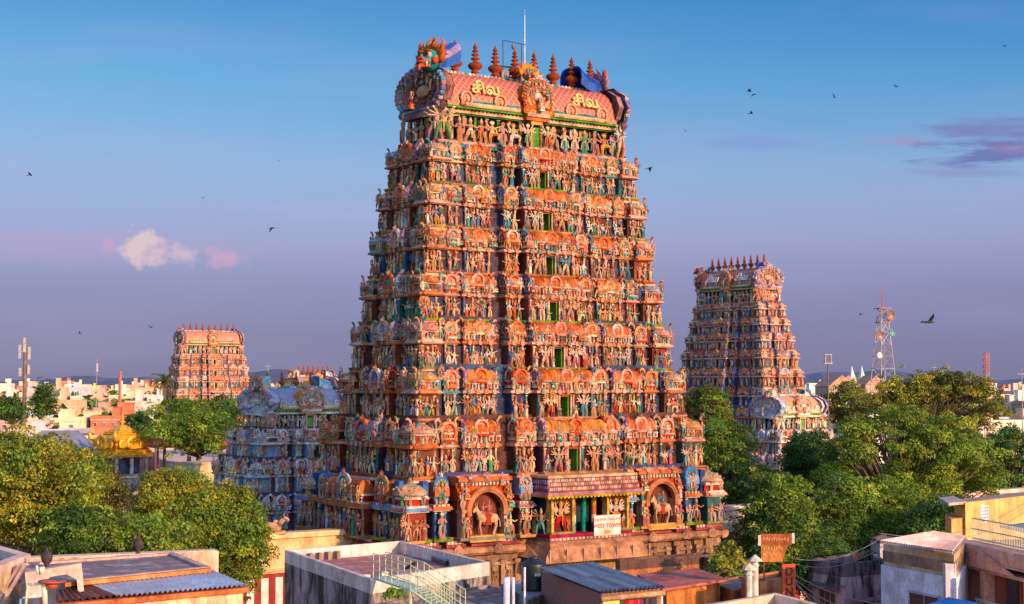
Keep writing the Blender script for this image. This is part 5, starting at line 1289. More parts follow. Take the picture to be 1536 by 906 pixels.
for x in (-.9, .95):
    o = obj('roof_box', comb(box(x - .35, x + .35, .0, .7, z + .0, z + .75), box(x - .4, x + .4, -.05, .75, z + .75, z + .82)), [(.35, .30, .32)], M_CLEANWALL); o.location = MAIN_C; o.rotation_euler = (0, 0, RZ)
    tag(o, 'grey junction box on the tower ridge left of the gantry' if x < 0 else 'grey junction box on the tower ridge beside the mast foot', 'box')

# ---- F1 blue tarpaulin terrace, far left
r, L = house('house', 'pale yellow house corner at far left with blue tarpaulin on its terrace', [(-170, 838), (-70, 800), (46, 831), (-60, 872)], 13.2, (.80, .62, .32), (.25, .2, .22), (.80, .55, .45), .45, .5)
obj('tarpaulin', prismz([p for p in inset(L, 1.0)], 12.86, 12.92), [(.05, .22, .55)], M_METAL, r)

# ---- F2 stained terrace house with corrugated lean-to
r2, L2 = house('house', 'house at lower left with a stained brown terrace, orange fascia and lean-to roof', [(5, 846), (261, 828), (316, 850), (98, 872)], 13.0, (.42, .44, .52), (.20, .13, .13), (.55, .36, .32), .12, .3)
o2 = Vector((r2.location.x, r2.location.y))
a, b = G(100, 880, 13.0), G(316, 851, 13.0)
W2 = []
for x, y, zz in ((128, 873, 12.86), (317, 854, 12.86), (371, 877, 12.6), (176, 893, 12.6)): W2.append(G(x, y, zz))
o = obj('lean_to_sheet', corr([W2[0], W2[1], W2[2], W2[3]], 0, 26, .035, cols=((.42, .46, .58), (.50, .54, .64), (.36, .42, .56))), [(.42, .46, .58), (.50, .54, .64), (.36, .42, .56)], M_TIN); o.parent = r2; o.location = -r2.location
W3 = [G(84, 883, 12.78), G(129, 874, 12.85), G(177, 893, 12.58), G(88, 903, 12.5)]
o = obj('rusty_sheet', corr(W3, 0, 9, .05, cols=((.10, .035, .03), (.14, .05, .04))), [(.10, .035, .03), (.14, .05, .04)], M_TIN); o.parent = r2; o.location = -r2.location
q = [v2(G(86, 906, 12.5)), v2(G(374, 880, 12.5)), v2(G(317, 862, 12.5)), v2(G(84, 890, 12.5))]; q = ccw(q)
o = obj('fascia', prismz(q, 12.3, 12.48), [(.60, .16, .05)], M_WALL); o.parent = r2; o.location = -r2.location
o = obj('lean_to_wall', prismz(inset(q, .18), 0, 12.28), [(.78, .56, .34)], M_WALL); o.parent = r2; o.location = -r2.location
# orange fascia strip of the terrace and concrete hood
o = obj('terrace_fascia', prismz(ccw([v2(G(98, 873.5, 13)), v2(G(317, 851.5, 13)), v2(G(316, 849, 13)), v2(G(99, 871, 13))]), 12.84, 12.98), [(.72, .28, .08)], M_WALL); o.parent = r2; o.location = -r2.location
hp = P(84, 872, 55.5)
o = obj('concrete_hood', mv(prism([(-.95, -.55), (-1.05, .35), (.85, .62), (.95, -.35), (.75, -.4), (.7, .05), (.35, .25), (-.2, .18), (-.5, -.15), (-.45, -.5)], -.15, .35), 1.0), [(.74, .50, .42)], M_CLEANWALL); o.parent = r2; o.location = (hp.x - r2.location.x, hp.y - r2.location.y, hp.z); o.rotation_euler = (0, 0, RZ * .5)
for nm, x, y, Y, lab in (('ornamental_urn', 70, 846, 61, 'dark round urn finial on the far edge of the brown terrace, left one'), ('ornamental_urn', 207, 834, 66, 'dark round urn finial on the far edge of the brown terrace, nearer the trees')):
    p = P(x, y, Y); o = obj(nm, lathe([(.12, 0), (.06, .08), (.2, .25), (.24, .42), (.15, .58), (.05, .66), (.07, .72), (.01, .8)], 10), [(.10, .07, .08)], M_STUCCO, None, True); o.location = (p.x, p.y, 12.9); tag(o, lab, 'urn')
# planks, tank stand and dish in front of it
for k, (x0, y0, x1, y1) in enumerate(((31, 846, -8, 905), (37, 848, 2, 908))):
    a, b = P(x0, y0, 53), P(x1, y1, 52); o = obj('plank', tube(a, b, .07, .07, 4), [(.45, .28, .24)], M_WALL); tag(o, ('shorter' if k else 'outer') + ' weathered plank leaning on the grey wall at lower left', 'plank', 'leaning planks')
pw = empty('roof_pipework', (P(40, 900, 50).x, P(40, 900, 50).y, 0)); tag(pw, 'white roof pipes with a rusty float bowl at lower left', 'pipes')
pl = Vector((pw.location.x, pw.location.y, 0))
for x0, y0, x1, y1, c in ((42, 876, 38, 912, (.72, .62, .45)), (66, 874, 68, 914, (.76, .66, .50)), (42, 877, 66, 875, (.65, .6, .6)), (34, 897, 55, 894, (.7, .7, .72)), (31, 898, 30, 914, (.1, .3, .6)), (55, 848, 57, 862, (.7, .6, .5)), (63, 850, 63, 862, (.7, .6, .5))):
    a, b = P(x0, y0, 50) - pl, P(x1, y1, 50) - pl; obj('pipe', tube(a, b, .045 if x0 < 60 else .09, None, 8), [c], M_METAL, pw, True)
a = P(78, 877, 50) - pl; obj('float_bowl', lathe([(.16, -.12), (.2, 0), (.18, .1), (.45, .13), (.42, .08)], 12), [(.45, .08, .03)], M_METAL, pw, True).location = a

# ---- F3 house with white parapets and the green iron stair
r3, L3 = house('house', 'grey stained house with white parapets and red terrace below the tallest tower', [(427, 825), (602, 811), (734, 843), (556, 869)], 12.0, (.46, .38, .36), (.36, .12, .10), (.78, .64, .56), .60, .22, mat=M_DRIP)
Cn = Gs([(427, 825), (602, 811), (734, 843), (556, 869)], 12.0)
mb = MB()
for t in (.28, .40, .52, .64):
    p = Cn[0].lerp(Cn[1], t * .62); mb = MB().add(box(-.10, .10, -.16, .16, 11.42, 11.8), [(.45, .28, .22)], MX((p.x + .28, p.y - .4, 0), RZ)); o = mb.build('buttress', M_WALL, r3); o.location = -r3.location
pn = Gs([(628, 829), (651, 827), (704, 839), (668, 843)], 11.62)
for nm, z0, z1, c, m in (('skylight_kerb', 11.42, 11.65, (.03, .03, .04), M_METAL), ('skylight_panel', 11.655, 11.72, (.20, .30, .46), M_TIN)): o = obj(nm, prismz(ccw(pn), z0, z1), [c], m, r3); o.location = -r3.location
for x, y in ((615, 816), (636, 821), (647, 823)):
    p = G(x, y, 12.0); o = obj('rail_post', tube((p.x, p.y, 11.3), (p.x, p.y, 12.05), .035), [(.75, .7, .65)], M_METAL, r3); o.location = -r3.location
# projecting slab with posts at the near corner
for x in (556, 582):
    p = G(x, 846 if x < 570 else 842, 12.1); o = obj('gate_post', box(-.16, .16, -.16, .16, 10.6, 12.3), [(.80, .70, .48)], M_CLEANWALL, r3); o.location = (p.x - r3.location.x, p.y - r3.location.y - 2.6, -.35); o.rotation_euler = (0, 0, RZ)
# lower tiled slope to the right of the house
lt = Gs([(548, 872), (612, 872), (640, 915), (556, 915)], 9.8)
r3b, L3b = house('lower_roof', 'lower paved roof with patched grey tiles right of the white parapet', [(560, 906), (735, 876), (800, 902), (660, 945)], 11.1, (.36, .16, .12), (.30, .24, .23), (.32, .25, .22), .18, .15, cat='roof')
tl = MB(); pts = inset(ccw(Gs([(560, 906), (735, 876), (800, 902), (660, 945)], 11.1)), .2)
for i in range(9):
    for j in range(7):
        def bl(s, t): return pts[0].lerp(pts[1], s).lerp(pts[3].lerp(pts[2], s), t)
        q = [bl(i / 9 + .006, j / 7 + .008), bl((i + 1) / 9 - .006, j / 7 + .008), bl((i + 1) / 9 - .006, (j + 1) / 7 - .008), bl(i / 9 + .006, (j + 1) / 7 - .008)]
        tl.add(prismz(ccw(q), 10.96, 10.985), [rc([(.30, .22, .22), (.36, .24, .20), (.26, .22, .24), (.46, .40, .38), (.34, .20, .16)])])
o = tl.build('paving', M_WALL, r3b); o.location = -r3b.location
# stair
st = empty('iron_stair', (P(600, 870, 61).x, P(600, 870, 61).y, 0)); tag(st, 'pale green iron stair and landing climbing to the red terrace', 'stair')
so_ = Vector((st.location.x, st.location.y, 0))
def S_(x, y, Y): return P(x, y, Y) - so_
ld = [S_(560, 866, 63), S_(578, 863, 64.5), S_(636, 880, 62), S_(616, 885, 60.5)]
obj('landing', T([tuple(p) for p in ld] + [tuple(p - Vector((0, 0, .08))) for p in ld], [(0, 1, 2, 3), (7, 6, 5, 4), (0, 4, 5, 1), (1, 5, 6, 2), (2, 6, 7, 3), (3, 7, 4, 0)], 0), [(.35, .58, .50)], M_METAL, st)
GC = [(.50, .64, .42)]
for side, (x0, y0, Y0, x1, y1, Y1) in enumerate(((560, 866, 63, 616, 885, 60.5), (578, 863, 64.5, 636, 880, 62))):
    mb = MB(); a, b = S_(x0, y0, Y0), S_(x1, y1, Y1)
    for k in range(7): p = a.lerp(b, k / 6); mb.add(tube(p, p + Vector((0, 0, .95)), .018), GC)
    for hh in (.32, .63, .95): mb.add(tube(a + Vector((0, 0, hh)), b + Vector((0, 0, hh)), .02), GC)
    mb.build('railing', M_METAL, st)
    c = S_(x1 + 62, y1 + 42, Y1 - 1.0)
    mb = MB(); mb.add(tube(b, c, .05), GC)
    for k in range(9): p = b.lerp(c, k / 8); mb.add(tube(p, p + Vector((0, 0, .95)), .016), GC)
    for hh in (.32, .63, .95): mb.add(tube(b + Vector((0, 0, hh)), c + Vector((0, 0, hh)), .02), GC)
    mb.build('railing', M_METAL, st)
    for p in (b,): obj('post', tube(p, p - Vector((0, 0, 3.5)), .05), GC, M_METAL, st)
b0, b1 = S_(616, 885, 60.5), S_(636, 880, 62); c0, c1 = S_(678, 927, 59.5), S_(698, 922, 61)
for k in range(12):
    p, q = b0.lerp(c0, (k + .5) / 12), b1.lerp(c1, (k + .5) / 12); d = (c0 - b0).normalized() * .14; d.z = 0
    obj('tread', T([tuple(p - d), tuple(p + d), tuple(q + d), tuple(q - d)] + [tuple(v - Vector((0, 0, .03))) for v in (p - d, p + d, q + d, q - d)], [(0, 1, 2, 3), (4, 7, 6, 5), (0, 4, 5, 1), (1, 5, 6, 2), (2, 6, 7, 3), (3, 7, 4, 0)], 0), [(.45, .60, .45)], M_METAL, st)
obj('brace', comb(tube(b0 - Vector((0, 0, .1)), b1 - Vector((0, 0, 1.4)), .025), tube(b1 - Vector((0, 0, .1)), b0 - Vector((0, 0, 1.4)), .025)), GC, M_METAL, st)
# planter with a small plant
p = P(592, 900, 57); o = empty('planter', (p.x, p.y, p.z - .6)); tag(o, 'orange pillar planter with a green plant under the iron stair', 'planter')
obj('pillar', box(-.25, .25, -.25, .25, -2, .45), [(.62, .30, .16)], M_WALL, o)
nrg = np.random.default_rng(3); V, C = leaf_mesh(nrg, np.array([0, 0, .75]), .42, 90, .13, LEAFG['green']); mb = MB()
for i in range(len(C)): mb.add(T(V[i], [(0, 1, 2, 3)], 0), [tuple(np.clip(C[i], 0, 1))])
mb.build('plant', M_LEAF, o)

# ---- F4 hut with the grey corrugated roof
q = Gs([(812, 856), (891, 848), (990, 882), (902, 890)], 12.3)
root = empty('hut', (q[0].x, q[0].y, 0)); tag(root, 'brick hut with a grey corrugated sheet roof below the signboard', 'hut'); oo = Vector((q[0].x, q[0].y)); Lh = ccw([p - oo for p in q])
iv = [G(810.5, 851.5, 12.62), G(891, 844, 12.62), G(997, 879, 12.42), G(901, 887, 12.42)]
o = obj('corrugated_roof', corr(iv, 0, 15, .06, cols=((.30, .30, .33), (.24, .24, .27), (.36, .36, .38), (.20, .20, .23))), [(.30, .30, .33), (.24, .24, .27), (.36, .36, .38), (.20, .20, .23)], M_TIN, root); o.location = (-oo.x, -oo.y, 0)
M_BRICK, nt_, b_ = mat_new('old_bricks')
bt_ = N(nt_, 'ShaderNodeTexBrick'); bt_.inputs['Color1'].default_value = (.30, .09, .05, 1); bt_.inputs['Color2'].default_value = (.22, .07, .05, 1); bt_.inputs['Mortar'].default_value = (.22, .17, .15, 1); bt_.inputs['Scale'].default_value = 3.2; bt_.inputs['Mortar Size'].default_value = .03
tc_ = N(nt_, 'ShaderNodeTexCoord'); mp_ = N(nt_, 'ShaderNodeMapping'); mp_.inputs['Rotation'].default_value = (R(90), 0, 0); lk(nt_, tc_.outputs['Object'], mp_.inputs[0]); lk(nt_, mp_.outputs[0], bt_.inputs[0]); lk(nt_, bt_.outputs[0], b_.inputs[0]); b_.inputs['Roughness'].default_value = .9
obj('brick_wall', prismz(Lh, 0, 12.28), [(.3, .1, .06)], M_BRICK, root)
ha, hb = max(((Lh[i], Lh[(i + 1) % 4]) for i in range(4)), key=lambda e: Vector(((e[1] - e[0]).y, -(e[1] - e[0]).x)).normalized().dot(-w2))
Mh = at_wall(ha, hb, 0, 0); lh = (hb - ha).length
MB().add(box(.03, lh * .28, -.08, .02, 6, 12.1), [(.80, .60, .22)], Mh).build('front_panel', M_CLEANWALL, root)
MB().add(box(lh * .29, lh * .93, -.05, .02, 6, 12.0), [(.04, .025, .03)], Mh).build('doorway', M_METAL, root)
MB().add(tube((-.1, -.12, 12.12), (lh + .1, -.12, 12.12), .11, .11, 8), [(.60, .34, .18)], Mh).build('beam', M_WALL, root, True)
p = G(992, 886, 12.1); o = obj('post', tube((p.x, p.y, 8), (p.x, p.y, 12.1), .06, .06, 8), [(.76, .74, .72)], M_METAL, root); o.location = (-oo.x, -oo.y, 0)
for k, (tt, w) in enumerate(((.45, .25), (.56, .2), (.72, .16))):
    t = T([(-w, 0, 0), (-w / 3, -.06, 0), (w / 3, .03, 0), (w, -.02, 0), (-w * 1.1, .04, -1.1), (-w / 3, -.08, -1.25), (w / 3, .05, -1.2), (w * .9, -.05, -1.0)], [(0, 1, 5, 4), (1, 2, 6, 5), (2, 3, 7, 6)], 0)
    p = oo + ha.lerp(hb, tt) - w2 * .2
    o = obj('hanging_cloth', t, [[(.62, .03, .03), (.5, .05, .12), (.08, .06, .06)][k]], M_CLEANWALL); o.location = (p.x, p.y, 11.98); tag(o, ['bright red cloth', 'dark pink cloth', 'black cloth'][k] + ' hanging in the doorway of the brick hut', 'cloth', 'cloths hanging in the hut')
# water tank on a stained block
p = P(801, 874, 66); r5, L5 = house('tank_block', 'stained grey block carrying the black water tank', [(752, 874), (790, 866), (832, 884), (790, 900)], 11.4, (.42, .36, .34), (.3, .25, .24), None, .05, .1, cat='building', mat=M_DRIP)
tk = empty('water_tank', (p.x, p.y, 11.4)); tag(tk, 'black ribbed plastic water tank beside the grey corrugated roof', 'water tank')
obj('drum', lathe([(.52, 0), (.54, .05)] + [(.54 if i % 2 else .51, .15 + i * .13) for i in range(7)] + [(.54, 1.05), (.50, 1.12), (.25, 1.25), (.24, 1.3)], 20), [(.012, .014, .02)], M_METAL, tk, True)
obj('cap', lathe([(.22, 1.29), (.24, 1.33), (.2, 1.38), (.02, 1.4)], 12), [(.03, .02, .02)], M_METAL, tk, True)
obj('sticker', box(-.12, .12, -.56, -.52, .62, .74), [(.7, .7, .72)], M_METAL, tk).rotation_euler = (0, 0, R(15))
for k, (x, r_) in enumerate(((760, .13), (770, .06), (787, .045))):
    a = P(x, 866 if k < 2 else 851, 62); o = obj('vent_pipe', tube((0, 0, -3), (0, 0, 0), r_, r_, 8), [(.70, .68, .78)], M_METAL, None, True); o.location = a; tag(o, ['thick white pipe left of the black tank', 'thin white pipe next to the thick one', 'slim grey pole in front of the black tank'][k], 'pipe', 'pipes near the water tank')

# ---- F5 orange stained wall and red slab
house('stained_wall', 'long stained orange wall with blackened top below the stone canopy', [(923, 838), (1058, 828), (1068, 831), (930, 842)], 10.4, (.50, .18, .07), (.3, .12, .06), (.16, .08, .06), .5, .12, cat='wall')
house('yard_wall', 'blackened yard wall behind the sapling', [(1050, 830), (1110, 836), (1120, 842), (1056, 836)], 10.3, (.10, .06, .05), (.05, .04, .04), None, .1, .1, cat='wall')
r6, L6 = house('annex', 'stained orange annex with a red slab roof and a small amber window', [(968, 866), (1040, 858), (1080, 872), (1000, 884)], 10.9, (.62, .22, .06), (.45, .12, .09), None, .02, .1, cat='building')
obj('slab_roof', prismz(inset(ccw(L6), -.35), 10.9, 11.02), [(.55, .16, .12)], M_WALL, r6)
def facing(L):   # the edge facing the camera and the sun (longest one with outward -v)
    best = None
    for i in range(len(L)):
        d = (L[(i + 1) % len(L)] - L[i]); o_ = Vector((d.y, -d.x)).normalized(); s = o_.dot(-w2)
        if best is None or s > best[0]: best = (s, i)
    return L[best[1]], L[(best[1] + 1) % len(L)]
a, b = facing(L6); window(r6, a, b, .45, 9.3, 1.0, .45, (.5, .22, .1), (.82, .55, .18), 3)  # pane in plain amber
r6b, L6b = house('stained_block', 'dark brown stained block behind the sapling, right of the annex', [(1060, 872), (1110, 864), (1150, 876), (1100, 886)], 10.6, (.42, .16, .07), (.2, .1, .08), None, .1, .1, cat='building')

# ---- F7 near parapet with posts
r7, L7 = house('house', 'near house corner at bottom centre right with cream parapet', [(1050, 908), (1163, 889), (1300, 925), (1120, 960)], 13.4, (.74, .52, .36), (.4, .3, .25), (.78, .60, .44), .5, .2)
for k, (x, y) in enumerate(((1124, 895), (1133, 893))):
    p = P(x, y, 49.5 + k); o = obj('chimney_pipe', comb(lathe([(.10, -.9), (.10, .55), (.13, .57), (.13, .62), (.1, .64), (.1, .74)], 8), lathe([(.24, .74), (.22, .78), (.01, .95)], 8)), [(.74, .66, .56)], M_CLEANWALL); o.location = (p.x, p.y, p.z + .1 + .25 * k); tag(o, ['shorter left', 'taller right'][k] + ' white capped pipe on the near cream parapet', 'pipe', 'white capped pipes')
# ---- F8 orange annex with the vertical letters and rusty board
r8, L8 = house('shop_building', 'orange stained shop block with vertical black letters', [(1112, 865), (1172, 855), (1192, 862), (1140, 874)], 11.3, (.58, .20, .06), (.2, .1, .06), (.52, .20, .08), .3, .15)
a, b = facing(L8)
p = P(1183, 872, 69); vb = empty('letter_panel', (p.x, p.y, p.z)); vb.rotation_euler = (0, 0, R(12)); tag(vb, 'narrow red orange panel with vertical letters DUNL on the stained shop block', 'sign')
obj('board', box(-.3, .3, -.05, .05, -2.2, .75), [(.70, .10, .03)], M_CLEANWALL, vb)
for k, chh in enumerate('DUNL'): text_mesh('lettering', chh, .50, m_plain('black_enamel', (.05, .01, .01), .6), vb, Matrix.Translation((0, -.055, .42 - k * .44)) @ Matrix.Rotation(R(90), 4, 'X'), .01, .012)
sb = empty('signboard', (P(1163, 822, 70).x, P(1163, 822, 70).y, P(1163, 822, 70).z), R(-8)); tag(sb, 'large rusty orange signboard with faded yellow writing on a post', 'sign')
obj('upper_board', box(-.62, .72, -.06, .06, .15, .62), [(.62, .14, .05)], M_WALL, sb); obj('white_end', box(-.75, -.625, -.065, .06, .1, .56), [(.8, .75, .7)], M_CLEANWALL, sb); obj('white_end', box(.725, .84, -.065, .06, .22, .66), [(.8, .75, .7)], M_CLEANWALL, sb)
obj('lower_board', prism([(-.62, -.62), (.30, -.60), (.55, .145), (-.62, .145)], -.05, .05), [(.70, .22, .05)], M_WALL, sb)
mb = MB(); rg = random.Random(4)
for row, (zz, n, w_) in enumerate(((.40, 10, .115), (-.02, 8, .11), (-.32, 6, .10))):
    for i in range(n):
        x = -.5 + i * w_; cx = x
        for k in range(3):
            a_, b_ = rg.uniform(-.04, .04), rg.uniform(-.08, .08); mb.add(path_tube([(cx + a_, -.07, zz + b_), (cx + rg.uniform(-.05, .05), -.07, zz + rg.uniform(-.09, .09)), (cx + rg.uniform(-.05, .05), -.07, zz + rg.uniform(-.09, .09))], .014, 4), [(.80, .58, .20)])
mb.build('faded_writing', M_CLEANWALL, sb)
obj('post', tube((-.5, 0, -.62), (-.5, 0, -2.6), .04), [(.2, .08, .05)], M_METAL, sb)

# ---- F9 ruined mauve house
r9, L9 = house('house', 'roofless ruined mauve house with black mould and a hooded window', [(1213, 838), (1310, 826), (1326, 840), (1266, 845)], 12.0, (.66, .42, .42), (.22, .14, .14), (.26, .17, .18), .62, .22, mat=M_DRIP)
pt = Gs([(1213, 838), (1266, 845)], 12.0); pt = [p - Vector((r9.location.x, r9.location.y)) for p in pt]
window(r9, pt[0], pt[1], .55, 9.7, 1.0, 1.0, (.5, .3, .2), (.10, .07, .06), 3, (.22, .14, .14))
obj('mould_band', comb(prismz([pt[0] + Vector((0, -.02)), pt[1] + Vector((0, -.02)), pt[1] + Vector((.05, -.07)), pt[0] + Vector((-.01, -.07))], 10.9, 11.02)), [(.3, .2, .2)], M_WALL, r9)
pt2 = Gs([(1266, 845), (1326, 840)], 12.0); pt2 = [p - Vector((r9.location.x, r9.location.y)) for p in pt2]
obj('ledge', prismz(ccw([pt2[0], pt2[1], pt2[1] + Vector((.05, -.22)), pt2[0] + Vector((0, -.22))]), 10.25, 10.4), [(.55, .32, .32)], M_WALL, r9)
window(r9, pt2[0], pt2[1], .6, 8.9, 1.0, 1.1, (.3, .18, .18), (.03, .02, .03), 2)
# ---- F10 white house with the pink corrugated roof
r10, L10 = house('house', 'white house with ochre upper wall under a pink corrugated awning', [(1325, 815), (1395, 800), (1452, 808), (1431, 832)], 13.25, (.66, .46, .26), (.5, .4, .35), None, .02, .1, mat=M_CLEANWALL)
obj('lower_wall', prismz(inset(L10, -.10), 0, 12.35), [(.74, .76, .86)], M_CLEANWALL, r10)
obj('rain_stain', prismz(inset(L10, -.03), 12.5, 12.95), [(.40, .26, .18)], M_WALL, r10)
iv = [G(1321, 811, 13.7), G(1420, 799, 13.9), G(1500, 812, 13.9), G(1433, 829, 13.45)]
iv = [G(1320, 811, 13.6), G(1431, 827, 13.45), G(1448, 804, 13.85), G(1400, 797, 13.95)]
o = obj('pink_awning', corr(iv, 0, 30, .035, cols=((.86, .62, .56), (.84, .58, .52))), [(.86, .62, .56), (.84, .58, .52)], M_CLEANWALL, r10); o.location = -r10.location
pa, pb = [p - Vector((r10.location.x, r10.location.y)) for p in Gs([(1325, 815), (1432, 832)], 13.25)]
nx = Vector(((pb - pa).y, -(pb - pa).x)).normalized() * .1; pa, pb = pa + nx, pb + nx
window(r10, pa, pb, .62, 10.15, 1.9, 1.3, (.5, .42, .5), (.05, .03, .03), 2)
obj('corner_post', prismz(ccw([pb + Vector((-.3, -.05)), pb + Vector((.12, -.02)), pb + Vector((.12, .4)), pb + Vector((-.3, .35))]), 7, 12.9), [(.72, .66, .74)], M_CLEANWALL, r10)
# chimney-like block behind
house('stair_head', 'small grey stair head with white side behind the pink awning', [(1306, 806), (1330, 800), (1362, 806), (1320, 812)], 12.6, (.45, .38, .42), (.2, .15, .15), (.14, .09, .09), .12, .12, cat='building')
# ---- F11 coral house
zc = 12.6
pts = Gs([(1431, 815), (1600, 852)], zc + .5)
r11 = empty('house', (pts[0].x, pts[0].y, 0)); tag(r11, 'coral pink house with pediment, pillars and balcony at lower right', 'building')
ang = math.atan2((pts[1] - pts[0]).y, (pts[1] - pts[0]).x); r11.rotation_euler = (0, 0, ang); CO = (.93, .46, .36)
w11 = 9.0
obj('wall', comb(box(.1, w11, .5, 6, 4, zc - .35)), [CO], M_CLEANWALL, r11)
obj('entablature', comb(box(-.05, w11, -.05, 6, zc + .05, zc + .62), box(-.1, w11, -.12, 6.05, zc - .02, zc + .05)), [(.82, .44, .34)], M_CLEANWALL, r11)
obj('lintel', box(0, w11, -.02, .6, zc - .42, zc - .28), [(.78, .42, .32)], M_CLEANWALL, r11)
obj('pediment', prism([(.35, zc - .26), (5.4, zc - .26), (2.6, zc + .42)], -.16, -.05), [CO], M_CLEANWALL, r11)
obj('pediment_moulding', comb(tube((.3, -.16, zc - .24), (2.6, -.16, zc + .44), .05, .05, 4), tube((2.6, -.16, zc + .44), (5.45, -.16, zc - .24), .05, .05, 4)), [(.78, .40, .30)], M_CLEANWALL, r11)
for x in (0.0, 2.45): obj('pillar', box(x, x + .34, -.06, .55, 5, zc - .42), [(.92, .46, .36)], M_CLEANWALL, r11)
obj('upper_panel', box(.36, 2.44, .3, .5, zc - 1.75, zc - .43), [(.88, .30, .20)], M_CLEANWALL, r11)
obj('sill', box(.3, 2.5, .0, .5, zc - 1.9, zc - 1.76), [(.78, .40, .30)], M_CLEANWALL, r11)
g_ = MB(); g_.add(box(.36, 2.44, .36, .4, zc - 4, zc - 1.9), [(.16, .13, .12)])
for i in range(5): g_.add(box(.36 + i * .52 - .02, .36 + i * .52 + .03, .3, .36, zc - 4, zc - 1.9), [(.5, .42, .36)])
for j in range(3): g_.add(box(.36, 2.44, .3, .355, zc - 3.6 + j * .62, zc - 3.56 + j * .62), [(.45, .38, .32)])
g_.build('lattice_window', M_METAL, r11)
obj('recess', box(2.9, 5.0, .38, .495, zc - 2.3, zc - .43), [(.35, .10, .07)], M_CLEANWALL, r11)
obj('door', box(4.0, 4.9, .3, .375, zc - 2.6, zc - .5), [(.06, .03, .03)], M_METAL, r11)
bl_ = MB()
for i in range(22): bl_.add(box(2.95 + i * .24, 2.99 + i * .24, -.5, -.46, zc - 2.45, zc - 1.5), [(.45, .62, .50)])
bl_.add(box(2.9, 8.3, -.53, -.43, zc - 1.5, zc - 1.43), [(.5, .66, .5)]).add(box(2.9, 8.3, -.53, -.43, zc - 2.5, zc - 2.44), [(.5, .66, .5)])
bl_.build('balcony_railing', M_METAL, r11)
obj('balcony', box(2.8, 8.4, -.6, .5, zc - 2.8, zc - 2.52), [CO], M_CLEANWALL, r11)
# iron railing on its terrace
rl = MB()
for i in range(64): rl.add(box(-.1 + i * .14, -.07 + i * .14, .9, .93, zc + .6, zc + 1.55), [(.52, .50, .34)])
for zz in (.7, 1.1, 1.55): rl.add(box(-.1, 8.9, .88, .95, zc + zz, zc + zz + .04), [(.55, .52, .36)])
rl.build('terrace_railing', M_METAL, r11)
obj('terrace_awning', T([(-.2, 2.2, zc + 1.2), (9, 2.0, zc + 1.0), (9, 6.5, zc + 2.3), (2.2, 6.5, zc + 2.0), (-.2, 2.2, zc + 1.15), (9, 2.0, zc + .95), (9, 6.5, zc + 2.25), (2.2, 6.5, zc + 1.95)], [(0, 1, 2, 3), (7, 6, 5, 4), (0, 4, 5, 1), (1, 5, 6, 2), (2, 6, 7, 3), (3, 7, 4, 0)], 0), [(.34, .36, .46)], M_TIN, r11)
# ---- F12 ochre house
r12, L12 = house('house', 'ochre house with white lattice vent at the right edge below the trees', [(1448, 753), (1432, 748.5), (1620, 727.5), (1640, 731.5)], 12.6, (.80, .50, .17), (.3, .2, .15), None, .05, .12, mat=M_CLEANWALL)
obj('low_wall', prismz(ccw([p - Vector((r12.location.x, r12.location.y)) for p in Gs([(1427, 779), (1449, 776), (1440, 768), (1418, 771)], 11.6)]), 5, 11.6), [(.72, .42, .14)], M_CLEANWALL, r12)
obj('porch_slab', prismz(ccw([p - Vector((r12.location.x, r12.location.y)) for p in Gs([(1423, 755), (1449, 752.5), (1430, 744), (1408, 747)], 12.6)]), 12.45, 12.62), [(.45, .40, .38)], M_CLEANWALL, r12)
pa, pb = [p - Vector((r12.location.x, r12.location.y)) for p in Gs([(1448, 753), (1470, 800)], 12.6)]
ed = max(((L12[i], L12[(i + 1) % 4]) for i in range(4)), key=lambda e: Vector(((e[1] - e[0]).y, -(e[1] - e[0]).x)).normalized().dot(Vector((-.5, -.85))))
vt = MB(); e0, e1 = [p - Vector((r12.location.x, r12.location.y)) for p in Gs([(1448, 753), (1640, 731.5)], 12.6)]
vt = MB(); Mv = at_wall(e0, e1, .13, 11.15)
vt.add(box(-.55, .55, -.05, .02, 0, 1.1), [(.80, .80, .84)], Mv)
for i in range(4):
    for j in range(5): vt.add(box(-.44 + i * .25, -.32 + i * .25, -.07, -.05, .1 + j * .2, .2 + j * .2), [(.2, .2, .3)], Mv)
vt.build('lattice_vent', M_CLEANWALL, r12)
# ---- F13 blue sheet roof corner
iv = [G(1378, 912, 14.2), G(1424, 896, 14.4), G(1500, 912, 14.3), G(1440, 940, 14.1)]
r13 = empty('lean_to', (iv[0].x, iv[0].y, 0)); tag(r13, 'bright blue corrugated lean-to roof at the bottom right', 'roof')
o = obj('blue_sheet', corr(iv, 0, 16, .03, cols=((.04, .22, .55), (.05, .26, .60))), [(.04, .22, .55), (.05, .26, .60)], M_TIN, r13); o.location = -r13.location
o = obj('wall', prismz(inset(ccw([v2(p) for p in iv]), .2), 3, 13.9), [(.5, .42, .4)], M_WALL, r13); o.location = -r13.location

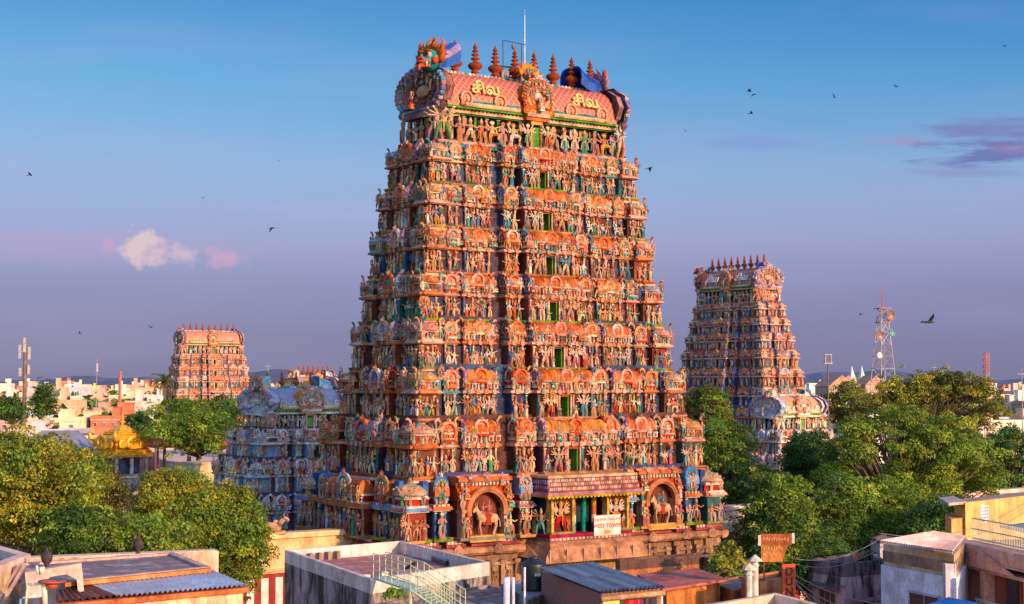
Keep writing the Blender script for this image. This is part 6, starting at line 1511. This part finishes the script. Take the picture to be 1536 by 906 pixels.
# ---- overhead cables
wires = [((1190, 838, 68), (1320, 808, 74), .4, 'upper cable from the rusty signboard to the grey stair head'), ((1188, 845, 68), (1326, 818, 72), .5, 'second cable below it running to the grey stair head'),
         ((1020, 850, 80), (1160, 828, 70), .6, 'thin cable crossing the sapling to the rusty signboard'), ((1192, 862, 66), (1420, 905, 50), .5, 'cable sloping down from the orange shop block to the white house'),
         ((1192, 868, 66), (1400, 915, 50), .7, 'lower sloping cable from the orange shop block'), ((1190, 874, 66), (1330, 915, 54), .5, 'lowest sloping cable from the orange shop block'), ((1192, 870, 64), (1225, 912, 58), .02, 'straight pale stay wire below the vertical letters'),
         ((1320, 800, 74), (1540, 752, 90), .8, 'long cable passing in front of the ochre house'), ((1326, 806, 74), (1540, 766, 90), .8, 'lower long cable in front of the ochre house')]
for a, b, sag, lab in wires:
    p, q = P(*a), P(*b); o = obj('cable', path_tube([p.lerp(q, t / 12) - Vector((0, 0, sag * 4 * (t / 12) * (1 - t / 12))) for t in range(13)], .018, 5), [(.16, .16, .15)], M_METAL); tag(o, lab, 'cable', 'overhead cables')

house('parapet_wall', 'cream parapet wall running between the terrace and the left trees', [(40, 834), (325, 823), (328, 826), (42, 838)], 11.6, (.78, .56, .38), (.7, .5, .35), None, .02, .1, cat='wall')

rg = random.Random(9); mb = MB()
for i in range(90):
    p = P(rg.uniform(30, 82), rg.uniform(853, 868), 56); s_ = rg.uniform(.04, .13)
    mb.add(box(-s_, s_, -s_, s_, -s_ * .5, s_ * .5), [rc([(.3, .2, .18), (.5, .35, .3), (.2, .14, .13), (.45, .2, .12)])], MX((p.x, p.y, 12.93 + s_ * .5), rg.uniform(0, 3)))
tag(mb.build('rubble', M_WALL), kind='stuff')
# ---------------------------------------------------------------- the town beyond
def city_house(seed):
    r = random.Random(seed); root = empty('town_house'); w, d, h = r.uniform(4.2, 7), r.uniform(4, 6), 1.0
    nst = r.choice([2, 3, 3, 4]); H = nst * 3.2
    obj('wall', box(-w, w, -d, d, 0, H), [(1, 1, 1)], M_CITY, root)
    obj('parapet', comb(box(-w - .1, w + .1, -d - .1, -d + .15, H, H + .8), box(-w - .1, w + .1, d - .15, d + .1, H, H + .8), box(-w - .1, -w + .15, -d + .15, d - .15, H, H + .8), box(w - .15, w + .1, -d + .15, d - .15, H, H + .8)), [(1, 1, 1)], M_CITY, root)
    cx = r.uniform(-w * .5, w * .5)
    obj('stair_head', comb(box(cx - 1.4, cx + 1.4, -1.5, 1.5, H + .01, H + 2.5), box(cx - 1.6, cx + 1.6, -1.7, 1.7, H + 2.5, H + 2.65)), [(1, 1, 1)], M_CITY, root)
    if r.random() < .6:
        tx = cx + (2.6 if cx < 0 else -2.6); obj('roof_tank', lathe([(.6, H), (.62, H + 1.1), (.3, H + 1.35)], 10), [(.03, .03, .04)], M_CITYC, root).location = (tx, 0, 0)
    for s in range(nst):
        n = max(2, int(w / 1.6))
        for i in range(n):
            x = -w + (i + .5) * 2 * w / n; z = s * 3.2 + 1.1; f = obj('window', comb(box(x - .55, x + .55, -d - .06, -d, z - .06, z), box(x - .55, x + .55, -d - .35, -d, z + 1.3, z + 1.4), box(x - .55, x - .48, -d - .05, -d, z, z + 1.3), box(x + .48, x + .55, -d - .05, -d, z, z + 1.3)), [(.7, .62, .55)], M_CITYC, root)
            obj('pane', box(x - .48, x + .48, -d - .03, -d + .01, z, z + 1.3), [r.choice([(.05, .05, .06), (.08, .06, .05), (.15, .2, .2)])], M_CITYC, f)
        obj('floor_band', box(-w - .12, w + .12, -d - .14, d + .12, s * 3.2 + 3.0, s * 3.2 + 3.12), [(.75, .68, .6)], M_CITYC, root)
        for i in range(2):
            y = -d * .5 + i * d; z = s * 3.2 + 1.1; f = obj('window', box(-w - .05, -w, y - .55, y + .55, z - .06, z + 1.36), [(.7, .62, .55)], M_CITYC, root); obj('pane', box(-w - .07, -w - .05, y - .48, y + .48, z, z + 1.3), [(.06, .06, .08)], M_CITYC, f)
    if r.random() < .5: obj('balcony', comb(box(-w * .5, w * .3, -d - 1.1, -d - .001, 3.1, 3.25), box(-w * .5, w * .3, -d - 1.1, -d - 1.0, 3.25, 4.1)), [(.8, .7, .6)], M_CITYC, root)
    return root, w, H
protos = [city_house(s) for s in range(7)]; used = [False] * 7
PALC = [((.86, .74, .46), 'cream'), ((.88, .84, .76), 'white'), ((.86, .78, .64), 'buff'), ((.86, .66, .26), 'yellow'), ((.70, .38, .28), 'terracotta'), ((.82, .62, .58), 'pink'), ((.60, .20, .10), 'brick red'), ((.70, .74, .82), 'pale grey'), ((.80, .52, .30), 'orange'), ((.88, .80, .62), 'ivory')]
nh = 0; rh_ = random.Random(21)
WHERE = [(0, 'behind the tapering evergreen'), (110, 'between the evergreen and the thin antenna'), (190, 'left of the palm'), (300, 'left of the distant tower'), (540, 'between the two left towers'), (1120, 'right of the tallest tower'), (1330, 'left of the lattice mast'), (1480, 'right of the lattice mast'), (9999, 'at the right edge')]
slots = []
for D, hts, gap in ((285, (10, 13.5), 26), (335, (11, 15), 20), (400, (12, 16.5), 14), (490, (13.5, 18.0), 12), (620, (15, 19.5), 10), (820, (16, 21.5), 10), (1150, (16, 23), 12), (1600, (16, 25), 14)):
    x = -60
    while x < 1600:
        w_ = rh_.uniform(3.4, 6.6)
        px = x; x += 2 * w_ * F_PX / D + rh_.uniform(0, gap)
        mid = px + w_ * F_PX / D
        ok = mid < 262 or (D > 380 and 352 < mid < 530) or (D > 600 and 1000 < mid < 1070) or (D > 360 and 1205 < mid < 1330) or (mid > 1478 and D > 300)
        if ok: slots.append((D, mid, w_, rh_.uniform(*hts)))
rh_.shuffle(slots); slots.sort(key=lambda s: s[0])
seen_l = set()
def copy_some(o, parent=None):
    c = o.copy(); col.objects.link(c); c.parent = parent
    for ch in o.children:
        if ch.name.split('.')[0] in ('wall', 'parapet', 'stair_head', 'roof_tank') or parent is None and ch.name.split('.')[0] == 'floor_band': copy_some(ch, c)
    return c
for D, mid, w_, H_ in slots:
    k = rh_.randrange(7); root, pw_, pH = protos[k]
    if D < 900: c = root if not used[k] else copy_tree(root); used[k] = True
    else: c = copy_some(root)
    p = P(mid, 575, D + rh_.uniform(-8, 8)); c.location = (p.x, p.y, 0); c.rotation_euler = (0, 0, RZ * .35 + rh_.uniform(-.12, .12) - (.2 if mid < 700 else 0))
    c.scale = (w_ / pw_, 1.0, H_ / (pH + 2.0))
    colr, cn = rh_.choice(PALC)
    def setc(o, q):
        o.color = tuple(x * q for x in colr) + (1,)
        for ch in o.children: setc(ch, q)
    setc(c, rh_.uniform(.8, 1.05))
    side = [b for a, b in WHERE if mid < (a or 60)][0]
    dist = 'near' if D < 300 else 'second row' if D < 380 else 'third row' if D < 450 else 'far' if D < 700 else 'very far' if D < 1200 else 'skyline'
    wide = 'wide' if w_ > 5.6 else 'narrow' if w_ < 4.4 else 'square'
    tall = 'tall' if H_ > 18 else 'low' if H_ < 13 else ''
    lb = f'{dist} {tall} {wide} {cn} house {side}'.replace('  ', ' ')
    i = 2; base = lb
    ords = {2: 'further right', 3: 'third from left', 4: 'fourth from left', 5: 'fifth from left', 6: 'mostly hidden', 7: 'barely visible'}
    while lb in seen_l: lb = base + ', ' + ords.get(i, 'hardly seen'); i += 1
    seen_l.add(lb); tag(c, lb, 'house', 'flat roofed town houses'); nh += 1
for k, (r_, a, b) in enumerate(protos):
    if not used[k]: 
        for o in list(r_.children_recursive) + [r_]: bpy.data.objects.remove(o)

# temple halls with flat roofs inside the walls
def hall(label, px, z, c, top=None, name='temple_hall'):
    r, L = house(name, label, px, z, c, top or c, None, .5, .3, cat='hall', mat=M_CLEANWALL, group='flat roofed temple halls')
    a, b = facing(L); n = max(3, int((b - a).length / 3.5))
    for i in range(min(n, 14)): window(r, a, b, (i + .5) / n, z - 3, 1.2, 1.5, (.6, .5, .4), (.08, .06, .06), 2)
hall('long cream temple hall roof across the far left behind the grey hipped roof', [(-40, 634), (330, 628), (360, 645), (-40, 660)], 11.0, (.80, .62, .46))
hall('pink cream temple hall left of the dark tree and below the houses', [(95, 652), (250, 640), (300, 655), (120, 672)], 10.0, (.72, .52, .44))
hall('flat orange temple terrace right of the golden shrine', [(232, 672), (330, 664), (420, 676), (330, 700), (240, 690)], 9.0, (.74, .48, .34))
hall('pale pink terrace under the golden shrine beside the left trees', [(238, 690), (330, 690), (370, 712), (250, 720)], 8.0, (.74, .56, .50))
bx = obj('roof_cabin', comb(box(-1.6, 1.6, -1.5, 1.5, 0, 1.9), box(-1.8, 1.8, -1.7, 1.7, 1.9, 2.05)), [(.72, .55, .30)], M_CLEANWALL); p = P(304, 690, 180); bx.location = (p.x, p.y, 9.0); bx.rotation_euler = (0, 0, RZ); tag(bx, 'small yellow cabin on the flat temple terrace right of the golden shrine', 'cabin')
# grey hipped roof
p = P(92, 650, 215); gr = empty('hipped_roof_hall', (p.x, p.y, 0), RZ * .3); tag(gr, 'hall with a grey hipped roof above the left trees', 'hall')
obj('roof', T([(-5, -3.5, 11.2), (4.5, -3.5, 11.2), (4.5, 3.5, 11.2), (-5, 3.5, 11.2), (-2.6, 0, 13.6), (2.2, 0, 13.6)], [(0, 1, 5, 4), (1, 2, 5), (2, 3, 4, 5), (3, 0, 4), (3, 2, 1, 0)], 0), [(.26, .28, .36)], M_TIN, gr)
obj('wall', box(-4.6, 4.1, -3.1, 3.1, 0, 11.2), [(.45, .28, .24)], M_CLEANWALL, gr)
# red awnings by the dark trees
for x, y, D, lab in ((262, 671, 196, 'red awning roof behind the small cabin'), (345, 668, 196, 'red awning roof beside the blue inner tower')):
    p = P(x, y, D); o = obj('awning', comb(prism([(-3, 0), (3, 0), (2.2, 1.1), (-2.2, 1.1)], -1.5, 1.5), box(-2.8, -2.6, -1.3, -1.1, -3, 0), box(2.6, 2.8, -1.3, -1.1, -3, 0)), [(.55, .06, .03)], M_CLEANWALL); o.location = p; o.rotation_euler = (0, 0, RZ); tag(o, lab, 'awning', 'red awnings')

# ---- masts
def lattice(name, label, base, H, w0, w1, nseg, cols, r=.12, cat='mast'):
    root = empty(name, base, .4); tag(root, label, cat); mb = MB()
    def c(i, k): q = i / nseg; w = w0 + (w1 - w0) * q; return Vector(((-w, w, w, -w)[k], (-w, -w, w, w)[k], H * q))
    for i in range(nseg):
        cc = cols[i * len(cols) // nseg] if len(cols) > 2 else cols[(i * 7 // nseg) % len(cols)]
        for k in range(4):
            j = (k + 1) % 4
            mb.add(tube(c(i, k), c(i + 1, k), r, r, 4), [cc]); mb.add(tube(c(i, k), c(i + 1, j), r * .5, None, 4), [cc]); mb.add(tube(c(i, j), c(i + 1, k), r * .5, None, 4), [cc]); mb.add(tube(c(i + 1, k), c(i + 1, j), r * .6, None, 4), [cc])
    mb.build('lattice', M_METAL, root); return root
RW = [(.34, .24, .24), (.42, .40, .43)]
p = P(1325, 575, 450); H1 = P(1325, 462, 450).z
r = lattice('lattice_mast', 'tall reddish grey lattice telecom mast with dishes above the right trees', (p.x, p.y, 0), H1, 4.0, .9, 12, RW, .11)
obj('spire', comb(tube((0, 0, H1), (0, 0, H1 + 5), .25, .15), tube((0, 0, H1 + 5), (0, 0, H1 + 8.5), .06, .03), tube((-1.6, 0, H1 - 1), (-1.6, 0, H1 + 3), .08), box(-2, 2, -1.5, 1.5, H1 - .2, H1, 0), box(-1.9, 1.9, -1.4, 1.4, H1 - 4.2, H1 - 4, 0)), [(.42, .12, .12)], M_METAL, r)
DISH = comb(lathe([(.02, 0), (.6, .06), (1.05, .3), (1.1, .55), (1.05, .55), (.95, .3)], 14), tube((0, 0, .05), (0, 0, .7), .06))
for x, y, z, s, c in ((1.2, -1.6, H1 - 2.2, 1.4, (.25, .16, .14)), (-2.3, -1.2, H1 - 8.0, 1.3, (.28, .16, .14)), (2.2, -1.2, H1 - 7.0, 1.0, (.12, .28, .30)), (-2.7, -1.8, 28, .8, (.8, .78, .74))):
    o = obj('dish', DISH, [c], M_METAL, r, True); o.location = (x, y, z); o.rotation_euler = (R(90), 0, 0); o.scale = (s,) * 3
p = P(1480, 575, 232); lattice('guyed_mast', 'slim red lattice mast before the right edge houses', (p.x, p.y, 0), P(1480, 530, 232).z, .28, .28, 26, [(.50, .12, .08), (.40, .20, .20)], .05)
p = P(37, 575, 300); z = P(37, 522, 300).z; r = empty('telecom_pole', (p.x, p.y, 0)); tag(r, 'dark telecom pole crowded with antennas at the far left skyline', 'mast')
obj('pole', tube((0, 0, 0), (0, 0, z), .45, .35, 10), [(.18, .12, .10)], M_METAL, r)
for k, (x, zz, h) in enumerate(((-.9, z - 2, 2.6), (.9, z - 2.2, 2.4), (0, z - .8, 2.8), (-.8, z - 5.4, 1.6), (.85, z - 5, 1.8))): obj('antenna_panel', comb(box(x - .22, x + .22, -.5, -.2, zz, zz + h), tube((0, 0, zz + h / 2), (x, -.3, zz + h / 2), .05)), [(.5, .42, .36)], M_METAL, r)
for x, y0, y1, D, lab in ((145, 538, 572, 480, 'thin antenna mast with a white drum above the left houses'), (180, 557, 575, 480, 'short red chimney pipe above the left houses'), (402, 543, 575, 420, 'needle antenna left of the blue tower'), (1422, 545, 565, 520, 'short antenna pole above the wide olive tree'), (1533, 552, 600, 300, 'aerial mast at the right edge'), (1402, 546, 566, 520, 'stubby aerial over the wide olive tree')):
    p = P(x, 575, D); zt = P(x, y0, D).z; o = obj('antenna', comb(tube((0, 0, 0), (0, 0, zt), .16 if x != 180 else .6, .06 if x != 180 else .5, 6), *([lathe([(.45, zt - 4), (.45, zt - 1.5)], 8)] if x == 145 else [box(-.8, .8, -.05, .05, zt - 1.2, zt - 1.05)])), [(.45, .15, .1) if x == 180 else (.35, .33, .35)], M_METAL); o.location = (p.x, p.y, 0); tag(o, lab, 'antenna', 'skyline antennas')
p = P(1242, 575, 250); zt = P(1242, 545, 250).z; r = empty('lamp_mast', (p.x, p.y, 0)); tag(r, 'lamp mast with square lantern cage right of the second tallest tower', 'street lamp')
obj('pole', tube((0, 0, 0), (0, 0, zt), .14, .10), [(.12, .1, .1)], M_METAL, r); obj('lantern', comb(box(-.65, .65, -.65, .65, zt - .1, zt + .1), box(-.5, -.4, -.5, .5, zt + .1, zt + 1.3), box(.4, .5, -.5, .5, zt + .1, zt + 1.3), box(-.6, .6, -.6, .6, zt + 1.3, zt + 1.45)), [(.5, .4, .35)], M_METAL, r)
# church with white spires and pink gables
for x, lab in ((1278, 'left white church spire on the skyline'), (1293, 'right white church spire on the skyline')):
    p = P(x, 575, 700); zt = P(x, 552, 700).z; o = empty('church_tower', (p.x, p.y, 0), .3); tag(o, lab, 'church tower', 'church spires')
    obj('tower', comb(box(-1.6, 1.6, -1.6, 1.6, 0, zt - 5.2), box(-1.8, 1.8, -1.8, 1.8, zt - 5.2, zt - 4.9)), [(.76, .74, .76)], M_FAR, o); obj('spire', lathe([(1.9, zt - 4.9), (.9, zt - 2.2), (.05, zt + 1.0)], 8), [(.78, .78, .82)], M_FAR, o)
for x, D, lab in ((1252, 520, 'orange gabled roof left of the church spires'), (1262, 560, 'second gabled roof just before the church spires'), (1305, 640, 'gabled pink hall right of the church spires')):
    p = P(x, 575, D); zt = P(x, 566, D).z; o = empty('gabled_house', (p.x, p.y, 0), .4); tag(o, lab, 'house', 'gabled roofs by the church')
    obj('wall', box(-5, 5, -4, 4, 0, zt - 3), [(.72, .45, .36)], M_FAR, o); obj('roof', mv(prism([(-5.4, zt - 3), (5.4, zt - 3), (0, zt + .8)], -4.3, 4.3), 1), [(.62, .34, .24)], M_FAR, o)
# scattered trees among and beyond the houses: far woods
nrg = np.random.default_rng(77); Vs, Cs = [], []
for i in range(900):
    D = 420 * (8 ** nrg.random()); x = nrg.uniform(-.36, .36) * D; hgt = nrg.uniform(6, 13); r_ = nrg.uniform(3, 7)
    V, C = leaf_mesh(nrg, np.array([x, D, hgt - 1]), r_, 60, 1.1 + D / 1500, LEAFG['dark'] + LEAFG['olive'], .8); Vs.append(V); Cs.append(C)
V = np.concatenate(Vs).reshape(-1, 3); C = np.concatenate(Cs); mb = MB(); n = len(C)
me = bpy.data.meshes.new('woodland'); me.vertices.add(4 * n); me.vertices.foreach_set('co', V.astype(np.float32).ravel()); me.loops.add(4 * n); me.loops.foreach_set('vertex_index', np.arange(4 * n, dtype=np.int32)); me.polygons.add(n); me.polygons.foreach_set('loop_start', np.arange(0, 4 * n, 4, dtype=np.int32))
at = me.attributes.new('Col', 'FLOAT_COLOR', 'FACE'); at.data.foreach_set('color', np.concatenate([np.clip(C, 0, 1), np.ones((n, 1))], 1).astype(np.float32).ravel()); me.update(calc_edges=True); me.materials.append(M_LEAF)
o = bpy.data.objects.new('woodland', me); col.objects.link(o); tag(o, kind='stuff')

# ---- birds
def bird_t(flap):
    return comb(path_tube([(0, -.28, 0), (0, -.18, .02), (0, .0, 0), (0, .22, 0), (0, .4, .0)], [.02, .05, .08, .05, .01], 6),
                T([(0.04, -.12, .03), (.3, -.16, .03 + flap * .5), (.62, .02, .03 + flap), (.3, .1, .02 + flap * .45), (.04, .12, .02)], [(0, 1, 3, 4), (1, 2, 3)], 0), T([(-.04, -.12, .03), (-.3, -.16, .03 + flap * .5), (-.62, .02, .03 + flap), (-.3, .1, .02 + flap * .45), (-.04, .12, .02)], [(4, 3, 1, 0), (3, 2, 1)], 0),
                T([(-.05, .3, 0), (.05, .3, 0), (.12, .52, 0), (-.12, .52, 0)], [(0, 1, 2, 3)], 0))
for k, (x, y, D, fl, rz, lab) in enumerate(((1394, 483, 75, .18, 1.9, 'largest black bird, flying between the lattice mast and the right edge'), (1124, 137, 130, .3, 1.2, 'upper bird of the pair left of centre in the right sky'), (1130, 142, 125, -.2, .6, 'lower bird of the close pair in the right sky'), (1127, 170, 130, .1, 1.3, 'gliding bird below the close pair'),
        (1252, 146, 140, .35, .4, 'curved winged bird right of the close pair'), (1345, 130, 150, .3, 2.2, 'small bird high in the right sky'), (1508, 69, 150, .2, .2, 'tiny bird near the top right corner'), (1029, 197, 190, .2, .3, 'speck like bird between the tall tower and the pair'),
        (975, 252, 105, -.25, 1.6, 'dark bird close to the right edge of the tall tower'), (408, 342, 100, -.3, 1.0, 'dark bird in the left sky above the distant tower'), (304, 297, 150, .2, .4, 'small bird above the pink cloud'), (45, 262, 150, .1, 1.4, 'gliding bird near the left edge'),
        (227, 491, 150, .3, .7, 'small bird left of the distant tower'), (418, 241, 190, .2, .3, 'faint bird high in the left sky'), (1291, 472, 190, .2, 1.1, 'faint bird left of the lattice mast'), (120, 500, 200, .2, 1.3, 'tiny bird low over the left houses'))):
    o = obj('bird', bird_t(fl), [(.02, .02, .02)], M_BIRD); o.location = P(x, y, D); o.scale = (.66, .66, .66) if k else (.9, .9, .9); o.rotation_euler = (R(15 * math.sin(k * 2.1)), R(25 * math.cos(k * 1.7)), rz); tag(o, lab, 'bird', 'birds in the sky')
CROW = comb(path_tube([(0, -.24, .30), (0, -.17, .28), (0, -.08, .2), (0, .1, .12), (0, .32, .02)], [.012, .06, .085, .08, .02], 7), tube((.03, 0, .12), (.03, -.02, 0), .01), tube((-.03, 0, .12), (-.03, -.02, 0), .01))
for x, y, D, lab in ((617, 855, 61.5, 'black crow perched on the landing rail of the green stair'), (652, 865, 61.0, 'second crow lower on the stair rail')):
    if x == 652: continue
    o = obj('crow', CROW, [(.02, .02, .02)], M_BIRD, None, True); o.location = P(x, y, D); o.rotation_euler = (0, 0, 1.2); tag(o, lab, 'bird')
# ---------------------------------------------------------------- camera, sun, sky
cam = bpy.data.cameras.new('camera'); co = bpy.data.objects.new('camera', cam); col.objects.link(co)
co.location = (0, 0, CZ); co.rotation_euler = (R(90) + PITCH, 0, 0)
cam.sensor_width = 36; cam.lens = F_PX / 1536 * 36; cam.clip_start = .5; cam.clip_end = 20000
scene.camera = co
SH = (-Vv * math.cos(R(8)) + U * math.sin(R(8))); SE = R(17)
sd = Vector((SH.x * math.cos(SE), SH.y * math.cos(SE), math.sin(SE)))
sl = bpy.data.lights.new('sun', 'SUN'); sl.energy = 5.0; sl.angle = R(.5); sl.color = (1, .58, .27)
so = bpy.data.objects.new('sun', sl); col.objects.link(so); so.rotation_euler = sd.to_track_quat('Z', 'Y').to_euler()
w = bpy.data.worlds.new('World'); scene.world = w; w.use_nodes = True; nt = w.node_tree
bg = nt.nodes['Background']
sky = nt.nodes.new('ShaderNodeTexSky'); sky.sky_type = 'NISHITA'; sky.sun_disc = False; sky.sun_elevation = SE
sky.sun_rotation = math.atan2(sd.x, sd.y); sky.dust_density = 1.0; sky.air_density = 1.2; sky.ozone_density = 4.0
bg.inputs['Strength'].default_value = 0.15
def mth(op, a, b=None, c=None, clamp=False):
    n = N(nt, 'ShaderNodeMath', operation=op); n.use_clamp = clamp
    for i, v in enumerate((a, b, c)):
        if v is None: continue
        if isinstance(v, (int, float)): n.inputs[i].default_value = v
        else: lk(nt, v, n.inputs[i])
    return n.outputs[0]
def mixc(f, a, b, mode='MIX'):
    n = N(nt, 'ShaderNodeMix', data_type='RGBA', blend_type=mode)
    for i, v in ((0, f), (6, a), (7, b)):
        if isinstance(v, (int, float)): n.inputs[i].default_value = v
        elif isinstance(v, tuple): n.inputs[i].default_value = tuple(v) + (1,)
        else: lk(nt, v, n.inputs[i])
    return n.outputs[2]
def sr(r, g, b): return tuple(((c / 255) ** 2.2) / .15 for c in (r, g, b))     # the Background strength is 0.15
tc = N(nt, 'ShaderNodeTexCoord'); sx_ = N(nt, 'ShaderNodeSeparateXYZ'); lk(nt, tc.outputs['Generated'], sx_.inputs[0])
X_, Y_, Z_ = sx_.outputs
ramp = N(nt, 'ShaderNodeValToRGB'); el = ramp.color_ramp.elements
stops = [(0.0, (106, 104, 140)), (.03, (106, 102, 146)), (.06, (114, 110, 156)), (.09, (134, 134, 174)), (.135, (126, 152, 188)), (.19, (90, 148, 190)), (.26, (38, 114, 172)), (.45, (35, 90, 160))]
while len(el) < len(stops): el.new(.5)
for e, (p_, c_) in zip(el, stops): e.position = p_; v_ = sr(*c_); e.color = tuple(x * .15 for x in v_) + (1,)
lk(nt, Z_, ramp.inputs['Fac'])
belt = mixc(1.0, ramp.outputs['Color'], (1 / .15,) * 3, 'MULTIPLY')       # evening belt colours opposite the sun, in the Background's units
# deeper blue towards the right of the view (higher azimuth)
az = mth('DIVIDE', X_, mth('MAXIMUM', Y_, .05))
rgt = mth('MULTIPLY', mth('MULTIPLY_ADD', az, 1.6, .45, True), mth('MULTIPLY_ADD', Z_, 8.0, -.9, True), None)
belt = mixc(mth('MULTIPLY', rgt, .75), belt, sr(8, 104, 168))
low = mth('SUBTRACT', 1.0, mth('MULTIPLY_ADD', Z_, 2.2, -.55, True))
fwd = mth('MULTIPLY_ADD', Y_, 1.5, .6, True)
base = mixc(mth('MULTIPLY', mth('MULTIPLY', low, fwd), .92), mixc(1.0, sky.outputs[0], (1.6, 1.7, 1.95), 'MULTIPLY'), belt)
# thin haze bands and small evening clouds, placed by direction
el_ = mth('DIVIDE', Z_, mth('MAXIMUM', Y_, .05))
cv = N(nt, 'ShaderNodeCombineXYZ'); lk(nt, az, cv.inputs[0]); lk(nt, el_, cv.inputs[1])
def noise(scale, stretch, detail=6, rough=.6):
    mp = N(nt, 'ShaderNodeMapping'); mp.inputs['Scale'].default_value = (1, stretch, 1); lk(nt, cv.outputs[0], mp.inputs[0])
    n = N(nt, 'ShaderNodeTexNoise', i_Scale=scale, i_Detail=float(detail), i_Roughness=rough); lk(nt, mp.outputs[0], n.inputs['Vector']); return n.outputs['Fac']
n_c, n_s, n_w = noise(85, 1.2, 9, .55), noise(22, 6, 9, .6), noise(3, 6, 6, .55)
def blob(px, py, wx, wy, n, k, edge):
    dx = mth('MULTIPLY', mth('SUBTRACT', az, (px - 768) / F_PX), F_PX / wx); dy = mth('MULTIPLY', mth('SUBTRACT', el_, (575 - py) / F_PX), F_PX / wy)
    d = mth('SQRT', mth('ADD', mth('MULTIPLY', dx, dx), mth('MULTIPLY', dy, dy)))
    v = mth('ADD', mth('SUBTRACT', 1.0, d), mth('MULTIPLY', mth('SUBTRACT', n, .5), k))
    return mth('MULTIPLY', v, edge, None, True)
out = base
wisp = mth('MULTIPLY', mth('MULTIPLY_ADD', n_w, 3.0, -1.45, True), .22)
out = mixc(wisp, out, sr(176, 160, 200))
for (px, py, wx, wy, nn, k, ed, c_, op) in ((100, 372, 340, 34, n_s, 1.6, 1.2, (168, 146, 184), .45), (620, 318, 300, 22, n_s, 1.8, 1.2, (160, 170, 205), .35),
        (206, 370, 32, 30, n_c, 2.6, 1.7, (212, 188, 186), .72), (240, 380, 52, 22, n_c, 2.6, 1.6, (204, 178, 184), .65), (160, 364, 15, 18, n_c, 2.2, 1.6, (184, 150, 184), .5), (334, 386, 38, 18, n_c, 2.4, 1.5, (196, 152, 180), .6),
        (1360, 209, 70, 11, n_s, 3.0, 1.1, (150, 132, 174), .6), (1140, 214, 90, 14, n_s, 1.6, 1.6, (116, 138, 190), .45), (1500, 198, 120, 30, n_s, 3.4, 1.4, (112, 118, 168), .8), (1495, 228, 105, 24, n_s, 3.0, 1.5, (96, 100, 156), .8), (1520, 222, 50, 10, n_s, 3.0, 1.2, (146, 124, 168), .5), (1450, 258, 110, 10, n_s, 1.6, 1.5, (130, 124, 176), .5)):
    out = mixc(mth('MULTIPLY', blob(px, py, wx, wy, nn, k, ed), op), out, sr(*c_))
lk(nt, out, bg.inputs['Color'])
vs = scene.view_settings; vs.view_transform = 'Standard'; vs.look = 'None'; vs.gamma = 1; vs.exposure = 0.3; vs.use_curve_mapping = False
scene.cycles.max_bounces = 5; scene.cycles.diffuse_bounces = 3; scene.cycles.use_denoising = True
